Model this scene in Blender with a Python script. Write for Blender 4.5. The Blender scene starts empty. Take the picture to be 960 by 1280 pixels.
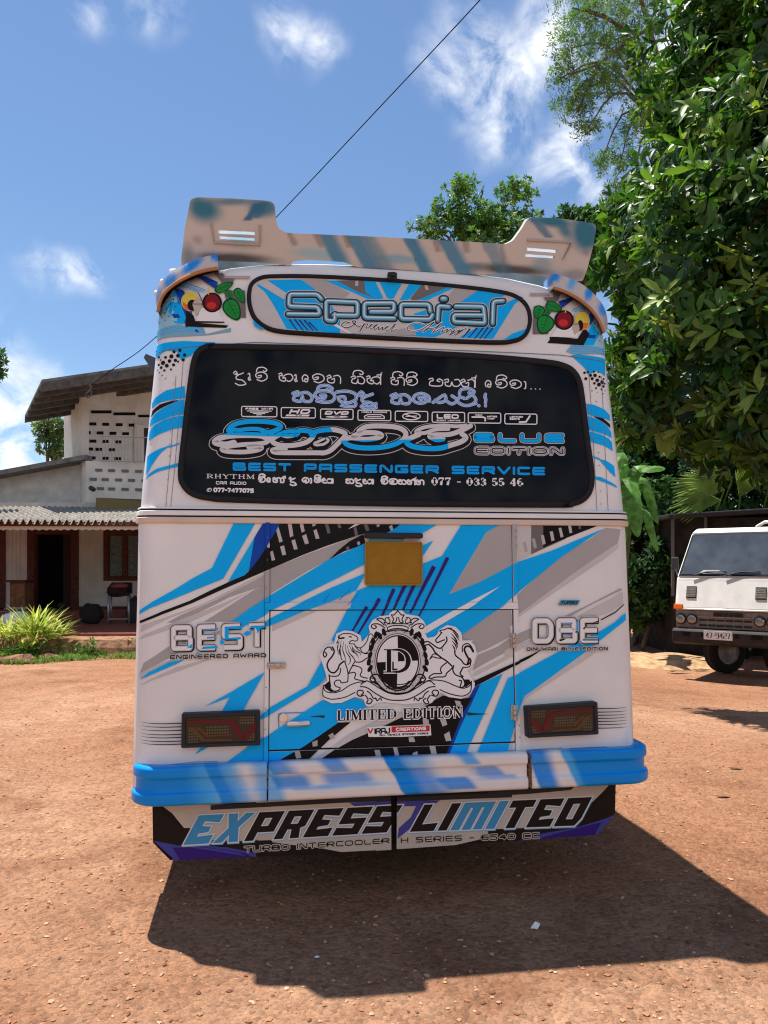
import bpy, bmesh, math, random
import numpy as np
from mathutils import Vector, Matrix, noise
from mathutils.geometry import tessellate_polygon

random.seed(7); RNG = np.random.default_rng(11)
SC = bpy.context.scene
COL = SC.collection
PI = math.pi

# ------------------------------------------------------------------ camera
FPX = 960.0                                   # focal length in photo pixels (960 x 1280)
YAW, PITCH, ROLL = math.radians(8.803), math.radians(3.933), math.radians(-0.079)
CAM = Vector((-0.589, -3.434, 1.6))
DH = Vector((math.sin(YAW), math.cos(YAW), 0)); RH = Vector((math.cos(YAW), -math.sin(YAW), 0)); UP = Vector((0, 0, 1))
CF = DH * math.cos(PITCH) + UP * math.sin(PITCH)
_u = UP * math.cos(PITCH) - DH * math.sin(PITCH)
CR = RH * math.cos(ROLL) + _u * math.sin(ROLL)
CU = _u * math.cos(ROLL) - RH * math.sin(ROLL)
cam_data = bpy.data.cameras.new('camera'); cam = bpy.data.objects.new('camera', cam_data); COL.objects.link(cam)
cam_data.sensor_fit = 'VERTICAL'; cam_data.sensor_height = 36; cam_data.lens = 36 * FPX / 1280
cam_data.clip_end = 3000; cam_data.clip_start = 0.05
M3 = Matrix((CR, CU, -CF)).transposed()
cam.matrix_world = Matrix.Translation(CAM) @ M3.to_4x4()
SC.camera = cam
SC.render.resolution_x, SC.render.resolution_y = 768, 1024
SC.cycles.filter_width = 1.15

def ray(px, py): return CF + CR * ((px - 480) / FPX) + CU * ((640 - py) / FPX)
def cp(px, py, d):
    """point of the place seen at a photo position, at forward distance d from the viewer"""
    r = ray(px, py); return CAM + r * (d / r.dot(DH))
GROUND = 0.10                                 # level of the yard under the bus
def gp(px, py, z=0.10):
    r = ray(px, py); return CAM + r * ((z - CAM.z) / r.z)
def cw(l, d, z): return Vector((CAM.x, CAM.y, 0)) + RH * l + DH * d + UP * z
def proj(p):
    v = p - CAM; z = v.dot(CF); return 480 + FPX * v.dot(CR) / z, 640 - FPX * v.dot(CU) / z

# ------------------------------------------------------------------ sky, sun, exposure
SUN_TO = Vector((-0.176, 0.22, 1.0)).normalized()
SUN_EL = math.asin(SUN_TO.z); SUN_AZ = math.atan2(SUN_TO.x, SUN_TO.y)
SC.view_settings.view_transform = 'Standard'; SC.view_settings.look = 'None'
SC.view_settings.exposure = EXPOSURE = 1.08; SC.view_settings.gamma = 1.0; SC.view_settings.use_curve_mapping = False
world = bpy.data.worlds.new('World'); SC.world = world; world.use_nodes = True
nt = world.node_tree; nt.nodes.clear()
def WN(t, **kw):
    n = nt.nodes.new(t)
    for k, v in kw.items(): setattr(n, k, v)
    return n
wout = WN('ShaderNodeOutputWorld'); wbg = WN('ShaderNodeBackground'); wbg.inputs['Strength'].default_value = 0.067
nt.links.new(wbg.outputs[0], wout.inputs[0])
sky = WN('ShaderNodeTexSky'); sky.sky_type = 'NISHITA'; sky.sun_disc = False
sky.sun_elevation = SUN_EL; sky.sun_rotation = SUN_AZ; sky.air_density = 1.15; sky.dust_density = 0.15; sky.ozone_density = 6.0
tc = WN('ShaderNodeTexCoord')
CLOUDS = [  # photo position, angular radius, weight
    (555, 75, .046, .80), (600, 60, .055, .82), (645, 72, .052, .80), (628, 150, .050, .82), (605, 108, .052, .75), (700, 22, .055, .85), (725, 190, .058, .95), (775, 160, .05, .9),
    (690, 215, .035, .6), (350, 42, .035, .6), (388, 58, .035, .7), (75, 340, .042, .75), (100, 355, .035, .55), (5, 560, .10, 1.4), (25, 500, .05, 1.1),
    (-60, 480, .09, 1.2), (105, 22, .03, .4), (185, 8, .04, .4), (555, 18, .03, .35), (860, 60, .1, .8), (1100, 200, .2, .8), (-300, 350, .2, .8), (880, 330, .15, 1.0)]
BACK = [(-.6, -.8, .40, .52), (.1, -.9, .50, .46), (.8, -.7, .35, .52), (-.1, -.7, 1.0, .26), (.1, -1, .25, .45)]  # unseen clouds behind the viewer, added for neutral fill light and reflections
acc = None
nz0 = WN('ShaderNodeTexNoise'); nz0.inputs['Scale'].default_value = 7; nz0.inputs['Detail'].default_value = 3
nt.links.new(tc.outputs['Generated'], nz0.inputs['Vector'])
wob = WN('ShaderNodeVectorMath', operation='MULTIPLY_ADD'); wob.inputs[1].default_value = (.10, .10, .10)
nt.links.new(nz0.outputs['Color'], wob.inputs[0])
sub = WN('ShaderNodeVectorMath', operation='ADD'); sub.inputs[1].default_value = (-.05, -.05, -.05)
nt.links.new(tc.outputs['Generated'], sub.inputs[0]); nt.links.new(sub.outputs[0], wob.inputs[2])
for (px, py, r, wt) in CLOUDS + BACK:
    if abs(px) < 2: d = Vector((px, py, r)).normalized(); r, wt = wt, 1.6
    else: d = ray(px, py).normalized()
    ds = WN('ShaderNodeVectorMath', operation='DISTANCE'); ds.inputs[1].default_value = d
    nt.links.new(wob.outputs[0], ds.inputs[0])
    mr = WN('ShaderNodeMapRange', interpolation_type='SMOOTHSTEP'); mr.inputs['From Min'].default_value = r * 1.25; mr.inputs['From Max'].default_value = 0.0
    mr.inputs['To Max'].default_value = wt
    nt.links.new(ds.outputs['Value'], mr.inputs['Value'])
    if acc is None: acc = mr.outputs[0]
    else:
        a = WN('ShaderNodeMath', operation='MAXIMUM'); nt.links.new(acc, a.inputs[0]); nt.links.new(mr.outputs[0], a.inputs[1]); acc = a.outputs[0]
nz = WN('ShaderNodeTexNoise'); nz.inputs['Scale'].default_value = 17; nz.inputs['Detail'].default_value = 9; nz.inputs['Roughness'].default_value = .60
nz.inputs['Distortion'].default_value = .35
nt.links.new(tc.outputs['Generated'], nz.inputs['Vector'])
nm = WN('ShaderNodeMapRange'); nm.inputs['From Min'].default_value = .38; nm.inputs['From Max'].default_value = .66; nm.inputs['To Min'].default_value = -.10; nm.inputs['To Max'].default_value = 1.35
nt.links.new(nz.outputs['Fac'], nm.inputs['Value'])
mm = WN('ShaderNodeMath', operation='MULTIPLY', use_clamp=True); nt.links.new(acc, mm.inputs[0]); nt.links.new(nm.outputs[0], mm.inputs[1])
mix = WN('ShaderNodeMix', data_type='RGBA'); mix.inputs[7].default_value = (8.2, 8.4, 8.8, 1)
nt.links.new(mm.outputs[0], mix.inputs[0]); nt.links.new(sky.outputs[0], mix.inputs[6]); nt.links.new(mix.outputs[2], wbg.inputs['Color'])
sun_d = bpy.data.lights.new('sun', 'SUN'); sun_d.energy = 4.2; sun_d.angle = math.radians(0.53); sun_d.color = (1, .955, .87)
sun = bpy.data.objects.new('sun', sun_d); COL.objects.link(sun); sun.rotation_euler = (-SUN_TO).to_track_quat('-Z', 'Y').to_euler(); sun.location = (0, 0, 30)

# ------------------------------------------------------------------ materials
MATS = {}
def mat(name, col, rough=.5, metal=0., spec=.5, var=.0, vscale=8., bump=0., bscale=60., col2=None, coat=0., attr=None, transl=0., detail=4., stretch=None):
    if name in MATS: return MATS[name]
    m = bpy.data.materials.new(name); m.use_nodes = True; t = m.node_tree; N = t.nodes; L = t.links
    b = N['Principled BSDF']; b.inputs['Roughness'].default_value = rough; b.inputs['Metallic'].default_value = metal
    b.inputs['Specular IOR Level'].default_value = spec; b.inputs['Coat Weight'].default_value = coat; b.inputs['Coat Roughness'].default_value = .08
    b.inputs['Base Color'].default_value = (*col, 1)
    g = N.new('ShaderNodeNewGeometry'); src = g.outputs['Position']
    if stretch:
        sm = N.new('ShaderNodeVectorMath'); sm.operation = 'MULTIPLY'; sm.inputs[1].default_value = stretch; L.new(src, sm.inputs[0]); src = sm.outputs[0]
    cs = None
    if attr:
        a = N.new('ShaderNodeAttribute'); a.attribute_name = attr; cs = a.outputs['Color']
    if var or col2:
        n = N.new('ShaderNodeTexNoise'); n.inputs['Scale'].default_value = vscale; n.inputs['Detail'].default_value = detail; L.new(src, n.inputs['Vector'])
        r = N.new('ShaderNodeMapRange'); r.inputs['From Min'].default_value = .32; r.inputs['From Max'].default_value = .68; L.new(n.outputs['Fac'], r.inputs['Value'])
        x = N.new('ShaderNodeMix'); x.data_type = 'RGBA'; L.new(r.outputs[0], x.inputs[0])
        if cs:
            mu = N.new('ShaderNodeMix'); mu.data_type = 'RGBA'; mu.blend_type = 'MULTIPLY'; mu.inputs[0].default_value = 1
            mu.inputs[7].default_value = (1 - var, 1 - var, 1 - var, 1); L.new(cs, mu.inputs[6]); L.new(mu.outputs[2], x.inputs[6]); L.new(cs, x.inputs[7])
        else:
            x.inputs[6].default_value = (*[c * (1 - var) for c in col], 1); x.inputs[7].default_value = (*(col2 or [min(1, c * (1 + var)) for c in col]), 1)
        cs = x.outputs[2]
    if cs: L.new(cs, b.inputs['Base Color'])
    if bump:
        n2 = N.new('ShaderNodeTexNoise'); n2.inputs['Scale'].default_value = bscale; n2.inputs['Detail'].default_value = 5; L.new(src, n2.inputs['Vector'])
        bp = N.new('ShaderNodeBump'); bp.inputs['Strength'].default_value = bump; bp.inputs['Distance'].default_value = .02; L.new(n2.outputs['Fac'], bp.inputs['Height']); L.new(bp.outputs[0], b.inputs['Normal'])
    if transl:
        tr = N.new('ShaderNodeBsdfTranslucent'); ms = N.new('ShaderNodeMixShader'); ms.inputs[0].default_value = transl
        hs = N.new('ShaderNodeHueSaturation'); hs.inputs['Value'].default_value = 1.5; hs.inputs['Saturation'].default_value = 1.1
        if cs: L.new(cs, hs.inputs['Color'])
        else: hs.inputs['Color'].default_value = (*col, 1)
        L.new(hs.outputs[0], tr.inputs['Color']); L.new(b.outputs[0], ms.inputs[1]); L.new(tr.outputs[0], ms.inputs[2]); L.new(ms.outputs[0], N['Material Output'].inputs['Surface'])
    MATS[name] = m; return m

P = dict(var=.035, vscale=5., spec=.10)
_mat = mat
def mat(name, col, rough=.5, metal=0., spec=.12, **k): return _mat(name, col, rough, metal, spec, **k)
mat('white', (.75, .745, .745), .30, spec=.35, var=.05, vscale=3.5, col2=(.79, .785, .78), bump=.02, bscale=5); mat('blue', (.001, .43, .97), .38, **P); mat('navy', (.008, .06, .40), .38, **P)
mat('skyblue', (.03, .33, .62), .38, **P); mat('black', (.007, .006, .007), .4); mat('grey', (.40, .385, .385), .4, **P); mat('palegrey', (.56, .54, .54), .4, **P)
mat('midgrey', (.16, .145, .15), .4); mat('dash', (.50, .47, .47), .4); mat('dashdim', (.16, .14, .15), .4); mat('purple', (.035, .012, .17), .4); mat('violet', (.055, .06, .30), .4)
mat('silver', (.62, .62, .64), .35); mat('letterwhite', (.80, .80, .82), .4); mat('letterblue', (.004, .26, .74), .4); mat('outlineblue', (.10, .33, .72), .4); mat('palelilac', (.56, .64, .82), .4)
mat('red', (.55, .03, .03), .4); mat('cherry', (.22, .005, .012), .3); mat('leafgreen', (.01, .26, .04), .35); mat('leafdark', (.004, .06, .012), .4); mat('lemon', (.68, .58, .08), .35); mat('orange', (.75, .16, .05), .35)
mat('teal', (.08, .28, .38), .35); mat('steelblue', (.20, .42, .58), .35); mat('glint', (.66, .80, .86), .35); mat('icy', (.30, .56, .70), .35); mat('deepteal', (.008, .045, .085), .35)
mat('cream', (.50, .44, .38), .45, var=.06); mat('skirtblack', (.014, .010, .009), .45); mat('lettersky', (.05, .27, .52), .4)
mat('rubber', (.017, .017, .02), .55); mat('darkmetal', (.03, .03, .035), .5); mat('seam', (.010, .008, .008), .6); mat('chrome', (.72, .70, .66), .28, metal=.85); mat('latch', (.50, .44, .36), .45, metal=.4, var=.2, vscale=60)
mat('amberplate', (.30, .155, .014), .42, var=.07, vscale=26); mat('copper', (.42, .20, .09), .4); mat('strip', (.62, .50, .42), .45, var=.05)
mat('glass', (.004, .005, .007), .04, spec=.11)

# ------------------------------------------------------------------ objects
def link(name, me, parent=None, mats=None, smooth=False):
    o = bpy.data.objects.new(name, me); COL.objects.link(o)
    for m in (mats or []): me.materials.append(MATS[m] if isinstance(m, str) else m)
    if smooth: me.polygons.foreach_set('use_smooth', [True] * len(me.polygons))
    if parent is not None:
        o.parent = parent
        r = parent
        off = Vector((0, 0, 0))
        while r is not None: off += r.location; r = r.parent
        if parent.get('_world', 1): o.location = -off if parent.parent is None and parent.type == 'EMPTY' else (0, 0, 0)
    return o
def tag(o, label=None, cat=None, group=None, kind=None):
    if label: o['label'] = label
    if cat: o['category'] = cat
    if group: o['group'] = group
    if kind: o['kind'] = kind
    return o
def thing(name, loc, label, cat, group=None):
    o = bpy.data.objects.new(name, None); COL.objects.link(o); o.location = loc; o.empty_display_size = .2
    return tag(o, label, cat, group)
def pyd(name, v, f, parent=None, mats=(), smooth=False, mi=None):
    me = bpy.data.meshes.new(name); me.from_pydata([tuple(p) for p in v], [], f); me.update()
    o = link(name, me, parent, mats, smooth)
    if mi is not None: me.polygons.foreach_set('material_index', mi)
    return o

class MB:
    """collects boxes, tubes and prisms in world space, links them as one mesh"""
    def __init__(s): s.v = []; s.f = []; s.m = []
    def add(s, v, f, m=0):
        n = len(s.v); s.v += [Vector(p) for p in v]; s.f += [tuple(i + n for i in q) for q in f]; s.m += [m] * len(f)
    def hexa(s, p, m=0):  # 8 points: bottom 4 then top 4
        s.add(p, [(3, 2, 1, 0), (4, 5, 6, 7), (0, 1, 5, 4), (1, 2, 6, 5), (2, 3, 7, 6), (3, 0, 4, 7)], m)
    def box(s, a, b, m=0, X=None):
        (x0, y0, z0), (x1, y1, z1) = a, b
        p = [Vector(q) for q in ((x0, y0, z0), (x1, y0, z0), (x1, y1, z0), (x0, y1, z0), (x0, y0, z1), (x1, y0, z1), (x1, y1, z1), (x0, y1, z1))]
        if X is not None: p = [X @ q for q in p]
        s.hexa(p, m)
    def prism(s, pts, ext, m=0):
        """polygon pts (3d) extruded by vector ext"""
        n = len(pts); ext = Vector(ext); a = [Vector(p) for p in pts]
        s.add(a + [p + ext for p in a], [tuple(range(n))[::-1], tuple(range(n, 2 * n))] + [(i, (i + 1) % n, (i + 1) % n + n, i + n) for i in range(n)], m)
    def tube(s, pts, r, n=8, m=0, cap=True):
        pts = [Vector(p) for p in pts]; rr = r if isinstance(r, (list, tuple)) else [r] * len(pts); vs = []; fs = []
        up = Vector((.13, .29, .95))
        for i, p in enumerate(pts):
            t = (pts[min(i + 1, len(pts) - 1)] - pts[max(i - 1, 0)]).normalized(); a = t.cross(up)
            if a.length < .1: a = t.cross(Vector((1, 0, 0)))
            a.normalize(); b = t.cross(a)
            for k in range(n): vs.append(p + (a * math.cos(2 * PI * k / n) + b * math.sin(2 * PI * k / n)) * rr[i])
        for i in range(len(pts) - 1):
            for k in range(n): fs.append((i * n + k, i * n + (k + 1) % n, (i + 1) * n + (k + 1) % n, (i + 1) * n + k))
        if cap: fs += [tuple(range(n))[::-1], tuple(range((len(pts) - 1) * n, len(pts) * n))]
        s.add(vs, fs, m)
    def build(s, name, mats, parent=None, smooth=False, bevel=0., seg=2):
        o = pyd(name, s.v, s.f, parent, mats, smooth, s.m)
        bm = bmesh.new(); bm.from_mesh(o.data); bmesh.ops.recalc_face_normals(bm, faces=bm.faces)
        bm.to_mesh(o.data); bm.free()
        if bevel:
            md = o.modifiers.new('bevel', 'BEVEL'); md.width = bevel; md.segments = seg; md.limit_method = 'ANGLE'; md.angle_limit = math.radians(40)
        return o

def catmull(p, n=6, closed=False):
    out = []; N = len(p)
    for i in range(N if closed else N - 1):
        q = [p[(i + k) % N] if closed else p[min(max(i + k, 0), N - 1)] for k in (-1, 0, 1, 2)]
        for j in range(n):
            t = j / n
            out.append(tuple(.5 * ((2 * q[1][a]) + (-q[0][a] + q[2][a]) * t + (2 * q[0][a] - 5 * q[1][a] + 4 * q[2][a] - q[3][a]) * t * t + (-q[0][a] + 3 * q[1][a] - 3 * q[2][a] + q[3][a]) * t ** 3) for a in range(len(q[0]))))
    if not closed: out.append(tuple(p[-1]))
    return out
def fillet(p, r, closed=False, n=3):
    out = []; N = len(p)
    for i in range(N):
        if not closed and i in (0, N - 1): out.append(p[i]); continue
        a, b, c = p[i - 1], p[i], p[(i + 1) % N]
        la = math.dist(a, b); lc = math.dist(b, c)
        if la < 1e-6 or lc < 1e-6: continue
        rr = min(r, la * .48, lc * .48)
        s = [b[k] + (a[k] - b[k]) / la * rr for k in (0, 1)]; e = [b[k] + (c[k] - b[k]) / lc * rr for k in (0, 1)]
        for j in range(n + 1):
            t = j / n; out.append(tuple((1 - t) ** 2 * s[k] + 2 * t * (1 - t) * b[k] + t * t * e[k] for k in (0, 1)))
    return out
def ellipse(cx, cy, rx, ry, n=28, a0=0, a1=360, rot=0):
    c, s = math.cos(math.radians(rot)), math.sin(math.radians(rot)); out = []
    m = n if a1 - a0 >= 360 else n + 1
    for i in range(m):
        a = math.radians(a0 + (a1 - a0) * i / n); x, y = rx * math.cos(a), ry * math.sin(a); out.append((cx + x * c - y * s, cy + x * s + y * c))
    return out

class Canvas:
    """flat print: filled shapes and strokes in painter's order, to be laid onto a surface"""
    def __init__(s): s.it = []; s.L = 0; s.j = 0
    def poly(s, pts, col, layer=None, holes=()):
        if layer is None: s.L += 1; layer = s.L
        loops = [[Vector((x, y, 0)) for x, y in pts]] + [[Vector((x, y, 0)) for x, y in h] for h in holes]
        flat = [v for l in loops for v in l]
        tr = [tuple((flat[i].x, flat[i].y) for i in t) for t in tessellate_polygon(loops)]
        s.it.append((tr, col, layer)); return layer
    def stroke(s, pts, w, col, layer=None, closed=False, cap=True, taper=None, sq=False):
        if layer is None: s.L += 1; layer = s.L
        P_ = [pts[0]]
        for q in pts[1:]:
            if math.dist(q, P_[-1]) > 1e-4: P_.append(q)
        if closed and math.dist(P_[0], P_[-1]) < 1e-4: P_.pop()
        n = len(P_)
        if n < 2:
            e = ellipse(*P_[0], w / 2, w / 2, 10); s.it.append(([(P_[0], a, b) for a, b in zip(e, e[1:] + e[:1])], col, layer)); return layer
        lf = []; rt = []
        for i in range(n):
            a = P_[i - 1] if (i or closed) else None; c = P_[(i + 1) % n] if (i < n - 1 or closed) else None; b = P_[i]
            d1 = None if a is None else ((b[0] - a[0]), (b[1] - a[1])); d2 = None if c is None else ((c[0] - b[0]), (c[1] - b[1]))
            def nr(d): l = math.hypot(*d) or 1; return (-d[1] / l, d[0] / l)
            n1 = nr(d1) if d1 else nr(d2); n2 = nr(d2) if d2 else n1
            mx, my = n1[0] + n2[0], n1[1] + n2[1]; l = math.hypot(mx, my)
            if l < 1e-3: mx, my = n1; k = 1
            else: mx /= l; my /= l; k = min(1 / max(mx * n1[0] + my * n1[1], .1), 2.2 if sq else 1.6)
            ww = w / 2
            if taper: t = i / (n - 1); ww *= taper[0] + (taper[1] - taper[0]) * t if len(taper) == 2 else (taper[0] + (taper[1] - taper[0]) * t * 2 if t < .5 else taper[1] + (taper[2] - taper[1]) * (t - .5) * 2)
            lf.append((b[0] + mx * ww * k, b[1] + my * ww * k)); rt.append((b[0] - mx * ww * k, b[1] - my * ww * k))
        tr = []
        for i in range(n if closed else n - 1):
            j = (i + 1) % n; tr += [(lf[i], rt[i], rt[j]), (lf[i], rt[j], lf[j])]
        if cap and not closed and not sq and not taper:
            for (c, a, q) in ((P_[0], lf[0], P_[1]), (P_[-1], rt[-1], P_[-2])):
                a0 = math.atan2(a[1] - c[1], a[0] - c[0]); pr = None
                for k in range(7):
                    t = a0 + PI * k / 6; e = (c[0] + math.cos(t) * w / 2, c[1] + math.sin(t) * w / 2)
                    if pr: tr.append((c, pr, e))
                    pr = e
        s.it.append((tr, col, layer)); return layer
    def blank(s, col): s.it.append(('base', col, 0))
    def merge(s, o):
        for (t, c, l) in o.it: s.it.append((t, c, l + s.L))
        s.L += o.L
    def mesh(s, name, mapper, clip=None, base=.003, step=.00012, lattice=None, parent=None, extra=None, thick=None, basecol=None, mats_first=()):
        cols = list(mats_first); bm = bmesh.new()
        def mi(c):
            if c not in cols: cols.append(c)
            return cols.index(c)
        items = list(s.it)
        if basecol:
            c = list(clip); items = [([(c[0], c[i], c[i + 1]) for i in range(1, len(c) - 1)], basecol, 0)] + items
        allf = []
        for k, (tr, col, layer) in enumerate(items):
            b2 = bmesh.new(); vv = {}
            for t in tr:
                if abs((t[1][0] - t[0][0]) * (t[2][1] - t[0][1]) - (t[1][1] - t[0][1]) * (t[2][0] - t[0][0])) < 1e-5: continue
                q = []
                for p in t:
                    kk = (round(p[0], 3), round(p[1], 3))
                    if kk not in vv: vv[kk] = b2.verts.new((kk[0], kk[1], 0))
                    q.append(vv[kk])
                if len(set(q)) == 3:
                    try: b2.faces.new(q)
                    except ValueError: pass
            if clip:
                xs = [c[0] for c in clip]; ys = [c[1] for c in clip]; cx, cy = sum(xs) / len(xs), sum(ys) / len(ys)
                for i in range(len(clip)):
                    a, c = clip[i], clip[(i + 1) % len(clip)]; nn = Vector((c[1] - a[1], -(c[0] - a[0]), 0))
                    if nn.dot(Vector((cx - a[0], cy - a[1], 0))) > 0: nn = -nn
                    bmesh.ops.bisect_plane(b2, geom=b2.verts[:] + b2.edges[:] + b2.faces[:], plane_co=(a[0], a[1], 0), plane_no=nn, clear_outer=True, dist=1e-5)
                    if not b2.faces: break
            if not b2.faces: b2.free(); continue
            if lattice:
                for x in lattice[0]: bmesh.ops.bisect_plane(b2, geom=b2.verts[:] + b2.edges[:] + b2.faces[:], plane_co=(x, 0, 0), plane_no=(1, 0, 0), dist=1e-5)
                for y in lattice[1]: bmesh.ops.bisect_plane(b2, geom=b2.verts[:] + b2.edges[:] + b2.faces[:], plane_co=(0, y, 0), plane_no=(0, 1, 0), dist=1e-5)
            off = base + layer * step + (k % 11) * step * .08
            idx = mi(col); nv = {}
            for v in b2.verts: nv[v] = bm.verts.new(mapper(v.co.x, v.co.y, off))
            for f in b2.faces:
                q = [nv[v] for v in f.verts]
                nn = (q[1].co - q[0].co).cross(q[2].co - q[0].co)
                if nn.dot(q[0].co - CAM) > 0 : q.reverse()
                try: nf = bm.faces.new(q); nf.material_index = idx
                except ValueError: continue
                if thick and layer == 0: allf.append(nf)
            b2.free()
        if thick and allf:
            r = bmesh.ops.extrude_face_region(bm, geom=allf)
            nvs = [g for g in r['geom'] if isinstance(g, bmesh.types.BMVert)]
            olds = set(v for f in allf if f.is_valid for v in f.verts)
            dv = Vector((0, 1, 0)) * thick
            for v in set(v for f in allf if f.is_valid for v in f.verts): v.co += dv
        me = bpy.data.meshes.new(name)
        if extra: extra(bm, mi)
        bm.to_mesh(me); bm.free()
        return link(name, me, parent, cols)

# ------------------------------------------------------------------ lettering: stroke alphabets
TF = {
 'A': (1, [[(0, 0), (0, 1), (1, 1), (1, 0)], [(0, .38), (1, .38)]]), 'B': (1, [[(0, .52), (.94, .52), (1, .4), (1, 0), (0, 0), (0, 1), (.94, 1), (.94, .52)]]),
 'C': (.95, [[(1, 1), (0, 1), (0, 0), (1, 0)]]), 'D': (1, [[(0, 0), (0, 1), (.8, 1), (1, .78), (1, .22), (.8, 0), (0, 0)]]),
 'E': (.95, [[(1, 1), (0, 1), (0, 0), (1, 0)], [(0, .5), (.95, .5)]]), 'F': (.9, [[(1, 1), (0, 1), (0, 0)], [(0, .5), (.9, .5)]]), 'G': (1, [[(1, 1), (0, 1), (0, 0), (1, 0), (1, .45), (.5, .45)]]),
 'H': (.95, [[(0, 0), (0, 1)], [(1, 0), (1, 1)], [(0, .5), (1, .5)]]), 'I': (0, [[(0, 0), (0, 1)]]), 'L': (.85, [[(0, 1), (0, 0), (1, 0)]]), 'J': (.8, [[(1, 1), (1, 0), (0, 0), (0, .3)]]),
 'M': (1.2, [[(0, 0), (0, 1), (.5, .4), (1, 1), (1, 0)]]), 'N': (1, [[(0, 0), (0, 1), (.25, 1), (.8, .05), (1, .05), (1, 1)]]), 'O': (1.05, [[(.2, 0), (0, .22), (0, .78), (.2, 1), (.8, 1), (1, .78), (1, .22), (.8, 0), (.2, 0)]]),
 'P': (.95, [[(0, 0), (0, 1), (1, 1), (1, .38), (0, .38)]]), 'R': (1, [[(0, 0), (0, 1), (1, 1), (1, .45), (0, .45)], [(.5, .45), (1, 0)]]), 'S': (.95, [[(1, 1), (0, 1), (0, .5), (1, .5), (1, 0), (0, 0)]]),
 'T': (.95, [[(0, 1), (1, 1)], [(.5, 1), (.5, 0)]]), 'U': (1, [[(0, 1), (0, 0), (1, 0), (1, 1)]]), 'V': (1, [[(0, 1), (.5, 0), (1, 1)]]), 'W': (1.3, [[(0, 1), (.2, 0), (.5, .75), (.8, 0), (1, 1)]]),
 'X': (1, [[(0, 0), (1, 1)], [(0, 1), (1, 0)]]), 'Y': (1, [[(0, 1), (.5, .5), (1, 1)], [(.5, .5), (.5, 0)]]), 'K': (.95, [[(0, 0), (0, 1)], [(1, 1), (0, .45), (1, 0)]]), '^': (1, [[(0, 0), (.5, 1), (1, 0)]]),
 '0': (.95, [[(.2, 0), (0, .22), (0, .78), (.2, 1), (.8, 1), (1, .78), (1, .22), (.8, 0), (.2, 0)]]), '4': (.95, [[(.8, 0), (.8, 1), (.0, .32), (1, .32)]]), '5': (.9, [[(1, 1), (0, 1), (0, .55), (1, .55), (1, 0), (0, 0)]]), '6': (.9, [[(1, 1), (0, 1), (0, 0), (1, 0), (1, .52), (0, .52)]]),
 '7': (.85, [[(0, 1), (1, 1), (.4, 0)]]), '9': (.9, [[(0, 0), (1, 0), (1, 1), (0, 1), (0, .48), (1, .48)]]), '2': (.9, [[(0, 1), (1, 1), (1, .5), (0, .5), (0, 0), (1, 0)]]), '3': (.9, [[(0, 1), (1, 1), (1, 0), (0, 0)], [(.3, .5), (1, .5)]]),
 '-': (.5, [[(0, .5), (1, .5)]]), ' ': (.55, []), '.': (0, [[(0, 0), (0.02, 0)]])}
def words(cv, text, quad, layers, font=TF, gap=.34, r=.22, slant=0., sq=False):
    """text set between the corners TL,TR,BR,BL (photo positions); layers = [(width, colour)]"""
    gl = []; x = 0
    for ch in text:
        w, st = font[ch]
        if w is None: gl.append((x - gap, 0, st)); continue
        gl.append((x, w, st)); x += w + gap
    tot = x - gap
    (ax, ay), (bx, by), (cx, cy), (dx, dy) = quad
    def mp(u, v):
        s = u / tot; t = 1 - v
        return (ax * (1 - s) * (1 - t) + bx * s * (1 - t) + cx * s * t + dx * (1 - s) * t, ay * (1 - s) * (1 - t) + by * s * (1 - t) + cy * s * t + dy * (1 - s) * t)
    for w, col, *ex in layers:
        ex = ex[0] if ex else 0; cv.L += 1
        for (x0, gw, st) in gl:
            for p in st:
                k = 1.0
                if isinstance(p, tuple): k, p = p
                q = [(u * gw + x0 + slant * (v - .5), v) for u, v in p] if gw else [(u + x0 + slant * (v - .5), v) for u, v in p]
                cl = len(q) > 2 and math.dist(q[0], q[-1]) < 1e-6
                if cl: q = q[:-1]
                if r: q = fillet(q, r, cl)
                cv.stroke([mp(*a) for a in q], w * k + ex, col, cv.L, closed=cl, sq=sq)
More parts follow.
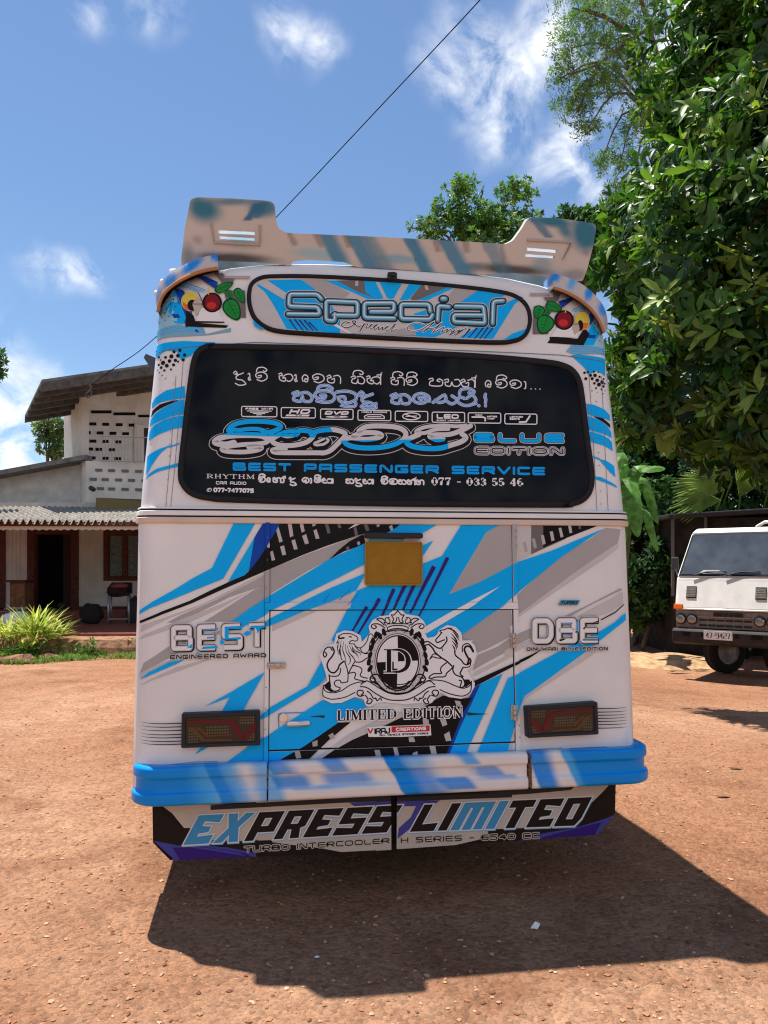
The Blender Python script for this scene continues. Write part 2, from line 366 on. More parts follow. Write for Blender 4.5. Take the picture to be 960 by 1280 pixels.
# upright serif capitals: (relative width, polyline)
def _sf():
    st = lambda x, h=1: (1.0, [(x, 0), (x, h)])
    sr = lambda x, y, a=.22: (.38, [(x - a, y), (x + a, y)])
    F = {' ': (.45, [])}
    F['L'] = (.72, [st(.2), sr(.2, 1), (.38, [(0, 0), (1, 0)]), (.5, [(1, 0), (1, .28)])])
    F['I'] = (.34, [(1.0, [(.5, 0), (.5, 1)]), (.38, [(0, 0), (1, 0)]), (.38, [(0, 1), (1, 1)])])
    F['M'] = (1.1, [(.4, [(.14, 0), (.14, 1)]), (1.0, [(.16, 1), (.5, .05)]), (.4, [(.5, .05), (.84, 1)]), (1.0, [(.86, 0), (.86, 1)]), sr(.14, 0, .13), sr(.86, 0, .15), sr(.1, 1, .1), sr(.9, 1, .1)])
    F['T'] = (.85, [st(.5), (.4, [(0, 1), (1, 1)]), (.5, [(0, 1), (0, .75)]), (.5, [(1, 1), (1, .75)]), sr(.5, 0)])
    F['E'] = (.78, [st(.2), (.38, [(0, 0), (1, 0)]), (.38, [(0, 1), (1, 1)]), (.38, [(.2, .52), (.72, .52)]), (.5, [(1, 0), (1, .26)]), (.5, [(1, 1), (1, .76)]), (.4, [(.72, .64), (.72, .4)])])
    F['D'] = (.92, [st(.2), (.4, [(0, 0), (.6, 0), (.85, .2)]), (.4, [(0, 1), (.6, 1), (.85, .8)]), (1.0, [(.86, .22), (.94, .5), (.86, .78)])])
    F['O'] = (.92, [(1.0, [(.08, .3), (.04, .5), (.08, .7)]), (1.0, [(.92, .3), (.96, .5), (.92, .7)]), (.45, [(.06, .7), (.3, 1), (.7, 1), (.94, .7)]), (.45, [(.06, .3), (.3, 0), (.7, 0), (.94, .3)])])
    F['N'] = (.98, [(.4, [(.16, 0), (.16, 1)]), (1.0, [(.16, 1), (.84, 0)]), (.4, [(.84, 0), (.84, 1)]), sr(.16, 0, .15), sr(.1, 1, .1), sr(.84, 1, .15)])
    F['R'] = (.9, [st(.2), (.4, [(0, 1), (.6, 1), (.85, .85)]), (.9, [(.84, .88), (.84, .62)]), (.4, [(.85, .65), (.6, .48), (.2, .48)]), (.9, [(.5, .48), (.95, 0)]), sr(.2, 0)])
    F['H'] = (.95, [st(.18), st(.82), (.4, [(.18, .5), (.82, .5)]), sr(.18, 0, .16), sr(.18, 1, .16), sr(.82, 0, .16), sr(.82, 1, .16)])
    F['Y'] = (.9, [(1.0, [(.1, 1), (.5, .45)]), (.4, [(.9, 1), (.5, .45)]), st(.5, .45), sr(.5, 0), sr(.1, 1, .14), sr(.9, 1, .14)])
    F['0'] = (.72, [(1.5, [(.12, .28), (.1, .5), (.12, .72)]), (1.5, [(.88, .28), (.9, .5), (.88, .72)]), (.45, [(.12, .74), (.36, 1), (.64, 1), (.88, .74)]), (.45, [(.12, .26), (.36, 0), (.64, 0), (.88, .26)])])
    F['7'] = (.7, [(.9, [(.0, .95), (1, .95)]), (.5, [(.02, 1), (.02, .7)]), (.6, [(1, .95), (.55, .5)]), (1.5, [(.55, .5), (.42, 0)])])
    F['3'] = (.7, [(.5, [(.1, .75), (.3, 1), (.65, 1)]), (1.4, [(.8, .9), (.85, .72), (.72, .58)]), (.5, [(.35, .52), (.7, .53)]), (1.5, [(.8, .45), (.9, .25), (.78, .1)]), (.5, [(.65, 0), (.3, 0), (.08, .22)]), (1.2, [(.14, .78), (.15, .78)]), (1.2, [(.14, .22), (.15, .22)])])
    F['5'] = (.7, [(.9, [(.15, .95), (.9, .95)]), (.5, [(.15, .95), (.12, .5)]), (.5, [(.12, .5), (.5, .62), (.7, .58)]), (1.5, [(.8, .48), (.9, .28), (.78, .1)]), (.5, [(.65, 0), (.3, 0), (.08, .2)]), (1.2, [(.14, .2), (.15, .2)])])
    F['4'] = (.78, [(1.4, [(.68, 0), (.68, 1)]), (.5, [(.68, 1), (.0, .28)]), (.5, [(0, .28), (1, .28)]), (.4, [(.45, 0), (.95, 0)])])
    F['6'] = (.72, [(1.5, [(.14, .25), (.12, .5), (.18, .75)]), (.5, [(.18, .78), (.4, 1), (.75, .98)]), (1.1, [(.8, .84), (.81, .84)]), (.5, [(.2, .5), (.5, .6), (.75, .52)]), (1.4, [(.85, .42), (.9, .28), (.82, .12)]), (.5, [(.7, 0), (.36, 0), (.14, .2)])])
    F['-'] = (.5, [(.6, [(0, .45), (1, .45)])])
    return F
SF = _sf()

# ================================================================== THE BUS
bus = thing('bus', (0, 4.5, GROUND), 'white and blue passenger bus covered in stickers, seen from behind, with a roof spoiler', 'bus')
RC = 0.085
def hw(z):
    if z < 1.81: return 1.14
    if z < 2.6: return 1.14 - (z - 1.81) * .0658
    k = min(1, max(0, (z - 2.6) / .445)); return 1.088 * max(0., 1 - k ** 3.6) ** (1 / 3)
def ztop(x):
    k = min(1, abs(x) / 1.088); return 2.6 + .445 * max(0., 1 - k ** 3) ** (1 / 3.6)
def yprof(z):
    if z < 1.813: return (z - 1.6) * .0349
    return .0074 + (z - 1.813) * .08
def rear(x, z, off=0.):
    """point on the rear of the body above rear coordinates x, z, lifted by off along the outward normal"""
    w = hw(min(z, 2.95)) if z < 2.6 else 1.088
    dx = w - abs(x); dz = ztop(x) - z if z > 2.55 else 9
    if z > 2.6 : dx = min(dx, hw(z) - abs(x) + .0) if hw(z) > .3 else dx
    y = yprof(z)
    if dx < RC and dx <= dz:
        dx = max(dx, 0); s = (RC - dx) / RC; n = Vector((math.copysign(s, x), -math.sqrt(max(0, 1 - s * s)), 0))
        return Vector((math.copysign(min(abs(x), w), x), y + RC - math.sqrt(max(0, RC * RC - (RC - dx) ** 2)), z)) + n * off
    if dz < RC:
        dz = max(dz, 0); s = (RC - dz) / RC; n = Vector((0, -math.sqrt(max(0, 1 - s * s)), s))
        return Vector((x, y + RC - math.sqrt(max(0, RC * RC - (RC - dz) ** 2)), z)) + n * off
    return Vector((x, y - off, z))
def xz(px, py, back=0.):
    r = ray(px, py); y = back
    for _ in range(6):
        p = CAM + r * ((y - CAM.y) / r.y); y = yprof(p.z) + back
    return p.x, p.z
def on_rear(px, py, off=0.):
    x, z = xz(px, py); return rear(x, z, off)
def on_glass(px, py, off=0.):
    x, z = xz(px, py); return Vector((x, yprof(z) - off, z))
def q(k, *uv):
    ox, oy, s = k; return [(ox + u / s, oy + v / s) for u, v in uv]
R1, R2, R3, R4 = (170, 640, 6), (330, 640, 6), (490, 640, 6), (630, 640, 6)
R5, R6, R7, R8 = (170, 790, 6), (330, 790, 6), (490, 790, 6), (630, 790, 6)

# ---- livery of the lower rear -------------------------------------------------------------
lv = Canvas()
def PQ(col, k, *uv): lv.poly(q(k, *uv), col)
def PA(col, *uv): lv.poly(list(uv), col)
# grey veils
PQ('palegrey', R1, (30, 905), (45, 850), (300, 760), (520, 680), (960, 455), (960, 505), (500, 700), (250, 800))
PQ('grey', R1, (230, 830), (330, 775), (600, 660), (900, 510), (960, 470), (960, 560), (860, 585), (700, 640), (470, 755), (290, 830))
PQ('palegrey', R1, (20, 960), (60, 920), (230, 850), (430, 770), (640, 690), (880, 580), (640, 720), (420, 820), (200, 900))
PA('grey', (255, 777), (287, 757), (318, 737), (330, 733), (338.5, 731), (338.5, 745), (318, 758), (289, 777))
PQ('grey', R2, (0, 640), (0, 455), (50, 428), (300, 325), (740, 165), (640, 222), (560, 288), (490, 355), (330, 440), (50, 612))
PA('grey', (175, 842), (180, 829), (211, 808), (260, 792), (300, 782), (240, 806), (205, 826))
PQ('palegrey', R5, (25, 320), (120, 262), (240, 215), (300, 205), (110, 300), (30, 350)); PQ('palegrey', R5, (30, 405), (110, 350), (300, 265), (520, 205), (560, 205), (330, 290), (120, 365))
PQ('palegrey', R2, (60, 850), (300, 752), (400, 735), (380, 750), (60, 895))
PQ('grey', R4, (90, 625), (450, 310), (640, 205), (760, 120), (872, 130), (850, 235), (700, 330), (500, 470), (110, 765))
PQ('palegrey', R4, (105, 790), (500, 520), (730, 365), (855, 270), (856, 240), (700, 333), (500, 474), (105, 768))
PQ('grey', R3, (525, 918), (760, 740), (890, 730), (900, 850), (640, 960), (520, 960)); PQ('grey', R7, (560, 100), (640, 40), (760, 0), (880, -60), (890, 30), (700, 130), (610, 165))
PQ('palegrey', R7, (600, 330), (620, 295), (905, 150), (905, 180), (640, 320)); PQ('grey', R7, (600, 290), (640, 170), (905, 60), (905, 120), (700, 230))
PQ('palegrey', R8, (0, 120), (60, 100), (190, 60), (250, 60), (120, 130), (0, 180)); PQ('grey', R8, (-40, 100), (60, 30), (200, -30), (210, 40), (90, 90), (-20, 150))
PQ('grey', R4, (440, 785), (600, 710), (870, 570), (882, 582), (640, 700), (490, 785)); PQ('palegrey', R4, (540, 785), (720, 690), (885, 600), (890, 680), (800, 745), (730, 770))
# black field with its pale dashes
PA('black', (175, 776.5), (203, 764), (237, 751), (263, 738), (287, 727), (307, 718), (313, 712), (330, 689), (343, 667), (351, 650), (547, 650), (527, 661), (490, 663), (481, 667), (455, 667), (453, 667.5), (410, 681.7), (380, 693), (330, 714.5), (280, 736), (240, 754), (203, 768), (175, 779.5))
PQ('black', R2, (490, 355), (560, 285), (640, 220), (745, 165), (760, 240), (600, 295))
L = lv.L + 1; lv.L = L
for b in ([(85, 115), (105, 100), (140, 220), (115, 230)], [(175, 70), (205, 70), (220, 180), (195, 190)], [(262, 70), (290, 70), (305, 145), (282, 155)], [(355, 70), (383, 70), (388, 100), (365, 110)], [(120, 260), (150, 250), (165, 320), (138, 325)],
          [(205, 215), (232, 205), (252, 278), (225, 283)], [(285, 180), (315, 165), (336, 235), (308, 243)], [(370, 140), (392, 128), (416, 198), (388, 203)], [(45, 300), (65, 290), (84, 360), (58, 365)], [(15, 235), (40, 215), (45, 265), (28, 270)], [(840, 70), (860, 70), (868, 105), (845, 115)],
          [(935, 110), (958, 95), (970, 140), (950, 145)], [(1020, 60), (1040, 60), (1048, 80), (1028, 88)], [(695, 230), (712, 218), (722, 240), (705, 250)]): lv.poly(q(R2, *b), 'dash', L)
for b in ([(455, 88), (480, 88), (498, 158), (475, 163)], [(670, 120), (690, 110), (705, 175), (682, 180)], [(745, 90), (772, 80), (790, 140), (765, 145)], [(545, 80), (565, 80), (580, 118), (558, 122)], [(612, 270), (632, 255), (642, 280), (622, 290)]): lv.poly(q(R2, *b), 'dashdim', L)
PQ('letterwhite', R2, (630, 128), (690, 85), (700, 70), (770, 70), (745, 82))
# fade of the right corner
PQ('palegrey', R4, (88, 93), (330, 93), (330, 255), (95, 372)); PQ('midgrey', R4, (200, 93), (460, 93), (460, 200), (200, 318)); PQ('black', R4, (290, 93), (712, 98), (460, 196), (290, 268))
lv.L += 1
for n, b in enumerate(([(135, 225), (160, 222), (175, 295), (152, 300)], [(205, 200), (228, 198), (243, 268), (220, 275)], [(272, 172), (295, 175), (308, 240), (285, 245)], [(338, 148), (362, 145), (375, 212), (352, 220)], [(405, 120), (425, 118), (442, 185), (420, 192)], [(475, 98), (498, 98), (508, 155), (487, 160)], [(552, 98), (568, 98), (574, 125), (558, 130)])):
    lv.poly(q(R4, *b), 'grey' if n < 2 else 'dash' if n < 6 else 'dashdim', lv.L)
# blue bands
PQ('blue', R1, (738, 75), (900, 75), (655, 500), (420, 595), (250, 665), (110, 720), (28, 768), (32, 738), (130, 670), (300, 575), (420, 500), (570, 420))
PA('blue', (285, 727.5), (330.5, 651), (341, 651), (318, 700), (312, 712), (306, 719)); PA('navy', (318, 672), (330.5, 651), (352, 651), (343, 667), (330, 689), (318, 706), (311, 714))
PA('blue', (280, 783), (289, 777), (316, 758), (330, 749), (338, 744), (411.7, 699), (456, 679), (456, 705), (423, 722), (372, 747), (337, 764), (330, 770), (316, 777), (300, 786))
PA('blue', (455, 717), (454, 722), (445, 738), (413, 752), (380, 764), (340, 781), (310, 790), (337, 773), (363, 760), (380, 751), (413, 735))
PQ('blue', R5, (30, 362), (100, 300), (250, 225), (370, 203), (300, 240), (110, 322))
PA('blue', (446, 738), (462, 732), (495, 731), (527, 705), (552, 695), (580, 650), (632, 650), (626, 655), (607.5, 665), (561, 742.5), (600, 727), (640, 705), (690, 688), (755, 660.5), (728, 678), (700, 697), (650, 738), (626.7, 758), (578, 792.5), (545, 815), (500, 830), (440, 815), (414, 800))
PA('grey', (607.5, 665), (626.7, 655), (632, 650), (645, 650), (645, 703), (600, 727), (561, 742.5))
PA('blue', (640, 705), (645, 703), (690, 688), (690, 704), (650, 738), (637, 748), (620, 730))
PA('blue', (470, 671), (490, 663), (508, 650), (556, 650), (527, 667), (500, 675)); PA('blue', (523, 684), (541, 676), (525, 700))
PA('letterwhite', (528, 785), (557, 768), (590, 750), (624, 733), (590, 757), (528, 794))
PA('palegrey', (414, 753), (441, 741), (437, 760), (395, 760))
PA('black', (591, 851), (640, 829), (680, 810), (660, 823), (640, 833), (592, 858)); PQ('black', R4, (720, 805), (830, 745), (890, 690), (897, 693), (830, 755), (725, 811))
PQ('palegrey', R8, (150, 480), (610, 145), (690, 145), (170, 485), (130, 535), (85, 680), (45, 930), (0, 930), (60, 760), (100, 600))
PA('blue', (634, 847.5), (648, 841), (698, 814), (732, 814), (655, 870), (646, 890), (630, 955), (590, 955)); PA('navy', (593, 858), (600, 854.5), (574, 910), (556, 955), (540, 955), (575, 890)); PA('blue', (600, 854.5), (627.5, 841.7), (590, 923), (576, 955), (556, 955), (574, 910))
PA('blue', (698, 814), (725, 800), (749, 789), (767, 778), (781, 766), (781, 775), (752, 798), (732, 814))
PA('blue', (275, 958), (313, 931), (337, 917), (402, 875), (423, 877.5), (442, 871), (453, 875), (458, 883), (422, 903), (380, 932.5), (352, 948), (330, 962))
PQ('blue', R5, (515, 555), (700, 455), (955, 305), (965, 300), (800, 590), (645, 590), (705, 485)); PQ('blue', R5, (445, 915), (500, 845), (570, 845))
PA('blue', (322, 897), (337, 884), (384, 857.5), (401.7, 826), (408, 840), (406, 848), (399, 856), (337, 893), (326, 899))
PA('black', (340, 962), (352, 948), (380, 932), (422, 903), (438, 902), (410, 925), (372, 962)); PA('palegrey', (372, 960), (413, 935), (437, 917), (460, 905), (500, 890), (515, 893), (438, 926), (417, 937), (380, 962))
PA('black', (385, 960), (417, 937), (440, 924), (470, 911), (497, 898), (527, 885), (545, 873), (553, 869), (575, 873), (590, 871), (578, 890), (552, 955), (548, 962))
lv.L += 1
for b in ([(465, 510), (505, 515), (520, 550), (480, 555)], [(225, 650), (268, 650), (285, 745), (262, 780), (240, 760)], [(350, 640), (395, 640), (410, 690), (375, 705)], [(385, 765), (425, 740), (440, 810), (400, 815)], [(120, 785), (160, 785), (170, 820), (125, 820)], [(5, 860), (35, 860), (50, 920), (20, 930)], [(150, 905), (185, 890), (205, 970), (165, 970)], [(275, 850), (320, 850), (342, 960), (305, 960)]): lv.poly(q(R7, *b), 'dash', lv.L)
for b in ([(825, 880), (865, 880), (885, 960), (845, 965)], [(228, 890), (265, 885), (280, 940), (240, 945)], [(360, 820), (400, 805), (400, 850), (365, 855)], [(480, 770), (515, 750), (530, 790), (500, 800)]): lv.poly(q(R6, *b), 'grey', lv.L)
# purple slashes and pinstripes
lv.L += 1
for a, b, w in (((559, 697), (523, 770), 4.5), ((542, 708), (512, 766), 5.5), ((518, 729), (500, 768), 5), ((507, 729), (488, 768), 5), ((492, 736), (468, 790), 4.5), ((474, 748), (446, 794), 4.5), ((458, 758), (438, 792), 4.2)):
    lv.stroke([a, b], w, 'purple', lv.L, taper=(1, .45))
for a, b in (((448, 742), (434, 756)), ((438, 736), (424, 750)), ((412, 742), (404, 752))): lv.stroke([a, b], 1.6, 'navy', lv.L, taper=(.2, 1, .3))
lv.L += 1
for i, y in enumerate((682, 708, 735, 765, 788, 815, 838)):
    Y = 790 + y / 6; lv.stroke(catmull([(177, Y - 1.6), (188, Y - .2), (205, Y + .4), (228, Y - .3)], 5), 1.15, 'darkmetal', lv.L, taper=(.15, .8, 1.1))
for i, y in enumerate((572, 598, 622, 645, 668, 692, 718)):
    Y = 790 + y / 6; lv.stroke(catmull([(741, Y), (757, Y - .2), (772, Y - .7), (782, Y - 1.8)], 5), 1.1, 'darkmetal', lv.L, taper=(1.1, .8, .3))
for p in (q(R8, (150, 925), (165, 880), (425, 865), (395, 900)), q(R8, (468, 898), (490, 868), (760, 855), (735, 878)), [(220, 962), (209, 955), (246, 951.5), (272, 951)], q(R8, (-20, 890), (80, 880), (40, 920))): lv.stroke(p, .9, 'outlineblue', lv.L)
lv.stroke(q(R6, (345, 632), (400, 628), (452, 630)), 3.4, 'darkmetal', taper=(.15, .5, 1)); lv.stroke(q(R7, (560, 610), (620, 612), (705, 610)), 4.2, 'deepteal', taper=(1, .5, .1))

# ---- BEST / DBE lettering
def bl(text, quad, gap):
    shift = lambda d: [(a + d, b + d * .8) for a, b in quad]
    words(lv, text, quad, [(10.2, 'palegrey')], gap=gap, r=.1, sq=True); words(lv, text, shift(1.2), [(8.0, 'seam')], gap=gap, r=.1, sq=True)
    words(lv, text, quad, [(8.3, 'seam'), (6.7, 'palegrey'), (4.6, 'letterwhite')], gap=gap, r=.1, sq=True)
bl('BEST', [(217.3, 784.6), (331.3, 781.2), (331.3, 807.8), (217.3, 810.4)], .527)
for p, c in (([(234, 809), (241, 804), (241, 810)], 'blue'), ([(252, 786), (273, 785), (273, 787), (254, 788)], 'outlineblue'), ([(254, 808), (272, 807), (272, 810), (252, 811)], 'blue'), ([(281, 783), (303, 782), (303, 786), (286, 786), (286, 797), (301, 796), (301, 799), (281, 799)], 'blue'), ([(313, 782), (333, 781.5), (333, 784.5), (326, 785), (322, 792), (320, 785), (313, 785)], 'blue'),
             ([(304, 792), (309, 788), (315, 791), (309, 795)], 'blue'), ([(275, 803), (277, 797), (281, 803), (277, 806)], 'blue'), ([(244, 819), (247, 814), (250, 818)], 'blue'), ([(259, 796), (271, 795), (271, 797), (259, 798)], 'outlineblue')): lv.poly(p, c)
words(lv, 'ENGINEERED AWARD', [(213.5, 819), (332, 816.5), (332, 820.5), (213.5, 823)], [(2.6, 'palegrey'), (1.25, 'seam')], gap=.42, r=.25)
bl('DBE', [(667.3, 775.8), (745.8, 774.8), (745.8, 800.2), (667.3, 801.0)], .47)
for p, c in (([(701, 778.5), (714, 778.5), (714, 780), (701, 780)], 'outlineblue'), ([(701, 791), (714, 791), (714, 792.6), (701, 792.6)], 'navy'), ([(727, 798), (746.5, 798), (746.5, 800.5), (727, 800.5)], 'teal'), ([(719.5, 776), (721.5, 778), (721.5, 788), (719.5, 790)], 'blue'), ([(723, 807), (724.5, 803.5), (727, 807), (724.5, 811)], 'teal'), ([(697, 799.5), (703, 797.5), (706, 798.5), (699, 801.5)], 'seam'), ([(739, 778), (746, 775.5), (746, 777.6)], 'seam'), ([(727, 785), (730, 783), (729, 787)], 'seam'), ([(717, 790), (719, 788), (720, 791)], 'seam')): lv.poly(p, c)
words(lv, 'DINUWARI BLUE EDITION', [(657.5, 809.3), (757.5, 808.8), (757.5, 812), (657.5, 812.6)], [(2.4, 'palegrey'), (1.05, 'seam')], gap=.45, r=.25)
lv.poly(q(R4, (395, 697), (418, 660), (562, 660), (545, 697)), 'teal'); words(lv, 'TURBO', [(700.5, 751.3), (720, 751.3), (719, 754.8), (699.5, 754.8)], [(1.1, 'deepteal')], gap=.45, slant=.2)

# ---- crest with lion, horse and the letter D
L1 = (395, 750, 9.6); L3 = (395, 810, 9.6); H2 = (495, 750, 8.727); H4 = (495, 820, 8.727); D5 = (450, 760, 9.6)
halo = q(L1, (240, 400), (330, 362), (430, 370), (530, 420), (545, 500), (600, 440), (640, 385), (625, 310), (670, 240), (760, 190), (870, 180)) + q(D5, (345, 65), (390, 25), (500, 25), (540, 70), (690, 95), (760, 160), (790, 240), (770, 300), (800, 355), (880, 340)) + \
    q(H2, (440, 370), (460, 320), (550, 268), (640, 290), (700, 350), (715, 440), (790, 435), (850, 490), (870, 570), (840, 680), (770, 770), (815, 850), (850, 900)) + q(H4, (845, 330), (800, 410), (700, 460), (560, 440), (480, 390), (430, 440), (385, 500), (330, 525), (270, 500), (100, 520)) + q(L3, (800, 640), (700, 660), (640, 700), (590, 680), (560, 600), (460, 580), (300, 650), (180, 655), (90, 610), (60, 530), (75, 430), (130, 380), (110, 290), (80, 200), (30, 60)) + q(L1, (60, 640), (90, 560), (160, 530), (210, 520))
lv.poly(halo, 'letterwhite')
CK = 'seam'
def S(k, pts, w=1.25, taper=None, col=CK, n=5): lv.stroke(catmull(q(k, *pts), n), w, col, lv.L, taper=taper)
lv.L += 1
# lion
for pts, w in (([(270, 430), (320, 400), (400, 400), (460, 420), (495, 450), (490, 480), (460, 490)], 1.2), ([(460, 490), (430, 480), (400, 500), (400, 520), (455, 522)], 1.2), ([(455, 522), (470, 550), (520, 570), (570, 540), (610, 480), (625, 420), (655, 400)], 1.2),
               ([(655, 400), (680, 430), (660, 470), (640, 520), (630, 590), (600, 630), (540, 625)], 1.2), ([(530, 575), (545, 620), (600, 640), (680, 620), (705, 590)], 1.2), ([(480, 740), (540, 735), (600, 695), (660, 670), (690, 640)], 1.5), ([(270, 430), (275, 455), (330, 450)], 2.2), ([(395, 435), (420, 440)], 1.5),
               ([(190, 600), (160, 560), (110, 580), (85, 640), (100, 680), (125, 650), (105, 620)], 1.6), ([(190, 560), (215, 610), (190, 670), (150, 720), (130, 780), (160, 850), (215, 865), (260, 820), (280, 770), (330, 730)], 2.0), ([(150, 890), (160, 950)], 1.2)): S(L1, pts, w)
for pts in ([(270, 460), (245, 510), (265, 500)], [(275, 480), (255, 560), (265, 650)], [(300, 480), (285, 580), (300, 700), (325, 715)], [(330, 490), (315, 580), (330, 640), (345, 690), (350, 780)], [(345, 520), (360, 620), (400, 680), (405, 740), (375, 775)], [(370, 540), (390, 620), (430, 670), (460, 720), (440, 760)],
            [(395, 540), (430, 610), (480, 640), (505, 690)], [(420, 540), (460, 600), (520, 630), (530, 660)], [(455, 545), (500, 590), (535, 620)], [(300, 540), (275, 600), (280, 660)], [(430, 560), (440, 600), (490, 660)]): S(L1, pts, 1.3, (.3, 1.1, .3))
for pts, w in (([(160, 330), (250, 330), (285, 290), (290, 240)], 1.4), ([(155, 320), (160, 380), (170, 450), (165, 480), (215, 510), (270, 500)], 1.5), ([(270, 500), (285, 470), (240, 455), (215, 420), (235, 385), (280, 380), (300, 410), (340, 405), (375, 400)], 1.4), ([(375, 400), (380, 320), (370, 250), (340, 160)], 1.4), ([(385, 300), (420, 230), (450, 205), (530, 230), (545, 270), (525, 320), (560, 345), (610, 355)], 1.4),
               ([(385, 300), (450, 285), (470, 310), (460, 360), (520, 380), (590, 395)], 1.4), ([(420, 230), (440, 190), (470, 150)], 1.3)): S(L3, pts, w)
lv.poly(q(L3, (140, 400), (155, 390), (170, 470), (215, 512), (260, 520), (170, 520), (110, 480), (90, 440)), CK, lv.L)
for pts in ([(85, 440), (80, 560), (150, 600), (220, 605), (350, 580), (460, 525)], [(85, 455), (110, 510), (200, 530), (300, 505), (400, 440), (500, 405), (590, 400)]): S(L3, pts, 1.3)
# horse
for pts, w in (([(480, 350), (470, 330), (520, 320), (550, 305), (600, 305)], 1.4), ([(490, 350), (460, 390), (425, 430), (440, 460), (480, 445), (520, 430)], 1.6), ([(540, 400), (545, 440), (510, 490), (480, 520), (440, 515), (390, 480), (340, 450), (285, 465), (290, 490), (350, 480)], 1.7), ([(350, 480), (390, 520), (420, 570), (480, 620), (540, 660), (600, 715)], 2.0), ([(360, 640), (400, 585), (450, 600), (480, 630), (430, 625), (390, 615), (360, 640)], 1.4), ([(490, 520), (500, 550)], 1.2),
               ([(540, 680), (490, 720), (475, 760), (485, 795), (400, 800), (350, 840), (380, 850), (420, 835), (520, 830), (545, 790), (590, 750), (605, 730)], 1.6), ([(630, 550), (640, 600), (700, 650), (730, 690), (770, 700), (800, 670), (795, 630)], 1.8), ([(770, 690), (780, 640), (750, 580), (735, 530), (760, 500), (800, 510), (830, 560)], 2.4), ([(715, 560), (715, 500), (760, 470), (800, 490), (835, 550)], 1.5), ([(620, 710), (610, 760), (640, 810), (710, 840), (740, 900), (725, 940), (690, 945), (705, 880), (680, 870)], 1.7), ([(720, 730), (700, 770), (690, 800), (720, 830)], 1.8), ([(720, 730), (790, 720), (810, 650)], 1.3)): S(H2, pts, w)
for pts in ([(590, 320), (640, 350), (680, 410)], [(610, 340), (650, 390), (680, 440)], [(590, 360), (640, 420), (670, 490)], [(590, 400), (640, 450), (665, 520)], [(600, 440), (640, 490), (650, 540)], [(560, 310), (620, 330), (670, 380)], [(600, 480), (625, 520), (640, 560)]): S(H2, pts, 1.6, (.3, 1.2, .3))
lv.poly(q(H2, (735, 860), (790, 860), (808, 900), (760, 940), (735, 945), (745, 900)), CK, lv.L)
for pts in ([(330, 265), (400, 255), (520, 270), (640, 320), (720, 345), (790, 320), (812, 270)], [(812, 270), (805, 370), (760, 415), (690, 430), (560, 400), (470, 360)]): S(H4, pts, 1.4)
# oval, quarters, letter
oc = (496.2, 826.2)
lv.L += 1
lv.stroke(ellipse(*oc, 31.2, 37.5, 44), 6.4, 'palegrey', lv.L, closed=True); lv.L += 1
for r, w in (((34.6, 41.0), 1.5), ((28.2, 34.4), .9), ((26.0, 32.0), 1.6)): lv.stroke(ellipse(*oc, *r, 44), w, CK, lv.L, closed=True)
for i in range(34): a = 2 * PI * i / 34; lv.poly(ellipse(oc[0] + 31.3 * math.cos(a), oc[1] + 37.6 * math.sin(a), .75, .75, 6), CK if i % 2 else 'letterwhite', lv.L)
lv.poly([(oc[0] + .5, oc[1])] + ellipse(*oc, 25.4, 31.4, 14, -90, -2), CK, lv.L); lv.poly([(oc[0] + .2, oc[1])] + ellipse(*oc, 25.4, 31.4, 14, 92, 178), CK, lv.L)
for lw, c in ((2.6, 'letterwhite'), (0, CK)):
    lv.L += 1
    lv.stroke(q(D5, (340, 500), (340, 755)), 5.4 + lw, c, lv.L, sq=True); lv.stroke(q(D5, (280, 495), (420, 495)), 1.4 + lw, c, lv.L, sq=True); lv.stroke(q(D5, (275, 762), (420, 762)), 1.4 + lw, c, lv.L, sq=True)
    lv.stroke(catmull(q(D5, (380, 497), (470, 500), (545, 550), (570, 630), (545, 710), (470, 755), (380, 760)), 6), 5.6 + lw, c, lv.L, taper=(.3, 1.15, .3))
lv.poly(q(D5, (398, 530), (445, 530), (445, 720), (398, 720)), 'letterwhite'); lv.poly(q(D5, (450, 535), (480, 560), (500, 630), (450, 630)), CK, lv.L); lv.poly(q(D5, (403, 640), (440, 640), (440, 715), (403, 715)), CK, lv.L)
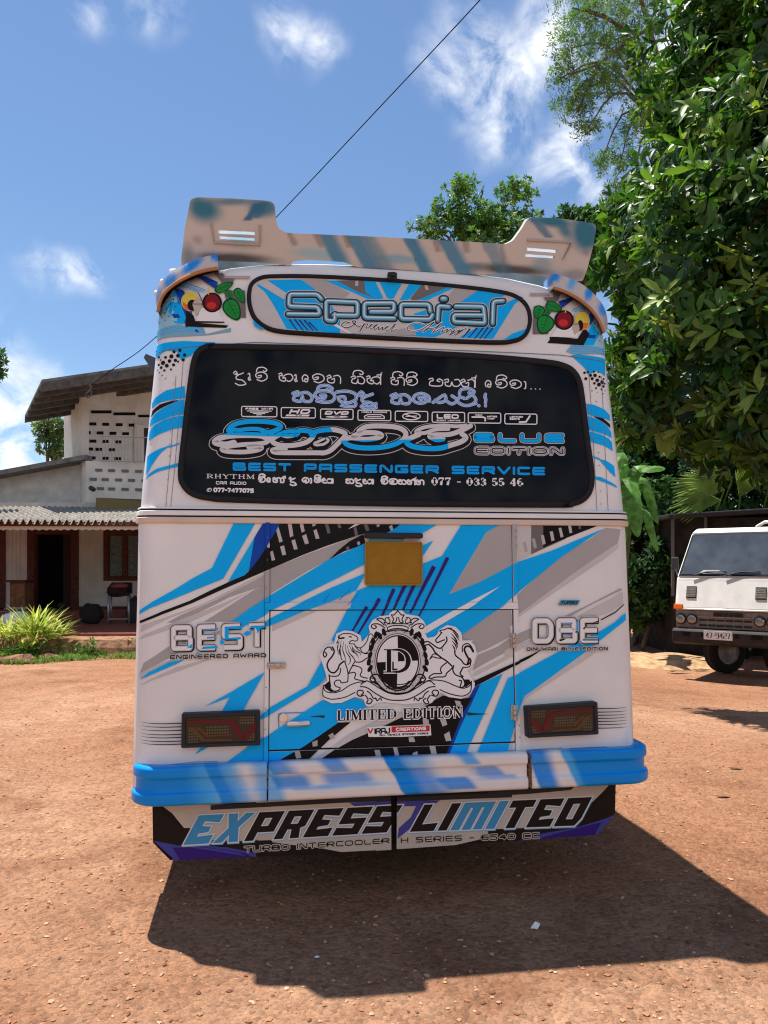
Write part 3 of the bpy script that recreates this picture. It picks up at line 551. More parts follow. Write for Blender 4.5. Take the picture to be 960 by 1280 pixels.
# crown, leaf chains, scrolls and ribbon
lv.L += 1
for s in (1, -1):
    m = lambda pts: [((445 + s * (u - 445)), v) for u, v in pts]
    for pts, w in (([(445, 30), (400, 80), (370, 80), (395, 130), (380, 170), (420, 165), (435, 110)], 1.3), ([(345, 110), (300, 120), (300, 165), (345, 180), (350, 140), (330, 125)], 1.2), ([(290, 150), (250, 120), (195, 130), (240, 160), (280, 200)], 1.4), ([(290, 235), (220, 190), (150, 190), (130, 220), (160, 245), (190, 225), (170, 205)], 1.4), ([(310, 215), (280, 170), (300, 170)], 1.2), ([(320, 240), (330, 275)], 1.2), ([(320, 230), (380, 210), (445, 205)], 1.3), ([(330, 280), (390, 265), (445, 260)], 1.4), ([(320, 190), (380, 185), (445, 182)], 1.1)): S(D5, m(pts), w)
    for (u, v, a) in ((280, 285, 50), (230, 330, 60), (185, 320, 20), (150, 400, 10), (130, 470, -5), (115, 560, 0), (100, 640, 5), (115, 720, -15)):
        c = q(D5, (445 + s * (u - 445), v))[0]; lv.poly(ellipse(c[0], c[1], 2.6, 5.0, 12, rot=-s * a + (18 if v > 350 else 35) * s), CK, lv.L)
    for pts, w in (([(205, 790), (150, 795), (115, 840), (140, 880), (175, 865), (165, 830), (140, 835)], 1.9), ([(205, 790), (250, 840), (290, 910), (350, 960), (445, 985)], 1.8), ([(160, 890), (230, 930), (330, 1000), (445, 1015)], 1.3), ([(290, 870), (320, 880), (340, 920), (310, 935), (290, 900)], 1.6), ([(350, 930), (400, 950), (445, 955)], 1.3), ([(250, 850), (300, 880), (370, 905), (445, 912)], 1.2)): S(D5, m(pts), w)
    for pts, w in (([(0, 935), (80, 950), (200, 1030), (330, 1090), (445, 1100)], 1.4), ([(5, 910), (60, 870), (110, 880), (220, 950), (330, 1010), (445, 1030)], 1.4), ([(10, 1035), (35, 1010), (15, 980), (-30, 985), (-40, 1020), (-10, 1050), (40, 1040)], 1.5), ([(60, 1040), (90, 1090), (75, 1130), (110, 1140), (140, 1100), (110, 1075)], 1.5), ([(80, 990), (120, 1020), (150, 1070), (190, 1080)], 1.4), ([(180, 1070), (200, 1105), (240, 1070), (250, 1100)], 1.3)): S(D5, m(pts), w)
lv.poly(q(D5, (160, 880), (190, 870), (240, 925), (200, 915)), CK, lv.L); lv.poly(q(D5, (730, 880), (700, 870), (650, 925), (690, 915)), CK, lv.L)
words(lv, 'LIMITED EDITION', [(421.5, 887.5), (577, 883), (577, 895), (421.5, 899.5)], [(2.7, 'letterwhite', 2.6), (2.7, 'seam')], font=SF, gap=.16, r=0, sq=True)
lv.poly([(458, 907.5), (537, 904.5), (538, 918), (500, 920), (460, 920)], 'letterwhite'); lv.poly([(488.5, 907), (536, 905.5), (536, 913), (488.5, 914.5)], 'red')
words(lv, 'V', [(459.5, 910), (465, 910), (465, 915.5), (459.5, 915.5)], [(1.9, 'red')]); words(lv, 'IRAJ', [(468, 910), (486, 909), (486, 915), (468, 915.7)], [(1.7, 'seam')]); words(lv, 'CREATIONS', [(494.5, 909.2), (531, 907.7), (531, 910.8), (494.5, 912.5)], [(1.25, 'letterwhite')], gap=.5)
words(lv, 'ALL VEHICLE STICKER WORKS', [(474, 917), (534, 914.6), (534, 916.4), (474, 918.8)], [(.7, 'seam')], gap=.5)

# ---- body shell with the decals of the upper corners -----------------------------------------
up = Canvas()
LP = (175, 430, 6.1); RP = (710, 430, 6.1)
def UP_(col, k, *uv): up.poly(q(k, *uv), col, 1)
UP_('blue', LP, (85, 440), (110, 405), (200, 355), (340, 320), (345, 412), (250, 425), (150, 445), (85, 478)); UP_('black', LP, (75, 550), (90, 500), (150, 460), (250, 432), (300, 428), (200, 470), (120, 510))
UP_('blue', LP, (65, 620), (75, 570), (100, 535), (180, 485), (270, 440), (340, 420), (335, 535), (250, 550), (140, 590)); UP_('blue', LP, (60, 730), (65, 665), (100, 620), (180, 580), (260, 555), (330, 545), (330, 635), (250, 650), (140, 690))
UP_('blue', LP, (40, 1000), (50, 850), (80, 830), (150, 800), (240, 768), (160, 830), (90, 920)); UP_('blue', LP, (200, 790), (300, 752), (300, 765), (230, 790)); UP_('blue', LP, (35, 1030), (60, 990), (130, 950), (290, 908), (290, 935), (150, 970), (60, 1010))
UP_('blue', RP, (140, 455), (200, 465), (280, 500), (325, 540), (328, 585), (250, 560), (150, 540)); UP_('black', RP, (190, 550), (260, 565), (325, 610), (328, 640), (280, 605)); UP_('blue', RP, (150, 548), (230, 575), (300, 625), (335, 670), (338, 715), (280, 690), (160, 655)); UP_('blue', RP, (165, 665), (250, 690), (310, 720), (340, 750), (345, 815), (270, 775), (170, 745))
UP_('blue', RP, (230, 875), (290, 890), (355, 930), (365, 1015), (320, 980)); UP_('blue', RP, (190, 855), (240, 870), (240, 885), (190, 868)); UP_('blue', RP, (200, 1010), (250, 1015), (330, 1055), (378, 1085), (375, 1095), (300, 1065), (200, 1028))
TLc = (170, 310, 6.4); TRc = (640, 310, 6.4)
for k, s in ((TLc, 1), (TRc, -1)):
    # blue airbrushed band around the waist of the roof corner
    if s > 0:
        up.poly(q(k, (150, 860), (155, 760), (380, 745), (640, 755), (500, 800), (440, 860), (360, 900), (330, 830), (240, 820)), 'blue', 1); up.poly(q(k, (150, 690), (160, 640), (330, 615), (540, 640), (560, 690), (760, 640), (760, 672), (560, 700), (160, 720)), 'steelblue', 1)
        for y in (640, 655, 672): up.stroke(q(k, (155, y + 14), (330, y - 8), (540, y)), .8, 'blue', 2)
    else:
        up.poly(q(k, (470, 860), (520, 850), (760, 880), (752, 1020), (680, 985), (620, 1010), (560, 940)), 'blue', 1); up.poly(q(k, (430, 830), (470, 780), (600, 770), (755, 800), (758, 850), (600, 850), (480, 850)), 'steelblue', 1)
        for y in (800, 818, 836): up.stroke(q(k, (480, y - 10), (640, y - 10), (755, y + 12)), .8, 'blue', 2)
for k, dots in ((LP, ((75, 30, 9), (110, 32, 10), (140, 90, 9), (175, 140, 17), (195, 100, 11), (205, 165, 15), (240, 95, 16), (225, 130, 14), (260, 60, 12), (290, 90, 15), (305, 50, 13), (270, 125, 13), (256, 160, 12), (160, 175, 11), (186, 200, 9), (236, 195, 8), (140, 150, 9), (168, 237, 5), (145, 212, 5), (196, 264, 4), (330, 122, 12), (340, 85, 14), (150, 270, 3), (290, 135, 8), (155, 115, 6), (130, 190, 4))),
                (RP, ((170, 240, 12), (205, 240, 14), (222, 277, 14), (235, 310, 15), (260, 290, 15), (183, 265, 12), (200, 300, 10), (213, 337, 8), (240, 250, 9), (255, 345, 7), (272, 322, 10), (283, 300, 8), (135, 265, 12), (150, 215, 10), (268, 377, 4), (285, 355, 4), (182, 357, 5), (125, 220, 10), (195, 212, 8), (232, 215, 6), (275, 265, 8), (220, 370, 3)))):
    for u, v, r in dots: c = q(k, (u, v))[0]; up.poly(ellipse(*c, r / 6.1, r / 6.1, 10), 'seam', 3)
# fruit stickers
def fruit(k, s):
    X = (lambda u: u) if s > 0 else (lambda u: u)
    M = lambda pts: q(k, *pts)
    z = 4
    if s > 0:
        up.poly(M([(300, 305), (380, 340), (420, 420), (470, 600), (400, 640)]), 'navy', 3); up.poly(M([(165, 480), (250, 380), (300, 310), (420, 600), (160, 640)]), 'icy', 2); up.poly(M([(280, 420), (310, 320), (400, 560), (380, 610), (310, 600), (230, 480)]), 'blue', 3)
        for a, b in (((360, 255), (560, 340)), ((345, 272), (540, 352)), ((335, 290), (500, 350))): up.stroke(M([a, b]), 1.1, 'blue', z)
        up.poly(M([(480, 215), (520, 205), (655, 275), (640, 330), (560, 280)]), 'navy', z); up.poly(M([(620, 190), (690, 195), (710, 215), (690, 245), (790, 250), (760, 300), (690, 280)]), 'midgrey', z); up.poly(M([(700, 222), (915, 225), (905, 245), (710, 240)]), 'grey', z)
        up.poly(M([(400, 500), (460, 540), (480, 600), (740, 620), (720, 640), (400, 630)]), 'seam', z); up.poly(M([(700, 340), (870, 340), (880, 560), (760, 560)]), 'midgrey', z)
        up.poly(M([(480, 590), (520, 480), (660, 490), (700, 595)]), 'letterwhite', 5); up.poly(M([(480, 585), (705, 590), (710, 600), (475, 600)]), 'seam', 6)
        up.poly(ellipse(*M([(435, 430)])[0], 11.5, 12.0), 'lemon', 5); up.poly(M([(375, 430), (430, 470), (440, 500), (400, 500), (375, 465)]), 'orange', 6); up.poly(ellipse(*M([(450, 460)])[0], 6.0, 7.0), 'seam', 7)
        up.poly(M([(450, 450), (490, 390), (530, 430), (520, 500), (480, 545)]), 'cream', 8); up.stroke(M([(455, 450), (540, 450), (500, 360)]), 1.0, 'seam', 9)
        c = M([(610, 438)])[0]; stem = M([(580, 320), (580, 370)]); sh = (590, 385)
        LV = [((700, 315), 60, 34, -25), ((770, 490), 72, 68, 60), ((830, 380), 52, 38, 60), ((745, 370), 30, 26, 60)]
    else:
        up.poly(M([(620, 620), (600, 560), (660, 490), (700, 470), (640, 600)]), 'navy', 3); up.poly(M([(760, 640), (700, 520), (660, 500), (560, 780), (760, 800)]), 'icy', 2); up.poly(M([(560, 780), (640, 600), (700, 690), (650, 780)]), 'blue', 3)
        for a, b in (((480, 500), (590, 440)), ((500, 510), (620, 452)), ((540, 515), (640, 470))): up.stroke(M([a, b]), 1.1, 'blue', z)
        up.poly(M([(370, 430), (490, 380), (510, 400), (400, 480)]), 'navy', z); up.poly(M([(245, 395), (330, 395), (330, 350), (395, 355), (370, 420), (300, 440)]), 'midgrey', z); up.poly(M([(140, 360), (300, 360), (305, 380), (145, 382)]), 'grey', z)
        up.poly(M([(280, 760), (330, 700), (520, 730), (580, 640), (620, 690), (570, 780)]), 'seam', z); up.poly(M([(175, 465), (300, 470), (290, 690), (165, 690)]), 'midgrey', z)
        up.poly(M([(310, 710), (360, 640), (500, 620), (530, 720)]), 'letterwhite', 5); up.poly(M([(300, 712), (520, 728), (520, 742), (300, 730)]), 'seam', 6)
        up.poly(ellipse(*M([(560, 585)])[0], 9.5, 11.5), 'lemon', 5); up.poly(M([(560, 600), (610, 600), (600, 640), (560, 655)]), 'orange', 6); up.poly(ellipse(*M([(545, 620)])[0], 3.6, 6.5), 'seam', 7)
        up.poly(M([(470, 600), (530, 600), (540, 650), (500, 700), (480, 650)]), 'cream', 8); up.stroke(M([(465, 590), (500, 530), (470, 610), (540, 610)]), 1.0, 'seam', 9)
        c = M([(415, 578)])[0]; stem = M([(430, 485), (425, 515)]); sh = (425, 530)
        LV = [((330, 470), 52, 40, 20), ((262, 610), 60, 72, 110), ((212, 512), 42, 45, 110), ((285, 512), 24, 26, 110)]
    up.poly(ellipse(*c, 12.2, 12.4, 30), 'seam', 8); up.poly(ellipse(*c, 9.4, 10.2, 30), 'cherry', 9); up.poly(ellipse(c[0] - 1, c[1] + 3.5, 6, 4.5, 20), 'red', 10); up.stroke(stem, 1.6, 'lemon', 9)
    for (u, v), a, b, rot in LV:
        o = M([(u, v)])[0]; a /= 6.4; b /= 6.4
        for e, col, ly in ((1.2, 'leafdark', 9), (1.0, 'leafgreen', 10)):
            pts = [(math.cos(t) * a * e * 1.05 * (1 if math.cos(t) < 0 else 1.12), math.sin(t) * b * .82 * e * (1 - .25 * math.cos(t))) for t in [2 * PI * i / 20 for i in range(20)]]
            up.poly([(o[0] + x * math.cos(math.radians(rot)) - y * math.sin(math.radians(rot)), o[1] + x * math.sin(math.radians(rot)) + y * math.cos(math.radians(rot))) for x, y in pts], col, ly)
        cr, sr = math.cos(math.radians(rot)), math.sin(math.radians(rot)); tp = lambda x, y: (o[0] + x * cr - y * sr, o[1] + x * sr + y * cr)
        up.stroke([tp(-a, 0), tp(a * 1.05, 0)], .6, 'leafdark', 11)
        for t in (-.5, 0, .45):
            for sg in (1, -1): up.stroke([tp(a * t, 0), tp(a * (t + .35), sg * b * .5)], .45, 'leafdark', 11)
fruit(TLc, 1); fruit(TRc, -1)
for k, pts in ((TLc, ((230, 370, 5), (268, 380, 6), (300, 410, 7), (250, 420, 4), (275, 445, 6), (230, 510, 7), (205, 545, 6), (260, 545, 5), (185, 580, 5), (232, 572, 5), (315, 470, 5), (240, 475, 4), (285, 500, 5), (330, 440, 5), (210, 450, 4))), (TRc, ((680, 560, 6), (715, 590, 7), (700, 620, 5), (730, 640, 6), (665, 600, 6), (720, 690, 5), (690, 680, 6), (705, 740, 5), (660, 640, 5), (740, 700, 4), (650, 580, 4)))):
    for u, v, r in pts: c = q(k, (u, v))[0]; up.poly(ellipse(*c, r / 6.4, r / 6.4, 8), 'deepteal', 4)
up.poly(q(TLc, (285, 530), (340, 530), (355, 560), (305, 562)), 'navy', 5); up.poly(q(TRc, (615, 695), (672, 698), (660, 725), (605, 720)), 'navy', 5)
up.poly(q(TLc, (480, 650), (505, 670), (490, 680), (470, 660)), 'navy', 3)
# seams and rivets of the rear pillars
for a in ([(229, 452), (224, 520), (218, 590), (213, 636)], [(220, 470), (214, 560), (207, 636)]): up.stroke(a, .55, 'midgrey', 3)
for a in ([(735, 455), (741, 540), (746, 640)], [(752, 470), (756, 560), (760, 640)]): up.stroke(a, .55, 'midgrey', 3)
for a in ([(182, 441), (240, 433.5), (320, 428), (480, 434), (640, 441), (700, 444), (757, 452)],): up.stroke(a, .8, 'midgrey', 12)
for i in range(11):
    up.poly(ellipse(217 - i * .9, 480 + i * 15, .7, .7, 6), 'midgrey', 3); up.poly(ellipse(744 + i * .7, 470 + i * 16, .7, .7, 6), 'midgrey', 3)
LATX = [176, 178, 180, 182, 184, 187, 190, 193, 196, 199, 203, 208, 214, 222, 232, 725, 735, 741, 747, 751, 755, 759, 762, 765, 768, 770, 772, 774, 776]
LATY = [648, 450, 428, 410, 395, 380, 370, 360, 352, 346, 341]
def shell(bm, mi):
    w = mi('white'); m2 = mi('darkmetal')
    prof = [(0, .62), (1.05, .62), (1.13, .64), (1.14, .68)] + [(hw(z), z) for z in np.linspace(.9, 2.6, 9)] + [(hw(z), z) for z in 2.6 + .445 * np.sin(np.linspace(.15, 1.42, 9))]
    last = prof[-1][0]; prof += [(x, ztop(x)) for x in np.linspace(last, 0, 8)[1:]]
    ring = [(x, z) for x, z in prof] + [(-x, z) for x, z in prof[::-1][1:-1]]
    n = len(ring)
    nrm = []
    for i in range(n):
        a, b = ring[i - 1], ring[(i + 1) % n]; d = (b[0] - a[0], b[1] - a[1]); l = math.hypot(*d) or 1; nrm.append((d[1] / l, -d[0] / l))
    secs = []
    for k in range(9):
        t = k / 8 * PI / 2; ins = RC * (1 - math.sin(t)); secs.append([(x - nx * ins, RC * (1 - math.cos(t)) + yprof(min(z, 3)), z - nz * ins) for (x, z), (nx, nz) in zip(ring, nrm)])
    for y in (.5, 2, 4, 6, 8.0): secs.append([(x, y + yprof(min(z, 3)) * (1 if y < 1 else .5), z) for x, z in ring])
    for k in range(1, 7):
        t = k / 6 * PI / 2; ins = .25 * (1 - math.cos(t)); secs.append([(x - nx * ins, 8 + .5 * math.sin(t), z - nz * ins) for (x, z), (nx, nz) in zip(ring, nrm)])
    V = [[bm.verts.new(p) for p in s] for s in secs]
    for a, b in zip(V[:-1], V[1:]):
        for i in range(n):
            f = bm.faces.new((a[i], a[(i + 1) % n], b[(i + 1) % n], b[i])); f.material_index = w; f.smooth = True
    # rear and front faces: strips across, following the profile
    for ringv in (V[0], V[-1]):
        h = n // 2
        for i in range(h):
            a, b = ringv[i], ringv[i + 1]; c, d = ringv[(n - i - 1) % n], ringv[(n - i) % n]
            vs = []
            for v in (a, b, c, d):
                if v not in vs: vs.append(v)
            if len(vs) > 2:
                f = bm.faces.new(vs); f.material_index = w
    # side windows along both sides
    for s in (1, -1):
        for k in range(6):
            y0, y1 = 1.0 + k * 1.2, 2.1 + k * 1.2; z0, z1 = 1.98, 2.5
            f = bm.faces.new([bm.verts.new((s * (hw(z) + .012), y, z)) for y, z in ((y0, z0), (y1, z0), (y1, z1), (y0, z1))]); f.material_index = mi('glass')
    bmesh.ops.recalc_face_normals(bm, faces=[f for f in bm.faces if f.material_index == w])
body = up.mesh('body', on_rear, base=.002, lattice=(LATX, LATY), parent=bus, extra=shell)

# ---- panels of the lower rear
def region(name, clip, base, thick=.003, label=None, curved=False, parent=bus):
    o = lv.mesh(name, on_rear, clip=clip, base=base, lattice=(LATX if curved else [], []), parent=parent, basecol='white', thick=thick)
    if label: o['label'] = label
    return o
rivL = lv.L + 1; lv.L += 1
for x, y in ((334, 700), (333, 735), (332.6, 858), (332, 885), (331.6, 910), (642, 664), (642.5, 672), (643, 682), (645, 730), (647, 905), (647.5, 920), (646, 870), (334.5, 672)): lv.poly(ellipse(x, y, .8, .8, 8), 'midgrey', rivL)
region('side_panel', [(168, 653.2), (331.3, 653.2), (329.3, 972), (168, 972)], .004, label='left rear body panel with the word BEST', curved=True)
region('side_panel', [(645.6, 655.2), (790, 656.4), (790, 972), (650.6, 972)], .004, label='right rear body panel with the letters DBE', curved=True)
hatch_top = region('upper_panel', [(338.0, 653.2), (638.4, 655.2), (640.0, 752.8), (337.6, 753.2)], .004)
region('lower_panel', [(335.8, 939.2), (643.6, 928.2), (643.9, 972), (335.4, 972)], .004)
hatch = region('engine_door', [(338.2, 763.6), (639.6, 762.2), (642.6, 926.0), (336.4, 936.6)], .006, thick=.005)
for c in ([(331.6, 653.2), (337.4, 653.2), (336.9, 752.7), (331.2, 752.7)], [(331.1, 762.6), (336.6, 762.6), (334.9, 972), (329.6, 972)], [(639.2, 655.2), (645.2, 655.2), (646.4, 752.6), (640.8, 752.6)], [(641.0, 761.8), (646.8, 761.8), (650.2, 972), (644.6, 972)], [(331.2, 753.3), (646.6, 752.9), (646.9, 761.0), (331.2, 762.0)]):
    region('panel_strip', c, .013, thick=.010)
sm = Canvas()
sm.poly([(331.0, 652), (647.5, 652), (652.5, 975), (328, 975)], 'seam'); sm.mesh('door_seam', on_rear, base=.0005, parent=bus)
# ---- belt moulding
mb = MB()
def sweep_belt(z0, z1, off, m):
    xs = [-1.14 + .0001] + list(np.linspace(-1.138, -1.03, 8)) + list(np.linspace(-.8, .8, 5)) + list(np.linspace(1.03, 1.138, 8)) + [1.14 - .0001]
    row = []
    for x in xs:
        row.append([rear(x, z, o) for z, o in ((z0, .0005), (z0, off * .8), (z0 + .003, off), (z1 - .003, off), (z1, off * .8), (z1, .0005))])
    for s, k in ((0, -1), (len(row), 1)):
        pts = [p + Vector((0, 7.9, 0)) for p in row[0 if k < 0 else -1]]; row.insert(s, pts)
    V = [p for r in row for p in r]; F = []
    for i in range(len(row) - 1):
        for j in range(5): F.append((i * 6 + j, (i + 1) * 6 + j, (i + 1) * 6 + j + 1, i * 6 + j + 1))
    mb.add(V, F, m)
sweep_belt(1.783, 1.809, .016, 1); sweep_belt(1.809, 1.816, .009, 2); sweep_belt(1.816, 1.838, .014, 0); sweep_belt(1.838, 1.845, .008, 2); sweep_belt(1.845, 1.853, .012, 0)
mb.build('belt_moulding', ['white', 'strip', 'seam'], bus)

# ---- rear window ---------------------------------------------------------------------------
def ring_mesh(name, loops, mapper, mats, parent, mi=None, smooth=True):
    """loops: list of (points, off) from outer to inner, all with the same number of points"""
    n = len(loops[0][0]); V = []; F = []
    for pts, off in loops: V += [mapper(x, y, off) for x, y in pts]
    for k in range(len(loops) - 1):
        for i in range(n): F.append((k * n + i, k * n + (i + 1) % n, (k + 1) * n + (i + 1) % n, (k + 1) * n + i))
    o = pyd(name, V, F, parent, mats, smooth)
    bm = bmesh.new(); bm.from_mesh(o.data); bmesh.ops.recalc_face_normals(bm, faces=bm.faces); bm.to_mesh(o.data); bm.free(); return o
def inset(pts, d):
    n = len(pts); out = []
    for i in range(n):
        a, b, c = pts[i - 1], pts[i], pts[(i + 1) % n]
        def nr(p, r): l = math.dist(p, r) or 1; return (-(r[1] - p[1]) / l, (r[0] - p[0]) / l)
        n1, n2 = nr(a, b), nr(b, c); m = (n1[0] + n2[0], n1[1] + n2[1]); l = math.hypot(*m) or 1; k = 1 / max((m[0] * n1[0] + m[1] * n1[1]) / l, .5)
        out.append((b[0] + m[0] / l * d * k, b[1] + m[1] / l * d * k))
    return out
WIN = [(270, 430.5), (380, 432.5), (480, 436.5), (600, 443), (680, 450), (705, 455), (718, 463), (726, 477), (730, 500), (736, 550), (741.5, 590), (740, 612), (731, 626), (715, 632.5), (690, 634), (480, 632.5), (300, 628), (262, 625.5), (240, 620), (227, 608), (223, 590), (228, 540), (235, 480), (240, 450), (247, 437), (257, 431.5)]
win = catmull(WIN, 4, True)
wg = ring_mesh('rear_window', [(inset(win, -.8), 0), (inset(win, -.4), .012), (inset(win, 2.0), .019), (inset(win, 6.2), .019), (inset(win, 7.0), .010)], on_glass, ['rubber'], bus)
wg['label'] = 'wide black rear window with rubber seal and lettering'
wl = Canvas(); wl.poly(inset(win, 6.0), 'glass', 0)
A_ = (250, 510, 6); B_ = (400, 510, 6); C_ = (550, 510, 5.053)
# large name, two-tone with a silver outline
logo = []
def LS(w, *segs):
    pts = []
    for k, uv in segs: pts += q(k, *uv)
    logo.append((catmull(pts, 6), w))
LS(6.0, (A_, [(235, 185), (215, 165), (260, 125), (350, 105), (460, 103), (560, 115), (605, 140), (580, 165), (520, 185), (470, 178)])); LS(5.0, (A_, [(225, 160), (290, 168), (360, 160), (430, 160), (480, 172)]))
LS(7.2, (A_, [(520, 238), (455, 210), (330, 206), (210, 213), (135, 235), (115, 262), (190, 276), (255, 262)])); LS(5.6, (A_, [(545, 180), (520, 238), (490, 262), (420, 272), (330, 276), (220, 290), (165, 310), (205, 328), (330, 332), (430, 318), (462, 300), (420, 293), (365, 296)]))
LS(5.0, (A_, [(720, 205), (735, 190), (700, 177), (640, 182), (610, 200), (650, 214), (700, 208)])); LS(6.0, (A_, [(600, 200), (550, 230), (550, 262), (610, 282), (700, 282), (790, 262), (840, 225), (850, 190), (790, 172), (740, 172)]))
LS(6.0, (A_, [(830, 195), (900, 172), (980, 165)]), (B_, [(130, 170), (185, 192), (178, 222), (140, 262), (80, 318), (30, 338)]), (A_, [(880, 338), (700, 338), (570, 335), (545, 318), (600, 308), (640, 308)])); LS(3.2, (B_, [(50, 228), (60, 248), (30, 272), (0, 278)]), (A_, [(870, 280), (858, 268), (895, 250), (930, 232)]))
LS(6.2, (B_, [(290, 175), (350, 142), (480, 138), (590, 152), (640, 190), (622, 238), (540, 280), (430, 300), (300, 300), (210, 280), (185, 250), (225, 225), (330, 238), (420, 228), (460, 208), (420, 190), (330, 188), (250, 210)]))
LS(4.6, (C_, [(160, 112), (100, 118), (20, 112)]), (B_, [(800, 143), (735, 165), (720, 185), (780, 190), (860, 165), (960, 160)])); LS(6.0, (C_, [(190, 115), (140, 140), (60, 168), (-40, 172)]), (B_, [(820, 215), (870, 240), (920, 235)]))
LS(6.4, (B_, [(740, 200), (665, 235), (650, 265), (700, 292), (800, 306), (900, 303)]), (C_, [(70, 235), (130, 215), (160, 190), (135, 165)]))
for dx, dy, ex, c in ((0, 2.2, 7.6, 'silver'), (0, 2.2, 6.0, 'seam'), (0, 0, 2.6, 'seam')):
    wl.L += 1
    for pts, w in logo: wl.stroke([(x + dx, y + dy) for x, y in pts], w + ex, c, wl.L)
wl.L += 1; L0 = wl.L
for pts, w in logo: wl.stroke(pts, w, 'silver', L0)
two = Canvas()
for pts, w in logo: two.stroke(pts, w, 'blue', L0 + 1)
# small lettering: strokes for a Sinhala hand
SH = {'d': (1.0, [[(.0, .75), (.15, .95), (.3, .75), (.1, .62), (.45, .62), (.8, .8)], [(.45, .62), (.2, .35), (.3, .1), (.7, .05), (1.0, -.35), (.5, -.5), (.15, -.3)]]), 'ae': (.5, [[(.05, .7), (.3, .75), (.35, .1), (.1, .15), (.2, .35), (.5, .1)]]),
      'v': (1.0, [[(.2, .55), (.45, .6), (.4, .4), (.1, .35), (0, .7), (.4, .95), (.85, .75), (.9, .3), (.5, 0), (.1, .15)]]), 'i': (0, [[(-.95, .95), (-.85, 1.35), (-.4, 1.45), (-.1, 1.2), (-.25, 1.0), (-.4, 1.1)]]), 't': (1.1, [[(0, .8), (.2, .9), (.25, .65), (.05, .6), (.1, .2), (.45, .05), (.5, .4), (.3, .4), (.5, .75), (.9, .8), (1.05, .4), (.8, .05), (.6, .15)]]),
      'e': (.7, [[(.6, .3), (.35, .4), (.3, .1), (.6, .1), (.65, .6), (.3, .8), (0, .5), (.1, .1)]]), 'n': (1.1, [[(0, .7), (.2, .85), (.3, .6), (.05, .5), (.1, .1), (.5, .05), (.55, .5), (.35, .4)], [(.5, .75), (.8, .85), (1.0, .6), (1.0, 0)]]), 's': (1.1, [[(0, .7), (.25, .85), (.3, .6), (.1, .5), (.05, .15), (.4, .05), (.5, .5), (.55, .1), (.9, .05), (1.0, .45), (.75, .8), (.45, .75)]]),
      'x': (0, [[(-.25, 1.0), (.05, 1.1), (.15, 1.3), (.05, .9)], [(.05, 1.0), (.05, 0)]]), 'p': (1.1, [[(0, .75), (.25, .85), (.3, .6), (.1, .5), (.05, .1), (.5, 0), (.95, .1), (1.0, .6), (.75, .8), (.6, .6), (.8, .5)]]), 'h': (1.2, [[(0, .7), (.25, .8), (.25, .5), (.05, .45), (.1, .1), (.4, .05), (.5, .5), (.6, .1), (.9, .05), (1.1, .4), (.95, .8), (.7, .75)]]),
      'aa': (.4, [[(.0, .8), (.3, .7), (.3, .1), (.05, 0)]]), 'm': (1.1, [[(.3, .6), (.55, .6), (.5, .35), (.2, .3), (0, .6), (.2, .95), (.8, .95), (1.05, .55), (.9, .1), (.5, 0), (.1, .1)]]), 'b': (1.1, [[(0, .9), (.5, 1.0), (.95, .8), (1.0, .3), (.6, .0), (.2, .1), (.1, .45), (.4, .5), (.45, .25)]]), 'u': (0, [[(-.5, 0), (-.8, -.25), (-.1, -.3), (0, 0)]]), 'r': (1.0, [[(.5, .35), (.35, .55), (.65, .6), (.75, .25), (.4, .1), (.05, .3), (.1, .75), (.5, .95), (.9, .7), (.95, .3)]]),
      'N': (1.2, [[(0, .2), (.3, .6), (.55, .85), (.6, .4), (.3, .2), (.1, .4)], [(.6, .4), (.9, .1), (1.15, .45), (.9, .8)]]), 'y': (1.1, [[(.4, .6), (.15, .7), (.05, .3), (.4, 0), (.8, .1), (1.0, .5), (.8, .9), (.5, .6)], [(.8, .1), (1.0, .2)]]), 'c': (1.0, [[(.3, .4), (.55, .5), (.5, .2), (.15, .2), (0, .6), (.4, .95), (.9, .7), (.9, .2), (.5, 0)]]), 'k': (1.2, [[(0, .7), (.2, .85), (.3, .55), (.05, .5), (.1, .1), (.5, .1), (.55, .6), (.6, .1), (1.0, .1), (1.15, .5), (.9, .8), (.6, .7)]]),
      'oo': (.9, [[(.0, .8), (.3, .7), (.3, .1), (.05, 0)], [(.2, 1.0), (.5, 1.1), (.55, .8)]]), '.': (.2, [[(0, 0), (.08, 0)]]), '!': (.3, [[(.1, 1), (.0, .75), (.15, .6), (.1, .25)], [(.1, 0), (.12, 0)]]), ' ': (.55, [])}
def sinhala(keys, quad, layers, gap=.16):
    words(wl, keys, quad, layers, font={k: (w or None, [catmull(p, 3) for p in st]) for k, (w, st) in SH.items()}, gap=gap, r=0)
def SHW(s): return s.split('_')
sinhala('d_ae_v_i_ _t_ae_e_v_n_ _s_i_t_x_ _n_i_v_i_ _p_h_n_x_ _e_v_i_v_aa_._._.'.split('_'), [(292, 464), (677, 476), (677, 487), (292, 476)], [(1.35, 'letterwhite')])
sinhala('s_m_i_b_u_d_u_ _s_r_N_y_i_._!'.split('_'), [(366, 488), (612, 493.5), (612, 508), (366, 502.5)], [(4.0, 'palelilac'), (2.5, 'letterblue'), (1.0, 'palelilac')])
sinhala('v_i_e_n_oo_d_ _c_aa_r_i_k_aa_ _ _s_d_h_aa_ _v_i_m_s_n_x_n'.split('_'), [(323.5, 596), (529, 599.5), (529, 606), (323.5, 603)], [(1.9, 'letterwhite')])
words(wl, '077 - 033 55 46', [(539.5, 597.5), (652.5, 598.5), (652.5, 607.5), (539.5, 606.5)], [(2.0, 'letterwhite')], font=SF, gap=.22, r=0, sq=True)
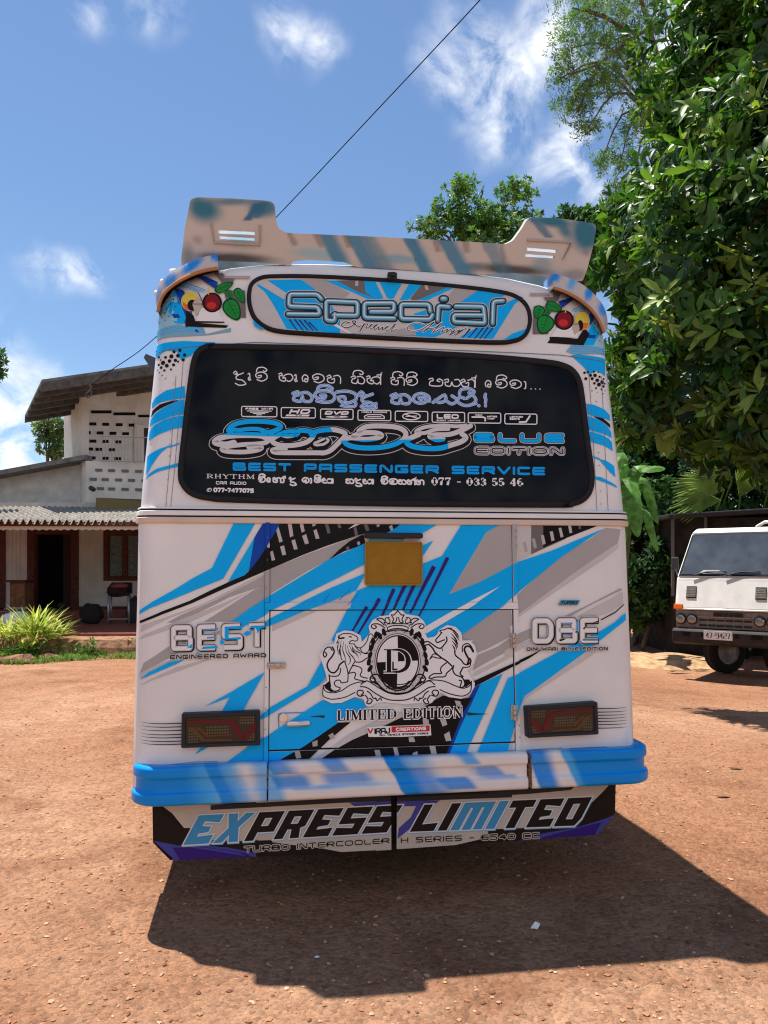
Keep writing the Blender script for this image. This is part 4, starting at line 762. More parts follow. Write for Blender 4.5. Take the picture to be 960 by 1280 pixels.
words(wl, 'RHYTHM', [(258.5, 592.8), (318, 593.8), (318, 598.8), (258.5, 597.8)], [(1.25, 'letterwhite')], font=SF, gap=.2, r=0, sq=True); words(wl, 'CAR AUDIO', [(270.5, 602.2), (307.5, 602.8), (307.5, 605.9), (270.5, 605.3)], [(.9, 'letterwhite')], gap=.4)
wl.stroke(ellipse(261.8, 612.6, 3.0, 2.1, 14, rot=-15), .7, 'letterwhite', closed=True); wl.stroke([(260, 614), (261, 612), (263.5, 611)], .9, 'letterwhite'); words(wl, '077-7477075', [(267.8, 610.6), (316.5, 611.6), (316.5, 615.6), (267.8, 614.6)], [(1.75, 'letterwhite')], gap=.45)
words(wl, 'BEST PASSENGER SERVICE', [(292.5, 579.8), (679, 585.6), (679, 593), (292.5, 587.2)], [(3.1, 'letterblue'), (2.2, 'blue'), (.8, 'letterblue')], gap=.42, r=.1)
words(wl, 'BLUE', [(594, 543.5), (702, 544.5), (702, 552), (594, 551)], [(6.4, 'silver'), (4.8, 'seam'), (3.6, 'blue')], gap=.45, r=.22); words(wl, 'EDITION', [(594.5, 560.5), (702.5, 561.5), (702.5, 567.5), (594.5, 566.5)], [(6.2, 'silver'), (4.8, 'seam'), (3.4, 'silver'), (1.6, 'seam')], gap=.4, r=.3)
# pictogram badges
BX = [(302, 346, 508.5), (351.5, 394, 510.0), (400.5, 441, 511.8), (447, 488, 513.3), (493.5, 534, 514.5), (539.5, 580, 515.7), (584.5, 625, 516.5), (630, 670, 517.8)]
for i, (x0, x1, y) in enumerate(BX):
    y1 = y + 12.6; wl.stroke(fillet([(x0, y), (x1, y + .5), (x1, y1 + .5), (x0, y1)], 2.2, True, 3), 1.25, 'letterwhite', closed=True)
    m = lambda u, v: (x0 + (x1 - x0) * u, y + 12.6 * v + .4 * u)
    F4 = lambda a, b, c, d: [m(a, b), m(c, b), m(c, d), m(a, d)]
    if i == 0:
        words(wl, 'FREE WI-FI', F4(.12, .16, .88, .30), [(1.0, 'letterwhite')], gap=.5)
        for k, (a, v) in enumerate(((.34, .45), (.25, .58), (.16, .70), (.07, .84))): wl.stroke([m(.5 - a, v), m(.5, v - .02), m(.5 + a, v)], 1.1, 'letterwhite')
    elif i == 1: words(wl, 'HD', F4(.28, .2, .82, .55), [(2.0, 'letterwhite')], gap=.4, slant=.25); wl.poly([m(.16, .68), m(.84, .68), m(.8, .86), m(.12, .86)], 'letterwhite'); words(wl, 'TV', F4(.42, .72, .6, .82), [(.8, 'seam')], gap=.4)
    elif i == 2: words(wl, 'DVD', F4(.16, .25, .84, .5), [(1.9, 'letterwhite')], gap=.35, slant=.25); wl.poly(ellipse(*m(.5, .76), 14, 1.2, 18), 'letterwhite'); words(wl, 'VIDEO', F4(.4, .72, .6, .8), [(.5, 'seam')], gap=.4)
    elif i == 3: words(wl, 'MOBILE CHARGING', F4(.12, .13, .88, .24), [(.6, 'letterwhite')], gap=.5); wl.stroke([m(.2, .8), m(.2, .6), m(.3, .42), m(.7, .42), m(.8, .6), m(.8, .8), m(.2, .8)], 1.3, 'letterwhite'); wl.stroke([m(.3, .62), m(.7, .62)], 1.2, 'letterwhite')
    elif i == 4: wl.stroke(ellipse(*m(.5, .5), 11, 4.3, 20), 1.4, 'letterwhite', closed=True); wl.stroke([m(.3, .3), m(.7, .7)], 1.3, 'letterwhite'); wl.stroke([m(.33, .52), m(.66, .46)], 1.0, 'letterwhite')
    elif i == 5: words(wl, 'LED', F4(.16, .25, .8, .58), [(1.8, 'letterwhite')], gap=.35); words(wl, 'SMART LIGHTING', F4(.14, .76, .86, .86), [(.6, 'letterwhite')], gap=.5)
    elif i == 6: wl.stroke([m(.12, .42), m(.45, .42), m(.52, .5), m(.52, .78)], 2.0, 'letterwhite'); wl.stroke([m(.22, .22), m(.42, .22)], 1.2, 'letterwhite'); wl.stroke([m(.32, .22), m(.32, .4)], 1.2, 'letterwhite'); words(wl, 'WATER', F4(.58, .3, .88, .42), [(.7, 'letterwhite')], gap=.5); words(wl, 'TAP', F4(.58, .52, .8, .64), [(.7, 'letterwhite')], gap=.5)
    else: wl.stroke([m(.46, .82), m(.66, .78), m(.78, .2)], 2.2, 'letterwhite'); words(wl, 'LEATHER', F4(.16, .24, .56, .36), [(.7, 'letterwhite')], gap=.5); words(wl, 'SEATS', F4(.16, .46, .46, .58), [(.7, 'letterwhite')], gap=.5)
lett = wl.mesh('glass_pane', on_glass, base=.009, step=.00006, parent=wg)
two.mesh('window_lettering', on_glass, clip=[(240, 500), (395, 500), (420, 548.5), (240, 543)], base=.0092, step=.00006, parent=wg); t2 = Canvas(); t2.it = two.it
t2.mesh('window_lettering', on_glass, clip=[(426, 551), (560, 549), (560, 590), (426, 590)], base=.0092, step=.00006, parent=wg)
# fold the two-tone pieces into the one lettering mesh
def absorb(dst, names):
    bm = bmesh.new(); bm.from_mesh(dst.data)
    for o in list(COL.objects):
        if o is not dst and o.parent is dst.parent and o.name.split('.')[0] in names:
            for m in o.data.materials:
                if m.name not in [x.name for x in dst.data.materials]: dst.data.materials.append(m)
            mp = [[x.name for x in dst.data.materials].index(m.name) for m in o.data.materials]; n0 = len(bm.faces); bm.from_mesh(o.data); bm.faces.ensure_lookup_table()
            for f in bm.faces[n0:]: f.material_index = mp[f.material_index] if f.material_index < len(mp) else 0
            bpy.data.objects.remove(o)
    bm.to_mesh(dst.data); bm.free()
absorb(lett, ['window_lettering'])

# ---- destination panel ------------------------------------------------------------------------
SPEC = [(345, 344.5), (400, 345), (490, 350), (570, 357), (622, 363.5), (645, 370), (658, 381), (663, 395), (662, 410), (655, 422), (640, 428.5), (610, 430), (500, 425.5), (400, 420), (352, 416.5), (332, 411), (318, 400), (311, 384), (310, 366), (314, 354), (326, 346.5)]
sp = catmull(SPEC, 4, True)
dp = ring_mesh('destination_panel', [(inset(sp, -1.2), 0), (inset(sp, -.9), .010), (inset(sp, -.1), .012), (inset(sp, .0), .018), (inset(sp, 3.2), .018), (inset(sp, 4.4), .008)], on_glass, ['rubber'], bus)
dp['label'] = 'rounded sign panel above the rear window with the word Special'
sc = Canvas(); sc.poly(inset(sp, 3.6), 'palegrey', 0)
SPc = (340, 350, 6); SQ = (480, 350, 5.333)
S5 = (300, 330, 8); S6 = (580, 330, 8)
def SPQ(col, k, *uv): sc.poly(q(k, *uv), col)
SPQ('blue', S5, (160, 215), (250, 290), (330, 410), (465, 655), (1000, 700), (1000, 560), (900, 400), (760, 250), (600, 160), (270, 170), (480, 310), (440, 360), (190, 210)); SPQ('blue', S5, (130, 560), (300, 640), (200, 660), (140, 620)); SPQ('grey', S5, (610, 160), (860, 160), (1100, 300), (960, 420), (780, 280))
SPQ('blue', S6, (-30, 360), (130, 265), (430, 300), (330, 370), (240, 450), (100, 560), (-300, 740), (-600, 720), (-500, 500)); SPQ('blue', S6, (590, 340), (500, 410), (285, 755), (-60, 740), (200, 600), (330, 430), (560, 330)); SPQ('blue', S6, (625, 650), (480, 700), (390, 760), (560, 760), (620, 720)); SPQ('grey', S6, (-80, 225), (150, 250), (120, 280), (0, 360), (-200, 480), (-250, 430))
SPQ('blue', SPc, (400, 10), (560, 80), (730, 155), (860, 160), (700, 90), (500, 10)); SPQ('midgrey', SPc, (480, 10), (690, 5), (700, 100), (780, 145), (640, 95)); SPQ('blue', SPc, (690, 10), (770, 10), (835, 140), (780, 145), (700, 90)); SPQ('blue', SPc, (800, 12), (980, 20), (900, 140), (860, 140))
SPQ('blue', SQ, (0, 20), (120, 25), (60, 130), (30, 130)); SPQ('blue', SQ, (165, 30), (250, 35), (160, 135), (100, 140)); SPQ('midgrey', SQ, (250, 35), (440, 45), (290, 110), (200, 145), (170, 130)); SPQ('dash', SQ, (265, 35), (285, 35), (295, 70), (275, 70)); SPQ('dash', SPc, (625, 12), (645, 12), (645, 50), (622, 50)); SPQ('blue', SQ, (440, 45), (480, 50), (260, 150), (220, 140))
SPQ('grey', SPc, (580, 400), (760, 410), (900, 390), (1060, 350), (1080, 420), (700, 430)); SPQ('letterwhite', SPc, (440, 335), (480, 335), (600, 405), (560, 400))
sc.L += 1
for k, a, b in ((SPc, (130, 300), (190, 385)), (SPc, (170, 300), (235, 385)), (SPc, (205, 305), (270, 385)), (SPc, (240, 305), (310, 385)), (SPc, (275, 320), (340, 385)), (SQ, (660, 320), (600, 395)), (SQ, (690, 320), (635, 395)), (SQ, (720, 325), (665, 395)), (SQ, (620, 320), (560, 390)), (SQ, (570, 330), (520, 390))): sc.stroke([q(k, a)[0], q(k, b)[0]], 2.0, 'purple', sc.L, taper=(1, .5))
big = [fillet(q(SPc, (370, 150), (340, 115), (130, 115), (125, 205), (345, 212), (360, 265), (120, 262)), 4, n=4), fillet(q(SPc, (470, 262), (470, 315), (405, 310), (405, 165), (640, 175), (640, 275), (460, 272)), 3.5, n=4), fillet(q(SPc, (740, 245), (910, 245), (915, 180), (690, 182), (690, 290), (915, 295)), 4, n=4),
       fillet(q(SQ, (305, 215), (300, 170), (110, 168), (110, 265), (305, 270), (320, 240)), 4, n=4), q(SQ, (385, 132), (405, 132)), fillet(q(SQ, (430, 185), (360, 180), (355, 275)), 3, n=4), fillet(q(SQ, (475, 182), (660, 185), (670, 295), (460, 285), (462, 240), (660, 242)), 3.5, n=4), fillet(q(SQ, (790, 145), (725, 150), (720, 295)), 4, n=4)]
for dx, dy, w, c in ((0, 0, 10.6, 'palegrey'), (0, .2, 9.0, 'seam'), (0, 0, 7.2, 'deepteal'), (0, -.3, 5.4, 'teal'), (-.2, -.8, 3.6, 'steelblue'), (-.3, -1.2, 1.3, 'glint')):
    sc.L += 1
    for i, p in enumerate(big): sc.stroke([(x + dx, y + dy) for x, y in p], w * (1.15 if i == 4 else 1), c, sc.L)
scr = catmull(q(SPc, (520, 310), (540, 365), (610, 360), (640, 315), (590, 310), (600, 350), (640, 360), (670, 320), (660, 355), (690, 345)), 4)
def script(pts, w=1.5):
    for d, ww, c in ((.0, w + 1.6, 'letterwhite'), (.3, w, 'seam')): sc.L += 1; sc.stroke([(x, y + d) for x, y in catmull(pts, 4)], ww, c, sc.L)
script(q(SPc, (580, 325), (545, 318), (520, 345), (560, 362), (610, 340), (625, 312), (600, 316), (640, 350), (670, 345)), 1.2)
script(q(SPc, (690, 325), (655, 392), (690, 340), (715, 335), (700, 365), (735, 350), (750, 335), (735, 345), (735, 372), (765, 355), (790, 338), (765, 350), (770, 376), (800, 352), (795, 378), (830, 355), (820, 380), (850, 360), (870, 350), (850, 368), (860, 385), (890, 365), (925, 330), (890, 388), (930, 372)), .9)
script(q(SQ, (260, 300), (210, 290), (160, 310), (160, 340), (230, 340), (300, 300), (330, 285), (260, 350), (290, 330), (340, 320), (380, 290), (320, 355), (370, 330), (395, 320), (380, 350), (420, 330), (410, 355), (440, 332), (450, 352), (470, 335), (430, 372), (470, 350), (500, 335), (490, 352), (520, 335), (470, 372), (510, 345), (550, 320)), .9)
sc.mesh('sign_face', on_glass, clip=None, base=.009, step=.00008, parent=dp)
wm = MB(); c0 = on_glass(489, 347, .012); wm.box(c0 - Vector((.022, .03, .022)), c0 + Vector((.022, .0, .012))); wm.box(c0 - Vector((.012, .045, .012)), c0 + Vector((.012, -.02, .008))); wm.build('sign_latch', ['darkmetal'], bus, bevel=.004)

# ---- airbrushed paint helper ---------------------------------------------------------------
def paint(o, fn):
    a = o.data.color_attributes.new('paint', 'FLOAT_COLOR', 'POINT'); arr = []
    for v in o.data.vertices: arr += [*fn(v.co), 1]
    a.data.foreach_set('color', arr)
def bands(base, bl, line, wob=2.0):
    """sprayed slanting streaks: (x, width, slant, v0, v1, colour, strength, soft left, soft right), v measured across the piece"""
    def fn(co):
        x, y = proj(co); v = y - line(x); c = Vector(base)
        for (x0, w, sl, v0, v1, col, st, fl, fr) in bl:
            u = x - x0 - sl * v + wob * noise.noise(co * 26) + 1.2 * wob * noise.noise(co * 7); k = 1.0
            if u < 0: k = max(0, 1 + u / fl)
            elif u > w: k = max(0, 1 - (u - w) / fr)
            k *= min(1, max(0, (v - v0) / 2 + .5)) * min(1, max(0, (v1 - v) / 2 + .5)); c = c.lerp(Vector(col), st * k * k * (3 - 2 * k))
        return c
    return fn
def blobs(base, bl, nscale=22, namp=.35, soft=.45):
    """bl = [(px,py,rx,ry,rot,colour,strength)] in photo positions on the painted thing"""
    def fn(co):
        x, y = proj(co); c = Vector(base); n = noise.noise(co * nscale) * namp
        for (bx, by, rx, ry, rot, col, st) in bl:
            cr, sr = math.cos(math.radians(rot)), math.sin(math.radians(rot)); dx, dy = x - bx, y - by; u, v = (dx * cr + dy * sr) / rx, (-dx * sr + dy * cr) / ry
            d = math.sqrt(u * u + v * v) + n; k = st * min(1, max(0, (1.1 - d) / soft)); k = k * k * (3 - 2 * k); c = c.lerp(Vector(col), k)
        return c
    return fn
mat('airbrush', (.6, .6, .6), .32, attr='paint', var=.04, coat=.1)
PALE, BLUEP, TEALP, DUSK = (.70, .64, .59), (.003, .25, .74), (.035, .20, .32), (.20, .16, .15)

# ---- bumper: three ribbed sections ------------------------------------------------------------
def bumper(x0, x1, bl, base=(.76, .72, .70)):
    prof = [(0, .765), (.045, .767), (.058, .758), (.060, .722), (.050, .714), (.048, .708), (.048, .668), (.051, .661), (.064, .654), (.064, .618), (.056, .608), (0, .606)]
    fine = []
    for (o0, z0), (o1, z1) in zip(prof, prof[1:]):
        k = max(1, int(abs(z1 - z0) / .008)); fine += [(o0 + (o1 - o0) * t / k, z0 + (z1 - z0) * t / k) for t in range(k)]
    prof = fine + [prof[-1]]
    path = []
    R = .07; XL, XR = -1.075, 1.125
    if x0 < -1.1: path += [(XL, .42), (XL, .3), (XL, .12)] + [(XL + R - R * math.cos(t), -.04 + R - R * math.sin(t)) for t in np.linspace(0, PI / 2, 8)]
    else: path.append((x0, -.04))
    a, b = (max(x0, XL + R) + .005, min(x1, XR - R) - .005); path += [(x, -.04) for x in np.arange(a, b, .007)]
    if x1 > 1.1: path += [(XR - R + R * math.sin(t), -.04 + R - R * math.cos(t)) for t in np.linspace(0, PI / 2, 8)] + [(XR, .12), (XR, .3), (XR, .42)]
    else: path.append((x1, -.04))
    V = []; F = []; n = len(prof)
    for i, (x, y) in enumerate(path):
        a, b = path[max(i - 1, 0)], path[min(i + 1, len(path) - 1)]; d = Vector((b[0] - a[0], b[1] - a[1], 0)).normalized(); nn = Vector((d.y, -d.x, 0))
        for (o, z) in prof: V.append(Vector((x, y, z)) + nn * o)
    for i in range(len(path) - 1):
        for j in range(n): F.append((i * n + j, (i + 1) * n + j, (i + 1) * n + (j + 1) % n, i * n + (j + 1) % n))
    F += [tuple(range(n)), tuple(range((len(path) - 1) * n, len(path) * n))[::-1]]
    o = pyd('bumper_section', V, F, bus, ['airbrush'])
    bm = bmesh.new(); bm.from_mesh(o.data); bmesh.ops.recalc_face_normals(bm, faces=bm.faces); bm.to_mesh(o.data); bm.free()
    for p in o.data.polygons: p.use_smooth = True
    md = o.modifiers.new('b', 'BEVEL'); md.width = .003; md.segments = 1; md.limit_method = 'ANGLE'; md.angle_limit = .6
    paint(o, bands(base, bl, lambda x: 985 - .0486 * (x - 167))); return o
SKB = (.07, .40, .80)
bumper(-1.2, -.572, [(100, 160, .1, -40, 40, SKB, 1, 9, 55), (100, 128, .2, -40, 40, BLUEP, 1, 9, 42), (268, 10, .45, -40, 40, BLUEP, .95, 3, 34), (286, 10, .45, -40, 40, SKB, .6, 4, 22), (330, 12, .15, -40, 40, SKB, .8, 22, 5)])
bumper(-.566, .572, [(330, 12, .3, -40, 40, SKB, .8, 4, 15), (352, 16, .9, -30, -8, BLUEP, .8, 5, 22), (344, 34, .5, -6, 9, BLUEP, .85, 6, 16), (360, 40, .8, 9, 13, SKB, .6, 8, 30), (424, 14, .8, -30, -8, BLUEP, .8, 14, 12), (412, 40, .6, -6, 7, BLUEP, .75, 16, 20), (400, 60, .5, 7, 12, SKB, .6, 16, 30),
    (492, 16, .55, -40, 40, BLUEP, 1, 2.5, 20), (510, 20, .7, -8, 30, BLUEP, .8, 6, 30), (520, 16, .7, -30, -8, SKB, .7, 8, 24), (545, 26, 1.0, 6, 22, BLUEP, .85, 14, 10), (596, 10, .9, -30, -9, SKB, .9, 14, 8), (602, 20, .8, -6, 6, BLUEP, .75, 22, 8), (610, 26, .6, 5, 10, BLUEP, .6, 24, 6)])
bumper(.590, 1.2, [(668, 16, .35, -40, 40, BLUEP, .95, 3.5, 14), (712, 120, .5, -40, 40, SKB, 1, 5, 30), (724, 160, .45, -40, 40, BLUEP, 1, 8, 30)])
rs = MB()
for i in range(14):
    z = random.uniform(.62, .75); rs.box((.573 + random.uniform(0, .006), -.100 + random.uniform(0, .01), z - .006), (.589, -.08, z + random.uniform(.004, .012)))
rs.box((.571, -.075, .62), (.592, -.03, .755)); rs.build('bumper_bracket', [mat('rust', (.16, .085, .05), .8, var=.4, vscale=90)], bus)

# ---- skirt below the bumper --------------------------------------------------------------------
sk = Canvas()
def on_skirt(px, py, off=0.):
    r = ray(px, py); p = CAM + r * ((.0 - CAM.y) / r.y); k = max(0, abs(p.x) - .93); return Vector((p.x, k * k * 1.6 - off, p.z))
SK1, SK2, SK3, SK4 = (180, 980, 6), (330, 980, 6), (480, 980, 6), (620, 970, 6)
def K(col, k, *uv): sk.poly(q(k, *uv), col)
K('cream', SK1, (120, 160), (210, 220), (300, 330), (400, 330), (500, 420), (700, 430), (860, 420), (960, 400), (960, 150)); K('cream', SK2, (-60, 130), (960, 90), (960, 490), (580, 510), (420, 480), (200, 455), (-60, 420)); K('cream', SK3, (-60, 110), (960, 70), (960, 380), (700, 420), (480, 470), (-60, 500)); K('cream', SK4, (-60, 130), (870, 55), (690, 225), (600, 380), (200, 400), (-60, 420))
K('darkmetal', SK2, (-400, 160), (960, 85), (960, 125), (600, 140), (-400, 195)); K('darkmetal', SK3, (-60, 110), (960, 62), (960, 100), (420, 120), (-60, 140)); K('darkmetal', SK4, (-60, 100), (600, 70), (560, 105), (240, 135), (-60, 150))
K('violet', SK1, (60, 430), (260, 460), (420, 460), (700, 480), (960, 530), (960, 570), (200, 600)); K('purple', SK1, (215, 480), (420, 470), (600, 490), (760, 520), (860, 570), (280, 585)); K('skirtblack', SK1, (440, 440), (640, 430), (960, 420), (960, 550), (760, 500), (600, 470)); K('skirtblack', SK2, (-60, 420), (200, 455), (420, 480), (580, 510), (500, 540), (-60, 560))
K('skirtblack', SK3, (480, 470), (700, 420), (860, 375), (960, 340), (960, 480), (480, 490)); K('skirtblack', SK4, (-60, 400), (200, 390), (230, 380), (620, 370), (720, 230), (860, 60), (930, 50), (920, 500), (-60, 520)); K('violet', SK4, (110, 500), (350, 430), (600, 385), (890, 300), (790, 440), (300, 510)); K('purple', SK4, (240, 490), (450, 430), (790, 345), (740, 440), (400, 500))
K('violet', SK2, (640, 140), (960, 125), (960, 160), (680, 168)); K('violet', SK3, (-60, 130), (420, 122), (380, 150), (310, 190), (260, 260), (200, 330), (100, 410), (110, 330), (200, 250), (240, 165), (-60, 170))
K('skirtblack', SK1, (30, 170), (120, 180), (210, 260), (300, 335), (345, 338), (260, 450), (200, 450), (60, 435), (40, 435)); K('black', SK1, (50, 440), (75, 445), (215, 555), (200, 580), (60, 480))
# slanted block letters
GL = {'E': [[(0, 0), (0, 1), (1, 1), (1, .72), (.38, .78), (.38, .62), (.75, .58), (.75, .40), (.38, .36), (.38, .26), (1, .30), (1, 0)]], 'X': [[(0, 0), (.32, .5), (.02, 1), (.40, 1), (.54, .72), (.70, 1), (1.08, 1), (.72, .5), (1, 0), (.62, 0), (.5, .26), (.36, 0)]], 'P': [[(0, 0), (0, 1), (1, 1), (1, .28), (.36, .28), (.36, 0)], [(.36, .5), (.36, .78), (.64, .78), (.64, .5)]],
      'R': [[(0, 0), (0, 1), (1, 1), (1, .42), (.84, .36), (1, 0), (.64, 0), (.52, .32), (.36, .32), (.36, 0)], [(.36, .52), (.36, .78), (.64, .78), (.64, .52)]], 'S': [[(0, 0), (0, .28), (.64, .24), (.64, .40), (0, .40), (0, 1), (1, 1), (1, .72), (.36, .78), (.36, .6), (1, .6), (1, 0)]], 'L': [[(0, 0), (0, 1), (.36, 1), (.36, .26), (1, .30), (1, 0)]], 'I': [[(0, 0), (0, 1), (.38, 1), (.38, 0)]],
      'M': [[(0, 0), (0, 1), (1.3, 1), (1.3, 0), (.94, 0), (.94, .8), (.83, .8), (.83, 0), (.47, 0), (.47, .8), (.36, .8), (.36, 0)]], 'T': [[(.3, 0), (.3, .74), (0, .74), (0, 1), (1, 1), (1, .74), (.68, .74), (.68, 0)]], 'D': [[(0, 0), (0, 1), (1, 1), (1, .25), (.86, 0)], [(.36, .24), (.36, .78), (.64, .78), (.64, .24)]]}
def slab(text, quad, cols, w, slant=.62, gap=.16):
    ws = [max(p[0] for p in GL[c][0]) for c in text]; tot = sum(ws) + gap * (len(text) - 1) + slant
    (ax, ay), (bx, by), (cx, cy), (dx, dy) = quad
    def mp(u, v): s = (u + slant * v) / tot; t = 1 - v; return (ax * (1 - s) * (1 - t) + bx * s * (1 - t) + cx * s * t + dx * (1 - s) * t, ay * (1 - s) * (1 - t) + by * s * (1 - t) + cy * s * t + dy * (1 - s) * t)
    x = 0; sk.L += 1; L = sk.L; sk.L += 2
    for c, wd, col in zip(text, ws, cols):
        for lp in GL[c]:
            pts = [mp(x + u, v) for u, v in lp]
            sk.stroke([(a + .6, b + 1.4) for a, b in pts], 2.6, 'steelblue', L, closed=True, sq=True); sk.stroke(pts, 3.0, 'silver', L + 1, closed=True, sq=True)
        sk.poly([mp(x + u, v) for u, v in GL[c][0]], col, L + 2, holes=[[mp(x + u, v) for u, v in h] for h in GL[c][1:]]); x += wd + gap
slab('EXPRESS', [(229, 1020), (503, 1006), (503, 1039), (229, 1056)], ['lettersky'] * 2 + ['skirtblack'] * 5, 1)
slab('LIMITED', [(512, 1006.5), (740, 996), (740, 1031), (512, 1039.5)], ['skirtblack', 'skirtblack', 'lettersky', 'lettersky', 'skirtblack', 'skirtblack', 'skirtblack'], 1)
words(sk, 'TURBO INTERCOOLER', [(306, 1058.5), (486, 1048.0), (486, 1053.2), (306, 1064.5)], [(3.4, 'cream'), (1.35, 'skirtblack')], gap=.34, r=.28); words(sk, 'H SERIES - 6540 CC', [(501.5, 1047.2), (673, 1041.2), (673, 1047), (501.5, 1053)], [(3.2, 'cream'), (1.35, 'skirtblack')], gap=.36, r=.28)
for i, (x, y, t) in enumerate(((478, 997, 'HINO'), (530, 995, 'TURBO'), (566, 994.5, 'AIR'), (595, 993, 'POWER'), (625, 992, 'DIESEL'))[:0]): pass
left_clip = [(189.5, 1006), (488.6, 985), (489.2, 1063), (213, 1075.5), (190.3, 1055)]; right_clip = [(496.2, 985), (772, 976), (770.5, 1018), (746, 1043.5), (495.8, 1061.5)]
for cl, lb in ((left_clip, 'left half of the skirt with the word EXPRESS'), (right_clip, 'right half of the skirt with the word LIMITED')):
    o = sk.mesh('skirt_panel', on_skirt, clip=cl, base=0, step=.0001, lattice=([190, 193, 197, 202, 208, 215, 740, 748, 755, 761, 766], []), parent=bus, basecol='skirtblack', thick=.012); o['label'] = lb
sb = MB(); sb.box((-.90, .03, .36), (.90, .06, .60)); sb.build('skirt_backing', ['seam'], bus)
ch = MB()
for x in (-.45, .45): ch.box((x - .06, .3, .42), (x + .06, 8.2, .60))
ch.box((-1.0, .5, .55), (1.0, 8.0, .64)); ch.tube([(-.5, 1.5, .35), (-.5, .2, .34)], .04); ch.build('chassis', ['seam'], bus)
def wheel(c, r, w, parent, ax=Vector((1, 0, 0)), name='wheel'):
    m = MB(); t = MB()
    a = ax.normalized(); b = a.cross(UP).normalized()
    def lathe(pr, mbx, n=28, mi=0):
        V = []; F = []
        for (rr, xx) in pr:
            for k in range(n): th = 2 * PI * k / n; V.append(Vector(c) + a * xx + (b * math.cos(th) + UP * math.sin(th)) * rr)
        for i in range(len(pr) - 1):
            for k in range(n): F.append((i * n + k, i * n + (k + 1) % n, (i + 1) * n + (k + 1) % n, (i + 1) * n + k))
        mbx.add(V, F, mi)
    lathe([(r * .58, -w / 2), (r * .9, -w / 2), (r, -w * .36), (r, -w * .12), (r * .985, -w * .1), (r * .985, w * .1), (r, w * .12), (r, w * .36), (r * .9, w / 2), (r * .58, w / 2)], t)
    lathe([(.01, -w * .1), (r * .2, -w * .1), (r * .22, -w * .2), (r * .5, -w * .2), (r * .58, -w * .5), (r * .58, w * .5), (r * .5, w * .2), (r * .22, w * .2), (r * .2, w * .1), (.01, w * .1)], m)
    o = t.build(name, ['tyre'], parent, smooth=True); m.build('rim', ['rim'], o, smooth=True); return o
mat('tyre', (.022, .02, .019), .85, var=.25, vscale=30, bump=.2, bscale=80); mat('rim', (.32, .30, .28), .5, metal=.4, var=.2, vscale=20)
for y in (2.6, 7.2):
    for x in (-.98, .98): wheel((x, y, .58), .48, .28, bus)

# ---- tail lamps -----------------------------------------------------------------------------
mat('lens', (.030, .022, .015), .16, spec=.3, coat=.15); mat('lensred', (.115, .012, .018), .16, coat=.2); mat('lensamber', (.11, .050, .020), .18, coat=.2); mat('led', (.13, .115, .065), .2, coat=.15)
def tail(k, quad, flip):
    tl = thing_part = None
    def mp(u, v, off):
        (ax, ay), (bx, by), (cx, cy), (dx, dy) = quad
        if flip: u = 1 - u
        x = ax * (1 - u) * (1 - v) + bx * u * (1 - v) + cx * u * v + dx * (1 - u) * v; y = ay * (1 - u) * (1 - v) + by * u * (1 - v) + cy * u * v + dy * (1 - u) * v
        return on_rear(x, y, off)
    rl = lambda d: fillet([(d, d * 2.2), (1 - d, d * 2.2), (1 - d, 1 - d * 2.2), (d, 1 - d * 2.2)], .03, True, 3)
    loops = [(rl(0), .004), (rl(.0), .046), (rl(.012), .052), (rl(.045), .052), (rl(.06), .040)]
    o = ring_mesh('tail_lamp', loops, mp, ['darkmetal'], bus, smooth=False)
    c = Canvas(); c.poly(rl(.055), 'lens', 0)
    red = catmull([(.05, .25), (.3, .25), (.58, .27), (.66, .36), (.74, .70), (.80, .78), (.86, .62), (.96, .36)], 5)
    c.L = 1; 
    for i in range(26):
        for j in range(9):
            u, v = .10 + i * .0325, .17 + j * .085
            if (u < .22 and v > .5) or (.3 < u < .62 and .38 < v < .66) or (u > .82 and v > .62) or (.74 < u < .92 and v < .42): c.poly([(u - .009, v - .024), (u + .009, v - .024), (u + .009, v + .024), (u - .009, v + .024)], 'led', 1)
    c.L = 2; c.stroke([(x, y) for x, y in red], .085, 'lensred', 3); c.stroke([(.08, .42), (.14, .44), (.28, .80), (.64, .82)], .06, 'lensamber', 2, sq=True); c.stroke([(.19, .42), (.22, .44), (.33, .68), (.64, .66)], .045, 'lensamber', 2, sq=True)
    c.mesh('lens', mp, base=.041, step=.0006, parent=o)
    return o
tail(1, [(228.5, 890), (325, 886.2), (325.5, 928.5), (228, 932)], False)['label'] = 'left tail lamp'
tail(1, [(653.5, 881.5), (741.5, 875.2), (743, 915.2), (655.5, 919.8)], True)['label'] = 'right tail lamp'

# ---- number plate and its lamp ---------------------------------------------------------------
def slab_on(name, pts, off0, off1, m, parent=bus, bevel=.004, mapper=on_rear):
    mbx = MB(); a = [mapper(x, y, off0) for x, y in pts]; b = [mapper(x, y, off1) for x, y in pts]; n = len(pts)
    mbx.add(a + b, [tuple(range(n)), tuple(range(n, 2 * n))[::-1]] + [(i, (i + 1) % n, (i + 1) % n + n, i + n) for i in range(n)]); return mbx.build(name, [m] if not isinstance(m, list) else m, parent, bevel=bevel)
np_ = slab_on('number_plate', fillet([(456, 677.5), (526.5, 678), (526.5, 731), (456, 731)], 2.5, True), .004, .018, 'amberplate'); np_['label'] = 'plain amber number plate with raised rim'
rim = fillet([(455.4, 677), (527, 677.5), (527, 731.6), (455.4, 731.6)], 2.5, True)
ring_mesh('plate_rim', [(rim, .004), (rim, .023), (inset(rim, 1.3), .023), (inset(rim, 1.5), .017)], on_rear, [mat('amberrim', (.34, .20, .045), .35)], np_, smooth=False)
slab_on('plate_lamp', fillet([(455, 666), (526, 666.6), (526.5, 673.5), (455, 673)], 2.5, True), .004, .052, 'darkmetal', bevel=.008)
